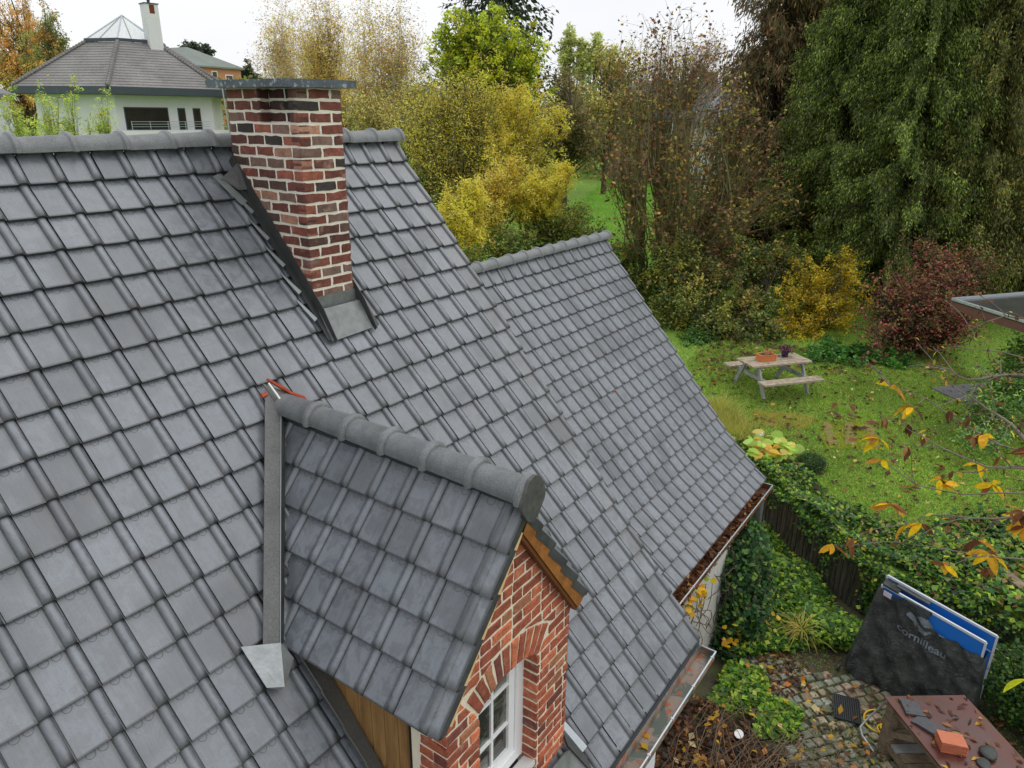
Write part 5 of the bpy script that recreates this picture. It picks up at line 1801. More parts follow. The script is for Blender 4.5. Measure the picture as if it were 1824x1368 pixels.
P = np.column_stack([P2_ + RNG.normal(0, 0.05, P2_.shape) - [0.04, 0.02], LAWN + 0.04 - RNG.random(len(P2_)) ** 1.5 * 0.75 * hz_])
s = RNG.uniform(0.6, 1.2, len(P)); V, F = leaf_quads(P, 0.07 * s, 0.065 * s, 0.4)
mesh_np('hanging_ivy', V, F, 'leaf', np.repeat(pick(IVY + LIME, len(P)), 4, 0), parent=t)
# steps beyond the palisade's end
for i, (x, y, w) in enumerate(((5.75, -5.15, .9), (5.95, -5.55, .9), (6.2, -5.95, .9))):
    mb = MB(); mb.obox((x, y, LAWN - 0.02 + 0.05 * i), (0.36, 0.30, 0), (0.05, -0.06, 0), (0, 0, 0.06), 0.006)
    tag(mb.build('timber_step', 'oldwood'), ['lowest wooden sleeper of the garden steps beside the ivy', 'middle wooden sleeper of the garden steps', 'upper wooden sleeper of the garden steps, half hidden under yellow leaves'][i], 'step', 'sleepers of the garden steps')
# shrubs lower right, behind the table
t = thing('ground_shrub', 'broad mass of green groundcover behind the table tennis table', 'bush', (6.0, -6.6, YARD))
carpet('foliage', [[(5.3, -4.9), (7.4, -5.0), (8.6, -6.4), (7.5, -9), (4.2, -8.5), (4.4, -6.4), (4.6, -5.9)]], 22000, lambda x, y: np.where(x > 5.15, LAWN, -6.75), 0.32, (0.09, 0.08), LIME + IVY + [(150, 120, 70, 2), (110, 72, 48, 1)], parent=t, clump=0.2)
t = thing('box_shrub', 'rounded dark green small leaved shrub behind the brown counter', 'bush', (4.2, -6.5, YARD))
vol(9500, [(4.25, -6.35, -6.45, .42, .40, .55), (3.95, -6.8, -6.5, .42, .45, .5), (4.5, -6.9, -6.35, .5, .5, .6), (3.7, -7.2, -6.5, .5, .5, .5)], (0.055, 0.045), [(52, 84, 34, 5), (38, 64, 30, 5), (74, 106, 40, 3), (112, 132, 52, 1)], 'foliage', t)

# ================================================================== LAWN
def blades(name, poly, n, hgt, cols, lab=None):
    P = scatter_poly(poly, n); n = len(P)
    ph = RNG.uniform(0, 6, 3)
    a = RNG.uniform(0, 2 * pi, n); w = RNG.uniform(0.006, 0.013, n); h = hgt * RNG.uniform(0.5, 1.3, n)
    lean = RNG.normal(0, 0.6, (n, 2)) * h[:, None]
    b0 = np.column_stack([P[:, 0] - np.cos(a) * w, P[:, 1] - np.sin(a) * w, np.full(n, LAWN)])
    b1 = np.column_stack([P[:, 0] + np.cos(a) * w, P[:, 1] + np.sin(a) * w, np.full(n, LAWN)])
    tp = np.column_stack([P + lean, LAWN + h])
    V = np.stack([b0, b1, tp], 1).reshape(-1, 3); F = np.arange(3 * n).reshape(-1, 3)
    pt = 0.5 + 0.5 * np.sin(P[:, 0] * 1.3 + ph[0]) * np.sin(P[:, 1] * 1.7 + ph[1])
    col = pick(cols, n, 0.18, (0.85 + 0.3 * pt)[:, None])
    mesh_np(name, V, F, 'leaf', np.repeat(col, 3, 0), kind='stuff', nside=3)
near_lawn = [(6.3, -5.6), (5.9, -4.6), (6.9, -3.2), (8.2, -1.6), (9.6, 0.2), (13, 1.8), (15, 1.6), (16.5, -1.0), (17.0, -4.5), (14, -6), (9.5, -7.5), (7, -7.2)]
blades('lawn_grass', near_lawn, 230000, 0.042, GRASS)
blades('lawn_grass', [(9, -7.3), (14, -6), (17, -4.5), (16.5, -1), (15, 1.6), (13, 1.8), (11, 1.2), (13.2, 4.5), (17, 6.5), (30, 9), (34, 2), (30, -8), (22, -12), (12, -11)], 90000, 0.07, GRASS)
blades('meadow_grass', [(24, 8), (40, 22), (64, 32), (70, 24), (44, 12), (28, 5)], 40000, 0.16, [(112, 168, 44, 5), (96, 150, 40, 4)])
carpet('fallen_leaves', [near_lawn], 1300, LAWN + 0.03, 0.035, (0.11, 0.07), DRY + [(200, 170, 110, 2), (70, 44, 34, 3)], up=2.0)
carpet('fallen_leaves', [[(11, .6), (15.5, 2.6), (16.5, -2.5), (14.5, -2.6), (13, 0)]], 700, LAWN + 0.03, 0.035, (0.11, 0.07), DRY, up=2.0)
carpet('dead_leaves', [[(8, -4.5), (12, -2), (10, -6)]], 36, LAWN + 0.05, 0.02, (0.26, 0.10), [(84, 46, 34, 5), (110, 60, 40, 3)], up=2.5)
for q, (pts, lab) in enumerate((([(10.60, -2.39), (10.72, -2.52), (9.55, -2.93), (9.44, -2.77)], 'left strip'), ([(10.92, -2.78), (11.06, -2.94), (9.82, -3.18), (9.66, -3.05)], 'middle'), ([(11.17, -3.13), (11.28, -3.26), (9.92, -3.66), (9.84, -3.52)], 'right'))):
    obj('bare_earth_strip', *plate([Vector((x, y, LAWN + 0.034)) for x, y in pts][::-1], 0.002, (0, 0, 1)), 'earth', kind='structure')
blades('worn_grass', [(10.6, -2.3), (11.35, -3.2), (9.9, -3.75), (9.3, -2.75)], 5000, 0.05, [(156, 164, 46, 5), (168, 158, 70, 3)])
blades('worn_grass', [(10.5, -0.9), (10.9, -2.15), (10.0, -2.2), (9.55, -1.2)], 5500, 0.05, [(150, 152, 64, 5), (168, 150, 88, 4)])
blades('tall_grass', [(9.4, 0.1), (8.2, -1.2), (8.6, -1.7), (9.5, -0.9), (10.2, -0.2)], 6500, 0.30, [(152, 150, 72, 5), (128, 138, 54, 4), (170, 160, 96, 2)])
t = thing('rhubarb', 'large pale green and yellow crinkled leaves by the lower roof corner', 'plant', (8.1, -1.95, LAWN))
P = np.array([8.05, -2.0, LAWN + 0.26]) + np.clip(RNG.normal(0, 1, (150, 3)), -1.6, 1.6) * [0.28, 0.26, 0.08]; s = RNG.uniform(0.5, 1.3, 150)
V, F = leaf_round(P, 0.20 * s, 0.9)
mesh_np('foliage', V, F, 'leaf', np.repeat(pick([(176, 196, 108, 5), (138, 172, 70, 4), (220, 200, 110, 3), (214, 170, 70, 2)], 150, 0.12), 8, 0), parent=t, nside=8)
pebble((8.75, -1.55, LAWN + 0.14), 0.15, 0.13, 0.13, 'white_ball', 'white_strip', 'pale round ball lying at the edge of the lawn behind the pale leaved plant', 'ball')
t = thing('cushion_plant', 'small dark green cushion plant at the edge of the lawn', 'plant', (8.15, -2.75, LAWN))
vol(2600, [(8.15, -2.75, LAWN + 0.14, .26, .26, .16)], (0.05, 0.02), [(58, 84, 44, 5), (74, 100, 50, 3), (44, 66, 38, 3)], 'foliage', t)

# ---- picnic table
pt = thing('picnic_table', 'weathered wooden picnic table with two benches on the lawn', 'picnic table', (12.15, -0.77, LAWN))
Lx = Vector((0.79, -0.614, 0)).normalized(); Wx = Vector((0.614, 0.79, 0)).normalized(); Zx = Vector((0, 0, 1))
PC = Vector((12.18, -0.76, LAWN))
M['bleached'] = simple('bleached_wood', lin(186, 172, 150), 0.85, 0.0, 5, c2=lin(134, 122, 104), stretch=(2, 2, 6), bump=0.6, bscale=40, fine=0.22)
def pb(nm, c, hl, hw, hh, mt='bleached', ax=None):
    mb = MB(); a = ax or (Lx, Wx, Zx)
    mb.obox(PC + Lx * c[0] + Wx * c[1] + Zx * c[2], a[0] * hl, a[1] * hw, a[2] * hh, 0.004)
    return mb.build(nm, mt, pt)
for i in range(5): pb('tabletop_board', (random.uniform(-.02, .02), -0.29 + 0.145 * i, 0.735), 0.84, 0.068, 0.02)
for sg in (-1, 1):
    pb('seat', (0, sg * 0.66, 0.44), 0.84, 0.075, 0.022); pb('seat', (0, sg * 0.815, 0.44), 0.84, 0.070, 0.022)
    pb('bearer', (sg * 0.58, 0, 0.395), 0.022, 0.86, 0.045, 'greywood')
    pb('top_bearer', (sg * 0.58, 0, 0.690), 0.022, 0.34, 0.035, 'greywood')
    for s2 in (-1, 1):
        a = PC + Lx * sg * 0.62 + Wx * s2 * 0.24 + Zx * 0.71; b = PC + Lx * sg * 0.62 + Wx * s2 * 0.62
        mb = MB(); mb.beam(a, b, 0.045, 0.10, up=tuple(Wx)); mb.build('leg', 'greywood', pt)
    a = PC + Lx * sg * 0.10 + Zx * 0.71; b = PC + Lx * sg * 0.56 + Zx * 0.40
    mb = MB(); mb.beam(a, b, 0.04, 0.07); mb.build('brace', 'greywood', pt)
pl = thing('planter_box', 'rectangular terracotta planter with pinkish flowers on the picnic table', 'planter', tuple(PC + Lx * -0.25 + Wx * -0.02 + Zx * 0.757))
c = PC + Lx * -0.25 + Zx * 0.757
M['terra'] = simple('terracotta', lin(206, 124, 72), 0.8, 0.15, 20)
mb = MB()
for sg in (-1, 1):
    mb.obox(c + Wx * sg * 0.105 + Zx * 0.08, Lx * 0.20, Wx * 0.012, Zx * 0.08); mb.obox(c + Lx * sg * 0.20 + Zx * 0.08, Lx * 0.012, Wx * 0.117, Zx * 0.08)
mb.obox(c + Zx * 0.155, Lx * 0.222, Wx * 0.127, Zx * 0.006); mb.obox(c + Zx * 0.01, Lx * 0.2, Wx * 0.11, Zx * 0.01)
mb.build('box', 'terra', pl)
mb = MB(); mb.obox(c + Zx * 0.158, Lx * 0.185, Wx * 0.095, Zx * 0.006); mb.build('soil', 'soil', pl)
P = np.array(c)[None] + np.array([[0, 0, 0.20]]) + RNG.normal(0, 1, (90, 3)) @ np.diag([0.07, 0.05, 0.035]) + np.array(Lx)[None] * RNG.uniform(-.05, .16, (90, 1))
V, F = leaf_quads(P, 0.05, 0.04, 0.6); mesh_np('flowers', V, F, 'leaf', np.repeat(pick([(206, 130, 120, 4), (182, 84, 84, 3), (120, 130, 60, 2)], 90), 4, 0), parent=pl)
fp = thing('flower_pot', 'small dark blue pot with a purple leaved plant on the picnic table', 'pot', tuple(PC + Lx * 0.38 + Wx * 0.12 + Zx * 0.757))
c = PC + Lx * 0.38 + Wx * 0.12 + Zx * 0.757
mb = MB(); mb.tube([c, c + Zx * 0.14], [0.07, 0.10], 12); mb.build('pot', simple('navy_pot', lin(40, 44, 74), 0.4, 0.1, 9), fp)
P = np.array(c)[None] + np.array([[0, 0, 0.2]]) + RNG.normal(0, 1, (170, 3)) @ np.diag([0.10, 0.10, 0.06])
V, F = leaf_quads(P, 0.07, 0.04, 0.6); mesh_np('foliage', V, F, 'leaf', np.repeat(pick([(84, 42, 62, 5), (120, 62, 92, 3), (56, 36, 48, 4)], 170), 4, 0), parent=fp)

# ---- garden shelter at the right edge, its flat glazed roof and slab
gs = thing('garden_shelter', 'flat roofed garden shelter with pale metal edge at the right', 'shelter', (15.8, -5.6, LAWN))
S0 = Vector((13.85, -4.12, -3.66)); S1 = Vector((17.4, -6.75, -3.66)); S3 = Vector((11.9, -6.2, -3.66)); S2 = S1 + (S3 - S0)
obj('roof', *plate([S0, S3, S2, S1], 0.03, (0, 0, 1)), simple('wet_roof', lin(72, 74, 74), 0.2, 0.3, 2), gs)
for a, b in ((S0, S1), (S0, S3), (S3, S2), (S1, S2)):
    mb = MB(); mb.beam(a + Zx * 0.02, b + Zx * 0.02, 0.09, 0.05); mb.build('roof_edge', 'galv', gs)
    mb = MB(); mb.beam(a - Zx * 0.12, b - Zx * 0.12, 0.04, 0.17); mb.build('fascia', simple('red_brown_fascia', lin(112, 76, 66), 0.7, 0.2, 4), gs)
for a in (S1, S2):
    c = a + (S0 + S2 - 2 * a) * 0.06
    mb = MB(); mb.beam((c.x, c.y, LAWN), (c.x, c.y, -3.7), 0.1, 0.1, up=(1, 0, 0)); mb.build('post', 'bark_dark', gs)
obj('patio', *plate([Vector(q) for q in ((14.55, -4.05, LAWN + .05), (13.6, -5.1, LAWN + .05), (17.5, -8.4, LAWN + .05), (18.6, -7.4, LAWN + .05))], 0.05, (0, 0, 1)), simple('patio_slab', lin(112, 112, 116), 0.7, 0.15, 3), kind='structure')

# ================================================================== FAR HOUSES
def hexpt(c, r, ang0, i, z): 
    a = ang0 + i * pi / 3
    return Vector((c[0] + r * cos(a), c[1] + r * sin(a), z))
fh = thing('white_villa', 'white villa with hexagonal grey tiled roof, glass lantern and tall white chimney', 'house', (23.0, 47.5, LAWN))
# frame: towards the viewer
hc_ = Vector((23.44, 47.25, 0)); tv = (Vector((CAM_POS[0], CAM_POS[1], 0)) - hc_).normalized()
th0 = math.atan2(tv.y, tv.x) - R(11)
RE = 7.2
# roof: courses of tiles stepped
zE, zT, RT = 1.50, 4.35, 2.45
rows = 17
V, F = [], []
for i in range(rows):
    for e_, (f_, up_) in enumerate(((i / rows, 0.0), ((i + 1) / rows, -0.045))):
        r_ = RE + (RT - RE) * f_; z_ = zE + (zT - zE) * f_ + up_ + 0.05
        for q in range(6): V.append(tuple(hexpt(hc_, r_, th0, q, z_)))
for i in range(2 * rows - 1):
    for q in range(6): F.append((i * 6 + q, i * 6 + (q + 1) % 6, (i + 1) * 6 + (q + 1) % 6, (i + 1) * 6 + q))
def far_roof_material():
    k = NT('far_roof'); p = k.pos()
    n1 = k.noise(0.7, 4, 0.6, p); n2 = k.noise(14, 3, 0.7, p)
    col = k.mix(k.ramp(n1, [(0.3, 0.0), (0.7, 1.0)]), lin(120, 117, 116), lin(142, 140, 138))
    col = k.mix(1.0, col, k.ramp(n2, [(0.3, 0.62), (0.6, 1.1)]), 'MULTIPLY')
    k.base(col); k.rough(0.7); return k.m
M['far_roof'] = far_roof_material()
frf = obj('roof', V, F, 'far_roof', fh)
WL[frf] = WL[fh]
for q in range(6):
    a, b = hexpt(hc_, RE, th0, q, zE + 0.12), hexpt(hc_, RT, th0, q, zT + 0.08)
    mb = MB(); mb.tube([a, b], 0.11, 6)
    for s_ in range(26):
        c = a + (b - a) * (s_ + 0.5) / 26; mb.tube([c, c + (b - a) / 60], 0.145, 6)
    mb.build('hip_tiles', 'far_roof', frf, origin=tuple(WL[fh]))
for q in range(6):
    a, b = hexpt(hc_, RE + 0.05, th0, q, zE - 0.16), hexpt(hc_, RE + 0.05, th0, q + 1, zE - 0.16)
    mb = MB(); mb.beam(a, b, 0.12, 0.44); mb.build('fascia', 'fascia', fh)
obj('soffit', [tuple(hexpt(hc_, RE - 0.02, th0, q, zE - 0.34)) for q in range(6)] + [tuple(hexpt(hc_, RE - 0.02, th0, q, zE - 0.40)) for q in range(6)], [tuple(reversed(range(6, 12))), tuple(range(6))] + [(q, 6 + q, 6 + (q + 1) % 6, (q + 1) % 6) for q in range(6)], 'fascia', fh)
RW = 6.1
wl = obj('wall', [tuple(hexpt(hc_, RW, th0, q, z)) for z in (LAWN, zE - 0.36) for q in range(6)], [(q, (q + 1) % 6, 6 + (q + 1) % 6, 6 + q) for q in range(6)], 'render', fh)
# facade frame of the side right of the near corner
def facade(q):
    a, b = hexpt(hc_, RW, th0, q, 0), hexpt(hc_, RW, th0, q + 1, 0)
    d = (b - a); L = d.length; d.normalize(); n = Vector((d.y, -d.x, 0))
    if n.dot(a - hc_) < 0: n = -n
    return a, d, n, L
aR, dR, nR, LR = facade(0)
if (aR + dR - CAMV).dot(_R) / (aR + dR - CAMV).dot(_fw) < (aR - CAMV).dot(_R) / (aR - CAMV).dot(_fw):
    aR, dR, nR, LR = facade(5); aR = aR + dR * LR; dR = -dR
M['dwin'] = simple('dark_glass', lin(58, 56, 54), 0.15, 0.4, 1.5)
def fwin(u0, u1, z0, z1, nm='window'):
    c = aR + dR * (u0 + u1) / 2 + Vector((0, 0, (z0 + z1) / 2))
    mb = MB(); mb.obox(c, dR * (u1 - u0) / 2, nR * 0.03, (0, 0, (z1 - z0) / 2)); f = mb.build(nm, 'fascia', fh); WL[f] = WL[fh]
    mb = MB(); mb.obox(c + nR * 0.02, dR * ((u1 - u0) / 2 - 0.06), nR * 0.02, (0, 0, (z1 - z0) / 2 - 0.06)); mb.build('pane', 'dwin', f, origin=tuple(WL[fh]))
fwin(0.45, 3.15, -0.95, 0.40); fwin(3.75, 4.25, -0.95, 0.38); fwin(4.75, 5.25, -0.95, 0.38)
for z in (-0.45, -0.60, -0.75):
    mb = MB(); mb.beam(aR + dR * 0.5 + nR * 0.9 + Vector((0, 0, z)), aR + dR * 5.4 + nR * 0.9 + Vector((0, 0, z)), 0.03, 0.03); mb.build('railing', 'galv', fh)
for u in (0.5, 1.6, 2.7, 3.8, 4.9):
    mb = MB(); mb.beam(aR + dR * u + nR * 0.9 + Vector((0, 0, -0.98)), aR + dR * u + nR * 0.9 + Vector((0, 0, -0.42)), 0.035, 0.035, up=(1, 0, 0)); mb.build('railing_post', 'galv', fh)
mb = MB(); mb.obox(aR + dR * 3.4 + nR * 0.95 + Vector((0, 0, -1.35)), dR * 5.2, nR * 0.10, (0, 0, 0.38)); mb.build('terrace_parapet', 'render', fh)
mb = MB(); mb.obox(aR + dR * 3.4 + nR * 0.5 + Vector((0, 0, -1.75)), dR * 5.2, nR * 0.6, (0, 0, 0.06)); mb.build('terrace_floor', 'fascia', fh)
mb = MB(); mb.obox(aR + dR * 6.3 + nR * 0.4 + Vector((0, 0, -2.0)), dR * 3.5, nR * 0.5, (0, 0, 0.45)); mb.build('terrace_wall', 'render', fh)
mb = MB()
ctr_ = aR + dR * 8.6 + nR * 2.2 + Vector((0, 0, -1.0))
for k_ in range(9):
    a0_ = pi * 0.15 + k_ * pi * 0.7 / 8
    p0 = ctr_ + dR * (-3.6 * cos(a0_)) + Vector((0, 0, -1.6 + 1.9 * sin(a0_))); mb.tube([p0, p0 - nR * 2.4 + Vector((0, 0, .3))], 0.03, 4)
mb.tube([ctr_ + dR * (-3.6 * cos(a0_)) + Vector((0, 0, -1.6 + 1.9 * sin(a0_))) for a0_ in np.linspace(pi * .15, pi * .85, 14)], 0.05, 5)
mb.build('conservatory_frame', 'galv', fh)
# chimney of the villa
cc_ = hc_ + (aR - hc_).normalized() * 2.6 + dR * 2.3
mb = MB(); mb.obox(Vector((cc_.x, cc_.y, 4.55)), dR * 0.42, nR * 0.42, (0, 0, 2.15)); ch = mb.build('chimney', 'render', fh); WL[ch] = WL[fh]
mb = MB(); mb.obox(Vector((cc_.x, cc_.y, 6.73)), dR * 0.47, nR * 0.47, (0, 0, 0.03)); mb.tube([Vector((cc_.x, cc_.y, 6.7)), Vector((cc_.x, cc_.y, 7.0))], 0.1, 8); mb.tube([Vector((cc_.x, cc_.y, 6.98)), Vector((cc_.x, cc_.y, 7.2))], 0.2, 8); mb.build('chimney_cap', 'fascia', ch, origin=tuple(WL[fh]))
mb = MB(); mb.obox(Vector((cc_.x, cc_.y, 6.4)) + nR * 0.42, dR * 0.16, nR * 0.01, (0, 0, 0.26)); mb.build('flue_opening', simple('rusty_opening', lin(120, 56, 34), 0.8, 0.3, 3), ch, origin=tuple(WL[fh]))
# glass lantern
M['thin_glass'] = NT('lantern_glass').m
kk = M['thin_glass'].node_tree.nodes['Principled BSDF']
kk.inputs['Base Color'].default_value = (0.86, 0.93, 0.93, 1); kk.inputs['Roughness'].default_value = 0.05; kk.inputs['Alpha'].default_value = 0.35
zL, zA = 4.55, 6.15
ln_ = link('glass_lantern', bpy.data.meshes.new('gl'), tuple(WL[fh]), fh)
apx = Vector((hc_.x, hc_.y, zA))
V = [tuple(hexpt(hc_, RT, th0, q, zL) - WL[fh]) for q in range(6)] + [tuple(apx - WL[fh])]
ln_.data.from_pydata(V, [], [(q, (q + 1) % 6, 6) for q in range(6)]); ln_.data.materials.append(M['thin_glass'])
mb = MB()
for q in range(6):
    mb.tube([hexpt(hc_, RT, th0, q, zL), apx], 0.05, 5)
    m_ = (hexpt(hc_, RT, th0, q, zL) + hexpt(hc_, RT, th0, q + 1, zL)) / 2
    mb.tube([hexpt(hc_, RT, th0, q, zL), hexpt(hc_, RT, th0, q + 1, zL)], 0.04, 5)
mb.build('glazing_bars', 'galv', ln_, origin=tuple(WL[fh]))
mb = MB()
for q in range(6):
    a, b = hexpt(hc_, RT + 0.1, th0, q, zT + 0.12), hexpt(hc_, RT + 0.1, th0, q + 1, zT + 0.12); mb.beam(a, b, 0.1, 0.2)
mb.build('lantern_curb', 'fascia', fh)
# mast
mb = MB(); mb.tube([aR + dR * 6.4 + nR * 1.6 + Vector((0, 0, -1.5)), aR + dR * 6.2 + nR * 1.6 + Vector((0, 0, 2.1))], 0.05, 6)
tag(mb.build('antenna_pole', 'galv'), 'thin white pole standing in front of the white villa', 'pole')

def gable_house(name, label, c, size, rz, z0, eave, ridge, wall, roof, wins=(), hip=0.0, chim=None):
    t = thing(name, label, 'house', (c[0], c[1], z0))
    X = Vector((cos(rz), sin(rz), 0)); Y = Vector((-sin(rz), cos(rz), 0)); C0 = Vector((c[0], c[1], 0))
    hx, hy = size[0] / 2, size[1] / 2
    mb = MB(); mb.obox(C0 + Vector((0, 0, (z0 + eave) / 2)), X * hx, Y * hy, (0, 0, (eave - z0) / 2)); w = mb.build('wall', wall, t); WL[w] = WL[t]
    o = 0.45
    e = [C0 + X * sx * (hx + o) + Y * sy * (hy + o) + Vector((0, 0, eave)) for sx, sy in ((-1, -1), (1, -1), (1, 1), (-1, 1))]
    r = [C0 + X * sx * (hx + o - hip) + Vector((0, 0, ridge)) for sx in (-1, 1)]
    V = e + r + [v - Vector((0, 0, 0.2)) for v in e]
    F = [(0, 1, 5, 4), (1, 2, 5), (2, 3, 4, 5), (3, 0, 4), (9, 8, 7, 6)] + [(i, 6 + i, 6 + (i + 1) % 4, (i + 1) % 4) for i in range(4)]
    rf = obj('roof', V, F, roof, t); WL[rf] = WL[t]
    for (side, u, zc, ww, hh) in wins:
        S = {'-y': (X, -Y, hy), '+x': (Y, X, hx), '-x': (Y, -X, hx)}[side]
        c_ = C0 + S[1] * S[2] + S[0] * u + Vector((0, 0, zc))
        mb = MB(); mb.obox(c_, S[0] * ww / 2, S[1] * 0.05, (0, 0, hh / 2)); f = mb.build('window', 'pvc', t); WL[f] = WL[t]
        mb = MB(); mb.obox(c_ + S[1] * 0.03, S[0] * (ww / 2 - 0.12), S[1] * 0.05, (0, 0, hh / 2 - 0.12)); mb.build('pane', 'dwin', f, origin=tuple(WL[t]))
    if chim:
        mb = MB(); mb.obox(C0 + X * chim[0] + Y * chim[1] + Vector((0, 0, ridge)), X * 0.5, Y * 0.7, (0, 0, 1.1)); mb.build('chimney', wall, rf, origin=tuple(WL[t]))
    return t
M['orange_wall'] = simple('orange_brickwork', lin(196, 136, 104), 0.9, 0.1, 0.6, fine=0.06)
M['green_roof'] = simple('greenish_roof', lin(124, 132, 126), 0.8, 0.15, 0.5)
M['slate_roof'] = simple('slate_roof', lin(120, 124, 130), 0.7, 0.15, 0.5)
M['pink_wall'] = simple('pink_brickwork', lin(176, 140, 126), 0.9, 0.1, 0.6)
tv2 = math.atan2(_R.y, _R.x)
gable_house('orange_apartment_house', 'distant orange brick building with greenish hipped roof behind the white villa', (62.5, 104.5), (14, 11), tv2 - R(30), LAWN, 6.3, 9.0, 'orange_wall', 'green_roof', (('-y', 1.2, 4.6, 1.6, 1.6), ('-y', -3.0, 4.6, 1.6, 1.6), ('+x', 0.6, 4.4, 1.0, 2.6), ('+x', 3.2, 4.6, 1.4, 1.4)), hip=5.0, chim=(-3.4, -2.0))
gable_house('grey_roof_house', 'far grey roofed house at the left edge beside the white villa', (13.6, 57), (9, 9), tv2 + R(20), LAWN, 1.2, 3.6, 'render', 'slate_roof', (('-y', 0, 0.0, 1.2, 1.0),), hip=4.3)
gable_house('brick_house', 'pinkish brick house with grey roof glimpsed behind the bare shrub', (70.0, 27.0), (12, 9), tv2 + R(8), LAWN, 0.2, 3.4, 'pink_wall', 'slate_roof', (('-y', -3, -0.8, 1.6, 1.3), ('-y', 1.5, -0.8, 1.6, 1.3)), hip=0.8, chim=(3.0, 0))
gable_house('white_house', 'white rendered house glimpsed between the bare shrub and the spruces', (66.0, 17.0), (12, 10), tv2 - R(6), LAWN, -0.2, 3.2, 'render', 'slate_roof', (('-y', -3.4, -1.2, 1.8, 1.5), ('-y', 2.5, -1.2, 1.4, 1.3)), hip=2.5)
gable_house('long_white_building', 'long low white building seen through gaps under the spruces', (58.0, 2.0), (26, 8), tv2 - R(2), LAWN, -1.0, 1.6, 'render', 'slate_roof', (('-y', -6, -3.2, 2.0, 1.5), ('-y', 0, -3.2, 2.0, 1.5)), hip=1.0)
gable_house('small_dark_roof_house', 'distant low roof rising behind the birches right of the chimney', (75, 70), (12, 9), tv2, LAWN, 1.0, 3.6, 'pink_wall', 'slate_roof', (), hip=2)
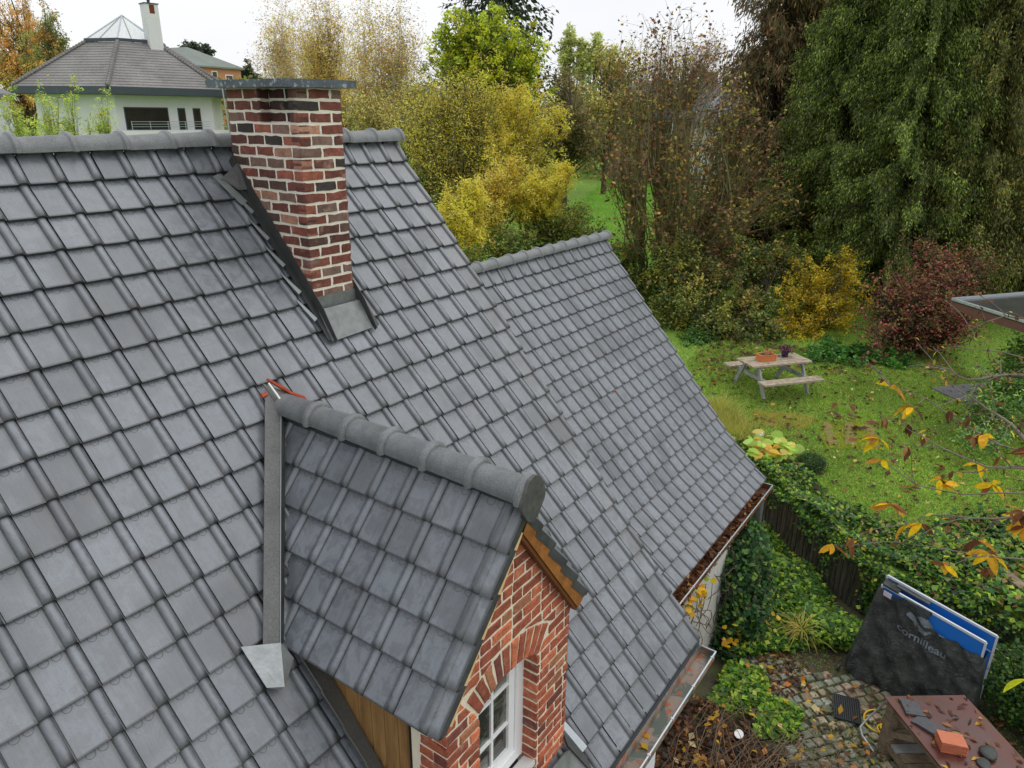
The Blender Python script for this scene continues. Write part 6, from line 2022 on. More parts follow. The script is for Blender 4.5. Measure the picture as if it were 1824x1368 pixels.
# ================================================================== TREES AND SHRUBS
BLOBS = {
'ORANGE_BIRCH': [(32.83, 85.56, 9.64, 3.49, 3.49, 2.61), (33.53, 83.17, 7.49, 2.9, 2.9, 2.61), (30.68, 86.84, 6.9, 3.49, 3.49, 3.49), (31.71, 83.98, 4.75, 3.49, 3.49, 2.9), (35.0, 82.12, 6.24, 2.06, 2.06, 1.3), (30.73, 83.97, 2.57, 3.49, 3.49, 2.9)],
'GREEN_BIRCH': [(29.06, 70.36, 6.54, 1.41, 1.41, 1.51), (29.08, 69.42, 5.13, 1.51, 1.51, 1.51), (28.07, 70.24, 4.18, 2.01, 2.01, 2.01), (29.38, 68.39, 4.2, 1.11, 1.11, 1.11), (29.7, 70.21, 7.73, 0.7, 0.7, 1.26), (27.81, 69.09, 1.83, 2.01, 2.01, 2.01)],
'SHOOT_A': [(3.94, 18.54, 0.29, 0.34, 0.34, 0.62), (4.1, 18.08, -0.07, 0.37, 0.37, 0.46), (4.16, 18.61, 0.87, 0.19, 0.19, 0.34)],
'SHOOT_B': [(4.11, 16.45, 0.3, 0.24, 0.24, 0.53), (3.92, 16.4, -0.18, 0.41, 0.41, 0.29), (4.35, 16.51, 0.92, 0.12, 0.12, 0.29)],
'SHOOT_C': [(4.93, 17.06, 0.16, 0.15, 0.15, 0.53), (5.19, 17.16, 0.89, 0.12, 0.12, 0.28), (4.77, 17.04, -0.2, 0.31, 0.31, 0.25)],
'SHOOT_D': [(4.92, 15.22, 0.18, 0.21, 0.21, 0.5), (4.66, 15.39, -0.13, 0.32, 0.32, 0.26), (5.06, 15.24, 0.52, 0.12, 0.12, 0.24)],
'BIRCH_A': [(30.4, 39.8, 5.27, 1.32, 1.32, 1.94), (29.41, 40.02, 3.45, 1.16, 1.16, 1.55), (29.98, 38.52, 2.38, 1.39, 1.39, 1.55), (28.99, 38.74, 0.55, 1.55, 1.55, 1.55)],
'BIRCH_B': [(29.38, 34.02, 5.57, 1.43, 1.43, 2.14), (28.47, 33.79, 3.23, 1.5, 1.5, 1.6), (28.7, 32.17, 1.24, 1.43, 1.43, 1.78), (27.47, 33.48, 0.55, 1.28, 1.28, 1.43)],
'BIRCH_C': [(28.46, 29.15, 4.63, 1.2, 1.2, 2.0), (28.86, 27.78, 3.39, 1.33, 1.33, 1.67), (27.43, 28.79, 1.82, 1.33, 1.33, 1.67), (26.88, 26.52, -0.04, 1.3, 1.3, 1.63), (29.8, 27.66, 5.28, 0.93, 0.93, 1.33)],
'BIRCH_D': [(34.4, 37.24, 4.4, 1.61, 1.61, 2.42), (35.34, 43.52, 4.67, 1.74, 1.74, 2.6), (30.26, 27.29, 2.84, 1.02, 1.02, 1.7)],
'BIRCH_E': [(21.78, 22.67, -0.0, 1.39, 1.39, 1.12), (20.81, 19.55, -1.21, 1.21, 1.21, 1.32), (23.22, 20.97, 0.54, 1.12, 1.12, 1.12)],
'MAPLE': [(27.85, 19.92, 3.36, 1.82, 1.82, 1.62), (26.91, 21.42, 3.62, 1.3, 1.3, 1.41), (28.87, 18.48, 3.38, 1.24, 1.24, 1.47), (27.92, 20.71, 4.73, 1.47, 1.47, 0.88), (26.24, 21.66, 2.51, 1.06, 1.06, 0.88), (29.05, 17.51, 2.29, 0.82, 0.82, 1.18), (27.61, 19.37, 1.99, 1.77, 1.77, 0.88)],
'WILLOW': [(17.44, 12.58, 0.69, 1.3, 1.3, 1.15), (16.66, 13.56, 0.48, 1.05, 1.05, 1.25), (15.89, 13.76, -0.9, 0.96, 0.96, 1.46), (16.74, 12.57, -0.88, 1.25, 1.25, 1.25), (17.58, 11.38, -0.86, 1.05, 1.05, 1.25), (16.0, 14.37, 0.28, 0.71, 0.71, 1.05), (16.09, 12.6, -2.26, 1.25, 1.25, 1.05)],
'WILLOW_Y': [(17.92, 10.61, 0.13, 1.27, 1.27, 1.13), (18.57, 9.57, -0.05, 0.45, 0.45, 0.82), (17.79, 11.42, 1.08, 0.82, 0.82, 0.37), (16.61, 10.92, -0.82, 0.77, 0.77, 0.73)],
'WILLOW_Y2': [(14.97, 9.83, -1.83, 0.68, 0.68, 0.87), (14.49, 9.82, -2.9, 0.65, 0.65, 0.68), (15.94, 9.59, -1.5, 0.46, 0.46, 0.58)],
'WILLOW_Y3': [(16.26, 8.73, -2.13, 0.77, 0.77, 0.5), (16.75, 8.38, -1.57, 0.43, 0.43, 0.27), (15.81, 9.25, -2.31, 0.58, 0.58, 0.43)],
'WILLOW_Y4': [(12.83, 9.57, -2.63, 0.61, 0.61, 0.61), (12.76, 9.19, -3.38, 0.43, 0.43, 0.61), (13.18, 9.39, -2.13, 0.39, 0.39, 0.36)],
'ORANGE_SHRUB': [(18.2, 15.4, -1.89, 0.56, 0.56, 0.7), (18.47, 14.87, -2.1, 0.56, 0.56, 0.56)],
'HAZEL': [(19.18, 5.91, 2.81, 1.12, 1.12, 0.84), (18.27, 6.63, 1.92, 0.93, 0.93, 0.93), (19.51, 5.0, 2.12, 1.04, 1.04, 1.12), (17.43, 6.92, 0.52, 0.93, 0.93, 1.12), (18.45, 5.6, 0.71, 1.3, 1.3, 1.12), (19.52, 4.08, 0.73, 1.12, 1.12, 1.3), (17.13, 6.23, -1.22, 1.12, 1.12, 1.12), (18.26, 4.52, -1.37, 1.49, 1.49, 1.3), (19.65, 3.01, -0.65, 1.12, 1.12, 1.49), (17.09, 5.04, -3.12, 1.3, 1.3, 1.12), (18.54, 3.11, -2.92, 1.49, 1.49, 1.12), (20.04, 1.67, -1.85, 0.93, 0.93, 1.12), (17.17, 3.18, -4.4, 1.46, 1.46, 0.73)],
'LARCH': [(25.04, 5.3, 3.27, 0.87, 0.87, 1.3), (25.06, 4.22, 1.65, 1.3, 1.3, 1.52), (26.04, 4.15, 3.69, 1.3, 1.3, 1.08), (24.19, 4.66, 0.42, 1.08, 1.08, 1.3), (25.14, 2.93, -0.17, 1.3, 1.3, 1.3)],
'MID_A': [(52.91, 25.48, 3.97, 2.32, 2.32, 1.39), (48.15, 26.26, 0.45, 1.98, 1.98, 1.8), (52.55, 24.03, 0.94, 2.14, 2.14, 1.86)],
'MID_B': [(40.63, 22.79, 1.5, 1.55, 1.55, 1.94), (37.52, 22.11, -0.65, 1.49, 1.49, 1.86), (38.61, 20.13, -1.32, 1.64, 1.64, 1.64)],
'MID_C': [(64.53, 27.27, 3.62, 2.71, 2.71, 2.71), (68.12, 23.19, 5.21, 2.71, 2.71, 2.17), (68.46, 26.16, 4.79, 2.23, 2.23, 2.23)],
'POPLARS': [(98.06, 58.05, 10.18, 1.19, 1.19, 2.9), (98.82, 55.95, 8.61, 1.19, 1.19, 2.56), (100.29, 54.39, 9.43, 1.36, 1.36, 2.9), (101.05, 52.3, 7.86, 1.19, 1.19, 2.22)],
'UNDER_A': [(15.18, 13.75, -2.47, 0.84, 0.84, 1.05), (17.26, 16.87, -1.69, 0.93, 0.93, 0.93), (14.43, 12.3, -3.49, 0.81, 0.81, 0.81)],
'UNDER_B': [(14.09, 8.83, -3.87, 1.12, 1.12, 0.56), (11.63, 8.52, -4.02, 0.68, 0.68, 0.44), (16.59, 9.14, -3.64, 1.01, 1.01, 0.6), (17.11, 8.28, -3.82, 0.81, 0.81, 0.6)],
'UNDER_C': [(18.47, 7.85, -4.35, 0.84, 0.84, 0.84), (18.0, 6.42, -4.74, 0.89, 0.89, 0.89), (17.27, 5.14, -5.44, 0.7, 0.7, 0.89), (20.91, 10.31, -3.79, 0.93, 0.93, 0.56)],
'HEDGE_A': [(17.16, 4.16, -4.33, 0.93, 0.93, 0.93), (15.77, 3.43, -5.65, 0.78, 0.78, 0.89), (16.96, 3.03, -5.08, 0.91, 0.91, 0.91), (15.87, 2.14, -5.99, 0.87, 0.87, 0.59)],
'HEDGE_B': [(18.45, 2.34, -4.31, 0.93, 0.93, 0.93), (17.26, 1.43, -5.45, 0.89, 0.89, 0.89), (16.19, 0.65, -6.16, 0.75, 0.75, 0.41), (15.93, 1.61, -6.09, 0.69, 0.69, 0.52), (20.29, 1.35, -4.66, 0.85, 0.85, 0.97)],
'YELLOW': [(18.86, 0.24, -4.66, 0.9, 0.9, 0.9), (19.53, -0.61, -4.48, 0.83, 0.83, 0.9), (18.35, -0.54, -5.54, 0.99, 0.99, 0.88), (17.73, 0.33, -5.55, 0.78, 0.78, 0.78), (17.08, -0.12, -6.23, 0.76, 0.76, 0.38), (19.17, -1.15, -5.25, 0.53, 0.53, 0.71), (16.98, 0.57, -5.97, 0.49, 0.49, 0.45)],
'RED': [(17.55, -2.79, -4.19, 0.89, 0.89, 0.73), (18.14, -3.53, -4.03, 0.7, 0.7, 0.57), (16.77, -2.76, -5.0, 0.88, 0.88, 0.63), (17.44, -3.63, -4.84, 0.88, 0.88, 0.63), (16.1, -2.35, -5.25, 0.53, 0.53, 0.4), (19.23, -2.86, -3.46, 0.83, 0.83, 0.5), (17.57, -4.15, -4.79, 0.4, 0.4, 0.46), (19.86, -3.85, -3.6, 0.83, 0.83, 0.23)],
'LOWGREEN': [(15.16, -1.09, -6.23, 0.63, 0.63, 0.28), (15.62, -1.73, -6.23, 0.69, 0.69, 0.31), (16.33, -2.31, -6.13, 0.64, 0.64, 0.32), (16.11, -2.92, -6.11, 0.56, 0.56, 0.34), (16.27, -1.26, -6.07, 0.81, 0.81, 0.26)],
'LOWLEFT': [(14.11, 2.45, -6.51, 0.4, 0.4, 0.23), (15.01, 2.32, -6.18, 0.51, 0.51, 0.34), (15.22, 1.49, -6.43, 0.61, 0.61, 0.24)],
'BRIGHT': [(29.79, -2.77, -4.48, 1.16, 1.16, 1.02), (30.46, -3.43, -4.03, 1.02, 1.02, 0.93), (29.06, -2.16, -5.14, 1.02, 1.02, 0.84), (29.08, -4.19, -5.36, 0.58, 0.58, 0.9)],
'WALLGREEN': [(12.55, -5.63, -5.22, 0.6, 0.6, 0.36), (11.64, -5.43, -5.48, 0.58, 0.58, 0.3), (13.48, -5.69, -4.69, 0.37, 0.37, 0.5), (10.16, -5.27, -5.61, 0.43, 0.43, 0.17)],
'UNDERSPRUCE': [(25.12, -1.27, -3.83, 1.25, 1.25, 0.5), (23.91, 0.44, -3.86, 0.92, 0.92, 0.42), (22.82, 1.71, -4.27, 0.84, 0.84, 0.54), (23.35, -0.89, -4.26, 1.01, 1.01, 0.4)],
'DARKROUND': [(78.08, 123.49, 10.01, 2.42, 2.42, 1.21), (79.62, 121.5, 10.33, 1.01, 1.01, 0.81), (77.29, 124.79, 10.28, 0.81, 0.81, 0.81)],
'DARKCON': [(71.65, 101.91, 5.55, 0.71, 0.71, 1.25), (72.37, 101.0, 5.73, 0.62, 0.62, 1.25), (73.09, 99.66, 5.24, 0.71, 0.71, 0.8)],
}
def base_of(key, dx=0, dy=0, z=LAWN):
    b = np.array(BLOBS[key]); c = b[:, :2].mean(0)
    return (float(c[0]) + dx, float(c[1]) + dy, z)

OLIVE = [(132, 130, 70, 5), (110, 112, 58, 4), (150, 140, 84, 3), (92, 98, 52, 2)]
TAN = [(204, 186, 104, 5), (180, 160, 94, 4), (212, 190, 112, 4), (150, 142, 80, 3)]
BRIGHTY = [(248, 230, 84, 6), (240, 220, 80, 4), (250, 236, 128, 3), (222, 208, 90, 2)]
OR = [(214, 162, 78, 5), (190, 134, 66, 4), (214, 168, 96, 3), (160, 130, 76, 2)]

broadleaf('birch_tree', 'far orange autumn birch at the top left corner', 'tree', base_of('ORANGE_BIRCH'), BLOBS['ORANGE_BIRCH'], tips=170, leaves=130, spread=0.75, leaf=(0.26, 0.12), cols=[(206, 158, 88, 5), (190, 144, 80, 4), (210, 172, 104, 3)], trunk_r=0.3, twigs=3, bark='bark', hang=0.6, patch=([(150, 146, 84, 5), (170, 150, 80, 3)], 0.25), jitter=0.14)
broadleaf('birch_tree', 'far olive green birch rising behind the villa roof at left', 'tree', base_of('GREEN_BIRCH'), BLOBS['GREEN_BIRCH'], tips=150, leaves=130, spread=0.6, leaf=(0.24, 0.11), cols=[(118, 124, 66, 5), (96, 106, 58, 4), (140, 140, 80, 3)], trunk_r=0.25, hang=0.6, patch=(OR, 0.16), jitter=0.14)
for key, lb in (('SHOOT_A', 'slim green and yellow sapling at the far left edge before the villa'), ('SHOOT_B', 'tall thin sapling standing before the left end of the villa'), ('SHOOT_C', 'slenderest sapling in front of the villa corner'), ('SHOOT_D', 'rightmost yellow green sapling just left of the villa window')):
    broadleaf('sapling', lb, 'tree', base_of(key), BLOBS[key], tips=46, leaves=34, spread=0.13, leaf=(0.085, 0.025), cols=[(150, 172, 84, 5), (176, 184, 74, 4), (124, 150, 76, 3), (200, 160, 70, 1)], trunk_r=0.03, stems=4, bark='bark_green', fork=0.7, shell=0.1, bend=0.06, group='saplings in front of the white villa')
for key, lb in (('BIRCH_A', 'leftmost golden leaved birch right of the chimney top'), ('BIRCH_B', 'tall sparse orange birch behind the brick chimney'), ('BIRCH_C', 'pale stemmed birch with thin gold leaves left of the green maple'), ('BIRCH_D', 'farther thin orange birch behind the others, mostly bare twigs'), ('BIRCH_E', 'olive and gold young birch directly above the main ridge end')):
    broadleaf('birch_tree', lb, 'tree', base_of(key), BLOBS[key], tips=170, leaves=80, spread=0.55, leaf=(0.12, 0.08), cols=(TAN + TAN + OR + [(200, 178, 80, 6), (150, 144, 74, 4)]) if key != 'BIRCH_E' else OLIVE + TAN[:2] + [(190, 170, 70, 3)], trunk_r=0.14, stems=2, twigs=8, twig_len=1.5, bark='bark_pale' if key in ('BIRCH_C', 'BIRCH_A') else 'twig', fork=0.2, shell=0.1, bend=0.1, limb_r=0.25, group='birches behind the chimney')
broadleaf('maple_tree', 'large yellow green tree in the centre background', 'tree', base_of('MAPLE'), BLOBS['MAPLE'], tips=230, leaves=120, spread=0.42, leaf=(0.17, 0.12), cols=[(150, 162, 52, 5), (122, 142, 44, 4), (176, 180, 60, 4), (96, 116, 46, 3)], trunk_r=0.25, twigs=3, patch=([(176, 184, 50, 5), (190, 190, 70, 2)], 0.4), shell=0.45)
conifer('dark_conifer', 'tall dark conifer towering behind the yellow green maple', (43.0, 30.6, LAWN), 30.0, 6.6, [(52, 66, 42, 5), (40, 52, 36, 4), (70, 84, 50, 2)], whorls=34, per=9, sprays=60, spray=(0.75, 0.20), droop=0.15, bare_to=0.1)
wt = [(b, 0) for b in BLOBS['WILLOW']]
broadleaf('willow_tree', 'twisted willow with olive tan foliage, its crown half bare', 'tree', base_of('WILLOW'), BLOBS['WILLOW'], tips=300, leaves=80, spread=0.42, leaf=(0.13, 0.04), cols=TAN + [(190, 182, 70, 6), (140, 144, 62, 4)], trunk_r=0.22, stems=5, twigs=8, twig_len=1.4, bark='bark_green', fork=0.25, shell=0.05, bend=0.2, hang=0.2, limb_r=0.3, patch=([(226, 210, 74, 5), (210, 190, 84, 3)], 0.5))
b_ = base_of('WILLOW')
for i, (key, lb) in enumerate((('WILLOW_Y', 'bright yellow willow crown at the centre of the picture'), ('WILLOW_Y2', 'golden yellow willow boughs hanging below the bright crown'), ('WILLOW_Y3', 'low yellow willow spreading over the meadow at right'), ('WILLOW_Y4', 'lemon yellow willow close to the edge of the main roof'))):
    broadleaf('yellow_willow', lb, 'tree', (b_[0] + (0, -1.2, 1.5, -3.0)[i], b_[1] + (-1.5, -1.5, -2.5, -1.8)[i], LAWN), BLOBS[key], tips=110, leaves=150 if key != 'WILLOW_Y2' else 100, spread=0.26, leaf=(0.12, 0.035), cols=BRIGHTY if key != 'WILLOW_Y2' else BRIGHTY + [(222, 186, 96, 7)], trunk_r=0.10, stems=2, twigs=5, twig_len=1.3, bark='bark_green', fork=0.3, shell=0.1, bend=0.16, hang=0.25, group='yellow willows', jitter=0.14)
broadleaf('orange_shrub', 'small orange and green shrub behind the main roof verge', 'shrub', base_of('ORANGE_SHRUB'), BLOBS['ORANGE_SHRUB'], tips=50, leaves=50, spread=0.3, leaf=(0.13, 0.10), cols=[(196, 132, 60, 4), (160, 140, 56, 3), (120, 130, 50, 3)], trunk_r=0.08, stems=2)
broadleaf('hazel_tree', 'big many stemmed half bare tree with curled brown leaves', 'tree', (18.2, 5.0, LAWN), BLOBS['HAZEL'], tips=380, leaves=18, spread=0.30, leaf=(0.14, 0.10), cols=[(118, 84, 54, 5), (98, 70, 48, 4), (144, 112, 62, 3), (150, 136, 66, 1), (84, 58, 42, 4)], trunk_r=0.16, stems=9, twigs=7, twig_len=1.9, bark='bark_green', fork=0.15, shell=0.1, bend=0.14, limb_r=0.26, patch=([(160, 146, 62, 5), (132, 128, 58, 3)], 0.16))
conifer('larch_tree', 'larch with brown hanging twigs at the left edge of the spruces', (26.4, 4.4, LAWN), 17.0, 4.2, [(84, 74, 44, 5), (100, 78, 52, 5), (72, 76, 42, 4), (120, 92, 60, 2)], whorls=44, per=9, sprays=190, spray=(0.40, 0.05), droop=0.35, hangers=1.6, bare_to=0.06, taper=0.8)
SP = [(88, 102, 42, 5), (68, 82, 36, 5), (116, 130, 50, 3), (50, 58, 30, 4)]
SP2 = [(88, 92, 42, 5), (70, 76, 36, 5), (114, 116, 48, 3), (60, 58, 32, 4), (122, 104, 46, 1.5)]
for i, (x, y, h, r_, c, bt) in enumerate(((23.9, 0.95, 17, 3.0, SP, .22), (22.6, -1.5, 16, 3.0, SP, .16), (24.1, -3.5, 18, 3.6, SP2, .10), (25.9, -5.6, 19, 4.0, SP2, .12), (31.5, 1.8, 20, 4.6, SP2, .13), (32.0, -1.6, 22, 4.8, SP2, .15), (30.5, -6.8, 20, 4.6, SP2, .1), (29.3, 3.9, 19, 4.0, SP2, .10), (37.0, 4.6, 26, 5.5, SP2, .12), (38.0, -3.0, 28, 6.0, SP2, .12), (37.0, 0.8, 27, 5.6, SP2, .14))):
    conifer('spruce_tree', ('bright tipped spruce nearest the larch', 'spruce in the middle of the dark group with drooping light green tips', 'tall dark spruce above the red shrub', 'dark spruce at the right edge of the picture with a thick trunk', 'tall spruce standing behind the larch gap', 'tallest spruce in the second row of the dark group', 'far right spruce in the second row', 'slim spruce in the second row beside the larch', 'left spruce of the hindmost row, seen past the larch', 'right spruce of the hindmost row', 'middle spruce of the hindmost row')[i],
            (x, y, LAWN), h, r_, c, bare_to=bt, whorls=52 if i < 4 else 44, per=9, sprays=(640 if i < 4 else 260), spray=(0.19, 0.034) if i < 4 else (0.34, 0.08), droop=0.42, hangers=1.3, group='spruces at the right', taper=0.75)
broadleaf('background_tree', 'pale olive tree in the middle distance right of the yellow willow', 'tree', base_of('MID_A'), BLOBS['MID_A'], tips=120, leaves=90, spread=0.8, leaf=(0.26, 0.14), cols=OLIVE + TAN[:2], trunk_r=0.25, twigs=4, bark='bark')
broadleaf('background_tree', 'brownish tree close behind the yellow willow crown', 'tree', base_of('MID_B'), BLOBS['MID_B'], tips=120, leaves=90, spread=0.6, leaf=(0.22, 0.12), cols=[(110, 104, 66, 5), (92, 92, 54, 4), (130, 112, 76, 3)], trunk_r=0.25, twigs=4)
broadleaf('background_tree', 'bare brown tree far behind the many stemmed tree', 'tree', base_of('MID_C'), BLOBS['MID_C'], tips=150, leaves=30, spread=1.0, leaf=(0.24, 0.14), cols=[(150, 124, 92, 5), (172, 128, 80, 2), (120, 104, 80, 4)], trunk_r=0.25, twigs=8, twig_len=1.4, bark='twig')
for i in range(4):
    b = [BLOBS['POPLARS'][i]]
    broadleaf('poplar_tree', ('leftmost tall thin poplar on the far skyline', 'second thin poplar from the left on the far skyline', 'third thin poplar from the left on the far skyline', 'rightmost low poplar on the far skyline')[i], 'tree', (b[0][0], b[0][1], LAWN), b, tips=50, leaves=70, spread=0.6, leaf=(0.5, 0.22), cols=[(176, 180, 116, 5), (160, 166, 104, 4)], trunk_r=0.2, twigs=2, group='poplars on the skyline', shell=0.1)
UND = [(112, 118, 54, 5), (88, 104, 46, 5), (134, 132, 66, 3), (66, 84, 40, 3), (150, 130, 74, 2)]
for key, lb in (('UNDER_A', 'olive shrub behind the main roof verge above the lower ridge'), ('UNDER_B', 'green thicket right behind the lower ridge tiles'), ('UNDER_C', 'tangled thicket right of the lower ridge end')):
    broadleaf('thicket', lb, 'shrub', base_of(key), BLOBS[key], tips=130, leaves=80, spread=0.35, leaf=(0.12, 0.075), cols=UND + [(104, 140, 50, 3)], trunk_r=0.06, stems=4, twigs=5, bark='bark', shell=0.1)
DK = [(74, 92, 44, 5), (56, 74, 40, 5), (98, 112, 50, 4), (126, 126, 56, 4), (150, 136, 66, 2)]
broadleaf('hedge', 'dark green and yellowish hedge bushes left of the picnic table', 'shrub', base_of('HEDGE_A'), BLOBS['HEDGE_A'], tips=170, leaves=120, spread=0.30, leaf=(0.10, 0.065), cols=DK, trunk_r=0.06, stems=4, twigs=3, shell=0.3, patch=([(150, 146, 66, 5), (120, 126, 50, 3)], 0.25))
broadleaf('hedge', 'dark green shrubbery directly behind the picnic table', 'shrub', base_of('HEDGE_B'), BLOBS['HEDGE_B'], tips=170, leaves=120, spread=0.30, leaf=(0.10, 0.065), cols=DK, trunk_r=0.06, stems=4, twigs=3, shell=0.3, patch=([(140, 120, 68, 5), (120, 122, 50, 3)], 0.2))
broadleaf('yellow_bush', 'golden yellow bush behind the right end of the picnic table', 'shrub', base_of('YELLOW'), BLOBS['YELLOW'], tips=170, leaves=95, spread=0.20, leaf=(0.085, 0.05), cols=[(180, 156, 34, 6), (156, 144, 36, 6), (132, 128, 40, 4), (204, 160, 40, 3), (96, 96, 36, 2)], trunk_r=0.05, stems=6, twigs=4, shell=0.35)
broadleaf('red_bush', 'loose dark red shrub beside the garden shelter', 'shrub', (17.7, -3.3, LAWN), [(b[0], b[1], b[2] - 0.15, b[3] * 1.2, b[4] * 1.2, b[5] * 0.85) for b in BLOBS['RED']] + [(17.2, -2.9, -5.6, 1.0, 1.0, .5), (17.6, -3.9, -5.5, .9, .9, .5)], tips=230, leaves=70, spread=0.22, leaf=(0.08, 0.055), cols=[(144, 74, 66, 6), (112, 54, 52, 4), (170, 100, 86, 4), (112, 84, 54, 4), (80, 50, 42, 3)], trunk_r=0.09, stems=6, twigs=6, twig_len=2.4, bark='bark_dark', shell=0.1, patch=([(110, 104, 54, 4), (104, 70, 50, 4), (80, 92, 48, 2)], 0.42))
broadleaf('low_shrub', 'low bright green plants right of the picnic table', 'shrub', base_of('LOWGREEN'), BLOBS['LOWGREEN'], tips=120, leaves=100, spread=0.16, leaf=(0.09, 0.06), cols=[(66, 112, 42, 5), (52, 92, 40, 4), (92, 134, 52, 3)], trunk_r=0.02, stems=6, twigs=2)
broadleaf('low_shrub', 'low green plants at the lawn edge left of the picnic table', 'shrub', base_of('LOWLEFT'), BLOBS['LOWLEFT'], tips=80, leaves=90, spread=0.16, leaf=(0.09, 0.06), cols=[(70, 108, 42, 5), (56, 88, 40, 4), (110, 130, 52, 2)], trunk_r=0.02, stems=5, twigs=2)
broadleaf('lime_shrub', 'bright yellow green tree behind the red bush', 'tree', base_of('BRIGHT'), BLOBS['BRIGHT'], tips=140, leaves=110, spread=0.34, leaf=(0.12, 0.06), cols=[(150, 172, 54, 5), (122, 146, 48, 4), (96, 120, 44, 3)], trunk_r=0.1, stems=3, twigs=3)
broadleaf('garden_shrub', 'light green shrubs beside the patio at the right edge', 'shrub', base_of('WALLGREEN'), BLOBS['WALLGREEN'], tips=120, leaves=80, spread=0.22, leaf=(0.09, 0.04), cols=[(128, 156, 76, 5), (88, 120, 56, 4), (60, 90, 44, 4)], trunk_r=0.03, stems=5, twigs=5)
broadleaf('undergrowth', 'olive undergrowth beneath the spruces', 'shrub', base_of('UNDERSPRUCE'), BLOBS['UNDERSPRUCE'], tips=120, leaves=90, spread=0.3, leaf=(0.13, 0.07), cols=DK + [(120, 128, 50, 5)], trunk_r=0.05, stems=4, twigs=4)
broadleaf('round_tree', 'small dark round tree on the far skyline above the orange building', 'tree', base_of('DARKROUND'), BLOBS['DARKROUND'], tips=60, leaves=80, spread=0.7, leaf=(0.6, 0.4), cols=[(56, 66, 52, 5), (70, 80, 60, 3)], trunk_r=0.3, twigs=2)
broadleaf('far_conifers', 'clump of small dark conifers far off, left of the chimney slab', 'tree', base_of('DARKCON'), BLOBS['DARKCON'], tips=60, leaves=60, spread=0.5, leaf=(0.6, 0.3), cols=[(58, 72, 62, 5), (72, 84, 70, 3)], trunk_r=0.2, twigs=2)
# far belt of woods closing the view
pts = []
for (px_, py_, z0, z1, n) in ((46, 62, -6, 3, 2200), (60, 50, -6, 3, 2400), (78, 40, -6, 3.5, 2400), (92, 28, -6, 4, 2400), (98, 12, -6, 6, 2400), (60, -14, -6, 10, 3000), (52, -24, -6, 12, 3000), (100, -4, -6, 8, 2500)):
    c = RNG.normal(0, 1, (16, 3)) * [5, 5, 1.5] + [px_, py_, 0]
    n = n * 3
    q = c[RNG.integers(0, 16, n)] + RNG.normal(0, 1, (n, 3)) * [1.6, 1.6, 0]
    q[:, 2] = RNG.uniform(z0, z1, n) * 1.0 + RNG.normal(0, 0.4, n)
    pts.append(q)
P = np.concatenate(pts); s = RNG.uniform(0.6, 1.3, len(P)); V, F = leaf_quads(P, 0.5 * s, 0.34 * s, 0.3)
mesh_np('distant_woods', V, F, 'leaf', np.repeat(pick(OLIVE + DK + [(150, 116, 74, 3)], len(P), 0.15), 4, 0), kind='stuff')

# ------------------------------------------------------------------ the tree in the right foreground, long thin boughs
wn = thing('foreground_tree', 'near tree reaching in from the right, thin boughs with drooping yellow and brown leaves', 'tree', (0.9, -8.1, YARD))
boughs = [
    [(0.6, -7.6, -2.6), (0.1, -6.3, -1.9), (-0.50, -5.56, -1.57), (-0.50, -5.31, -1.56), (-0.46, -5.10, -1.47), (-0.43, -4.89, -1.38), (-0.56, -4.72, -1.33)],
    [(0.1, -6.3, -1.9), (-0.45, -5.62, -1.68), (-0.61, -5.30, -1.69), (-0.61, -5.0, -1.60), (-0.60, -4.88, -1.50)],
    [(0.6, -7.6, -2.9), (-0.2, -6.4, -2.2), (-0.60, -5.62, -1.75), (-0.68, -5.30, -1.88), (-0.70, -5.10, -1.90), (-0.68, -4.90, -1.88), (-0.64, -4.78, -1.78)],
    [(-0.2, -6.4, -2.2), (-0.73, -5.66, -1.83), (-0.84, -5.39, -1.95), (-0.78, -5.14, -2.00), (-0.80, -5.00, -2.10)],
    [(0.5, -7.7, -3.2), (-0.4, -6.5, -2.5), (-0.92, -5.66, -2.05), (-0.98, -5.33, -2.12), (-0.90, -5.09, -2.16), (-0.84, -4.98, -2.22)],
    [(0.6, -7.6, -2.3), (0.3, -6.4, -1.5), (0.02, -5.6, -1.20), (0.10, -5.25, -1.18), (0.10, -5.05, -1.22)],
    [(0.3, -6.4, -1.5), (0.35, -5.6, -1.05), (0.42, -5.25, -1.00), (0.34, -5.05, -1.10)],
    [(0.02, -5.6, -1.20), (-0.10, -5.35, -1.25), (-0.20, -5.12, -1.30), (-0.26, -4.95, -1.24)],
    [(-0.45, -5.62, -1.68), (-0.30, -5.40, -1.50), (-0.28, -5.20, -1.42), (-0.34, -5.02, -1.30)],
]
PB, RB = [], []
def resample(l, n):
    l = np.array(l, float); d = np.r_[0, np.cumsum(np.linalg.norm(np.diff(l, axis=0), axis=1))]
    t = np.linspace(0, d[-1], n)
    return np.stack([np.interp(t, d, l[:, k]) for k in range(3)], 1)
def wiggle(l, a):
    n = len(l); w = RNG.normal(0, a, (n, 3)); w[0] = 0
    k = np.array([.25, .5, .25])
    for c in range(3): w[1:-1, c] = np.convolve(w[:, c], k, 'valid')
    return l + w
main_b = [wiggle(resample(b, 15), 0.014) for b in boughs]
for b in main_b:
    PB.append(b); RB.append(np.linspace(0.016, 0.0025, 15))
tipsL = []
for b in main_b:
    for q in range(16):
        i = RNG.integers(4, 15)
        st = b[i]; d = RNG.normal(0, 1, 3); d /= np.linalg.norm(d)
        d = d * 0.8 + np.array([-0.1, 0.55, 0.1]); en = st + d * RNG.uniform(0.10, 0.34)
        PB.append(resample(curve(st[None], en[None], 6, 0.12)[0], 15)); RB.append(np.linspace(0.0032, 0.0014, 15))
        tipsL.append(en)
    tipsL.append(b[-1])
V, F = tubes_np(np.array(PB), np.array(RB), 5)
mesh_np('branches', V, F, 'twig_grey', parent=wn, smooth=True)
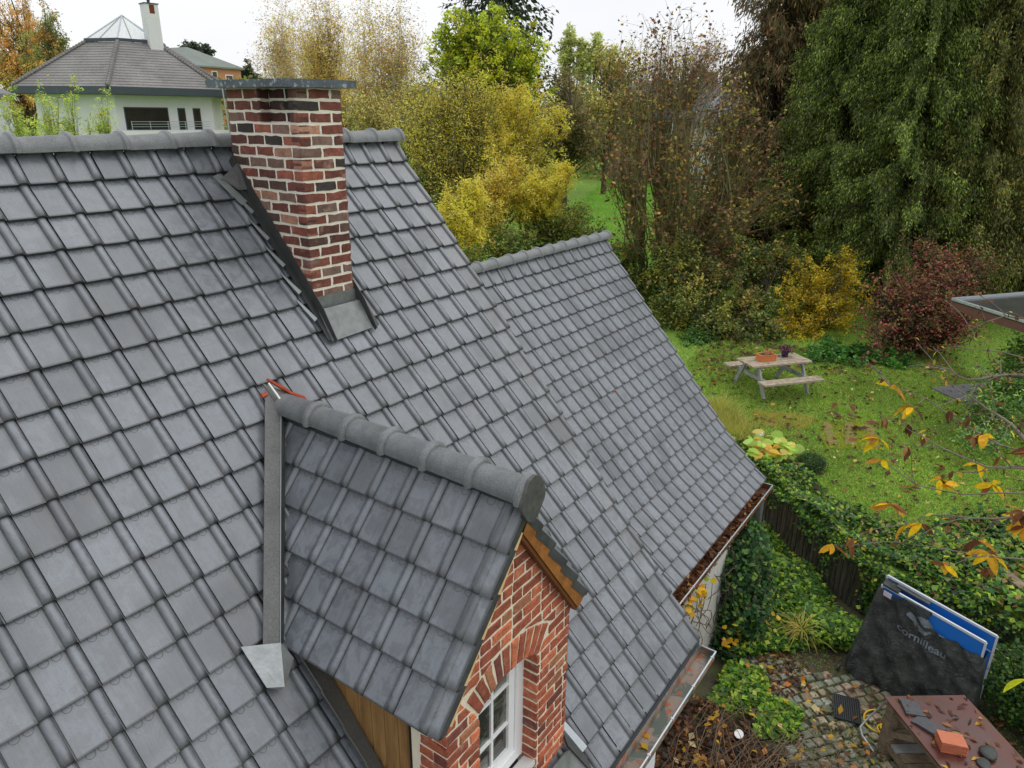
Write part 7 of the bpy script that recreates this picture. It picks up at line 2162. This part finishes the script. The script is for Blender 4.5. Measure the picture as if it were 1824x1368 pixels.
tr = np.array([[(0.9, -8.1, -7.0), (0.85, -8.0, -5.5), (0.7, -7.8, -3.6), (0.6, -7.6, -2.6), (0.6, -7.5, -1.6), (0.7, -7.4, -0.4)]])
V, F = tubes_np(tr, np.array([[0.13, 0.11, 0.09, 0.07, 0.05, 0.02]]), 9); mesh_np('trunk', V, F, 'bark', parent=wn, smooth=True)
# broad curved leaves in small fans
def big_leaf_mesh(i):
    n = 6; V, F = [], []
    L, W, dr, cu = 1.0, 0.36 + 0.05 * i, 0.30 + 0.14 * i, 0.10
    for k in range(n + 1):
        t = k / n; w = W * 0.5 * math.sin(pi * min(1, t * 0.96 + 0.02)) ** 0.8; z = -dr * t * t
        V += [(L * t, -w, z + cu * w * 2), (L * t, 0, z), (L * t, w, z + cu * w * 2)]
    for k in range(n):
        F += [(3 * k, 3 * k + 3, 3 * k + 4, 3 * k + 1), (3 * k + 1, 3 * k + 4, 3 * k + 5, 3 * k + 2)]
    return np.array(V), F
M['yleaf'] = None
def big_leaf_material():
    k = NT('broad_leaf')
    oi = k.n('ShaderNodeObjectInfo'); p = k.pos(); n1 = k.noise(38, 4, 0.6, p)
    col = k.mix(1.0, oi.outputs['Color'], k.ramp(n1, [(0.3, 0.62), (0.65, 1.12)]), 'MULTIPLY')
    k.t.nodes.remove(k.b)
    d = k.n('ShaderNodeBsdfDiffuse'); t = k.n('ShaderNodeBsdfTranslucent'); m1 = k.n('ShaderNodeMixShader'); m1.inputs[0].default_value = 0.4
    k.l(col, d.inputs['Color']); k.l(col, t.inputs['Color']); k.l(d.outputs[0], m1.inputs[1]); k.l(t.outputs[0], m1.inputs[2]); k.l(m1.outputs[0], k.out.inputs['Surface'])
    return k.m
M['yleaf'] = big_leaf_material()
LM = []
for i in range(3):
    V_, F_ = big_leaf_mesh(i); me = bpy.data.meshes.new('leaf'); me.from_pydata(V_.tolist(), [], F_); me.materials.append(M['yleaf'])
    me.polygons.foreach_set('use_smooth', [True] * len(F_)); me.update(); LM.append(me)
YC = [lin(250, 214, 44), lin(246, 200, 44), lin(236, 184, 62), lin(214, 156, 70)]
BC = [lin(150, 104, 66), lin(126, 86, 58), lin(176, 132, 92), lin(108, 74, 54)]
cnt = 0
for en in tipsL:
    yel = RNG.random() < 0.5
    for q in range(int(RNG.integers(3, 7) if yel else RNG.integers(1, 4))):
        if cnt >= 300: break
        az = RNG.uniform(0, 2 * pi); tilt = RNG.uniform(-0.2, 0.5) if yel else RNG.uniform(0.4, 1.4)
        s = RNG.uniform(0.075, 0.12) if yel else RNG.uniform(0.05, 0.085)
        c = (YC if yel and RNG.random() < 0.8 else BC)[RNG.integers(0, 4)]
        kk = RNG.normal(1, 0.1)
        link('leaf', LM[RNG.integers(0, 3)], tuple(en), wn, (RNG.normal(0, 0.5), tilt, az), (s, s, s), tuple(float(v * kk) for v in c))
        cnt += 1
# small curled brown leaves all along the twigs
tw_l = np.concatenate([b[3:] for b in PB]); tw_l = tw_l[RNG.integers(0, len(tw_l), 520)] + RNG.normal(0, 0.012, (520, 3))
V, F = leaf_quads(tw_l, RNG.uniform(0.025, 0.06, 520), RNG.uniform(0.010, 0.022, 520), 0.2, 0.6, 0.3)
mesh_np('small_leaves', V, F, 'leaf', np.repeat(pick(DRY + [(220, 180, 60, 4)], 520), 4, 0), parent=wn, kind='stuff')
o = link('leaf', LM[0], (-3.10, -5.52, -1.34), wn, (0.5, 0.3, 2.2), (0.075, 0.11, 0.075), lin(206, 214, 50))
mb = MB(); mb.tube([(-3.10, -5.52, -1.34), (-2.6, -5.75, -1.42), (-1.6, -6.3, -1.9), (-0.4, -6.5, -2.5)], [0.002, 0.004, 0.007, 0.012], 5); mb.build('branches', 'twig_grey', wn)

# gutter leaves and a few stray ones on the tiles
n = 620
P = np.column_stack([RNG.uniform(1.3, 4.75, n), RNG.uniform(-2.80, -2.69, n), np.full(n, -5.165) + RNG.random(n) * 0.05])
V, F = leaf_quads(P, RNG.uniform(0.05, 0.11, n), RNG.uniform(0.03, 0.06, n), 0.8)
mesh_np('gutter_leaves', V, F, 'leaf', np.repeat(pick([(112, 70, 38, 5), (84, 54, 32, 5), (150, 104, 58, 2), (190, 146, 100, .7), (58, 40, 28, 5)], n, 0.2), 4, 0), kind='stuff')
P = np.array([(-1.22, -3.63, -4.425), (-1.26, -3.65, -4.42), (-1.15, -3.61, -4.42)]); V, F = leaf_quads(P, np.array([.11, .09, .08]), np.array([.07, .06, .05]), 1.5)
mesh_np('gutter_leaves', V, F, 'leaf', np.repeat(pick([(206, 160, 40, 5)], 3, 0.1), 4, 0), kind='stuff')
for (x, s, lab) in ((3.56, 9.2, 'curled orange leaf lying on the lower tiled roof'), ):
    p = ann(2.93, SA + 9.1 * TG, 0.02); V, F = leaf_quads(np.array([list(p)]), 0.08, 0.05, 1.5); o = mesh_np('fallen_leaf', V, F, 'leaf', np.repeat(pick([(190, 124, 80, 1)], 1, 0.0), 4, 0)); tag(o, lab, 'leaf')
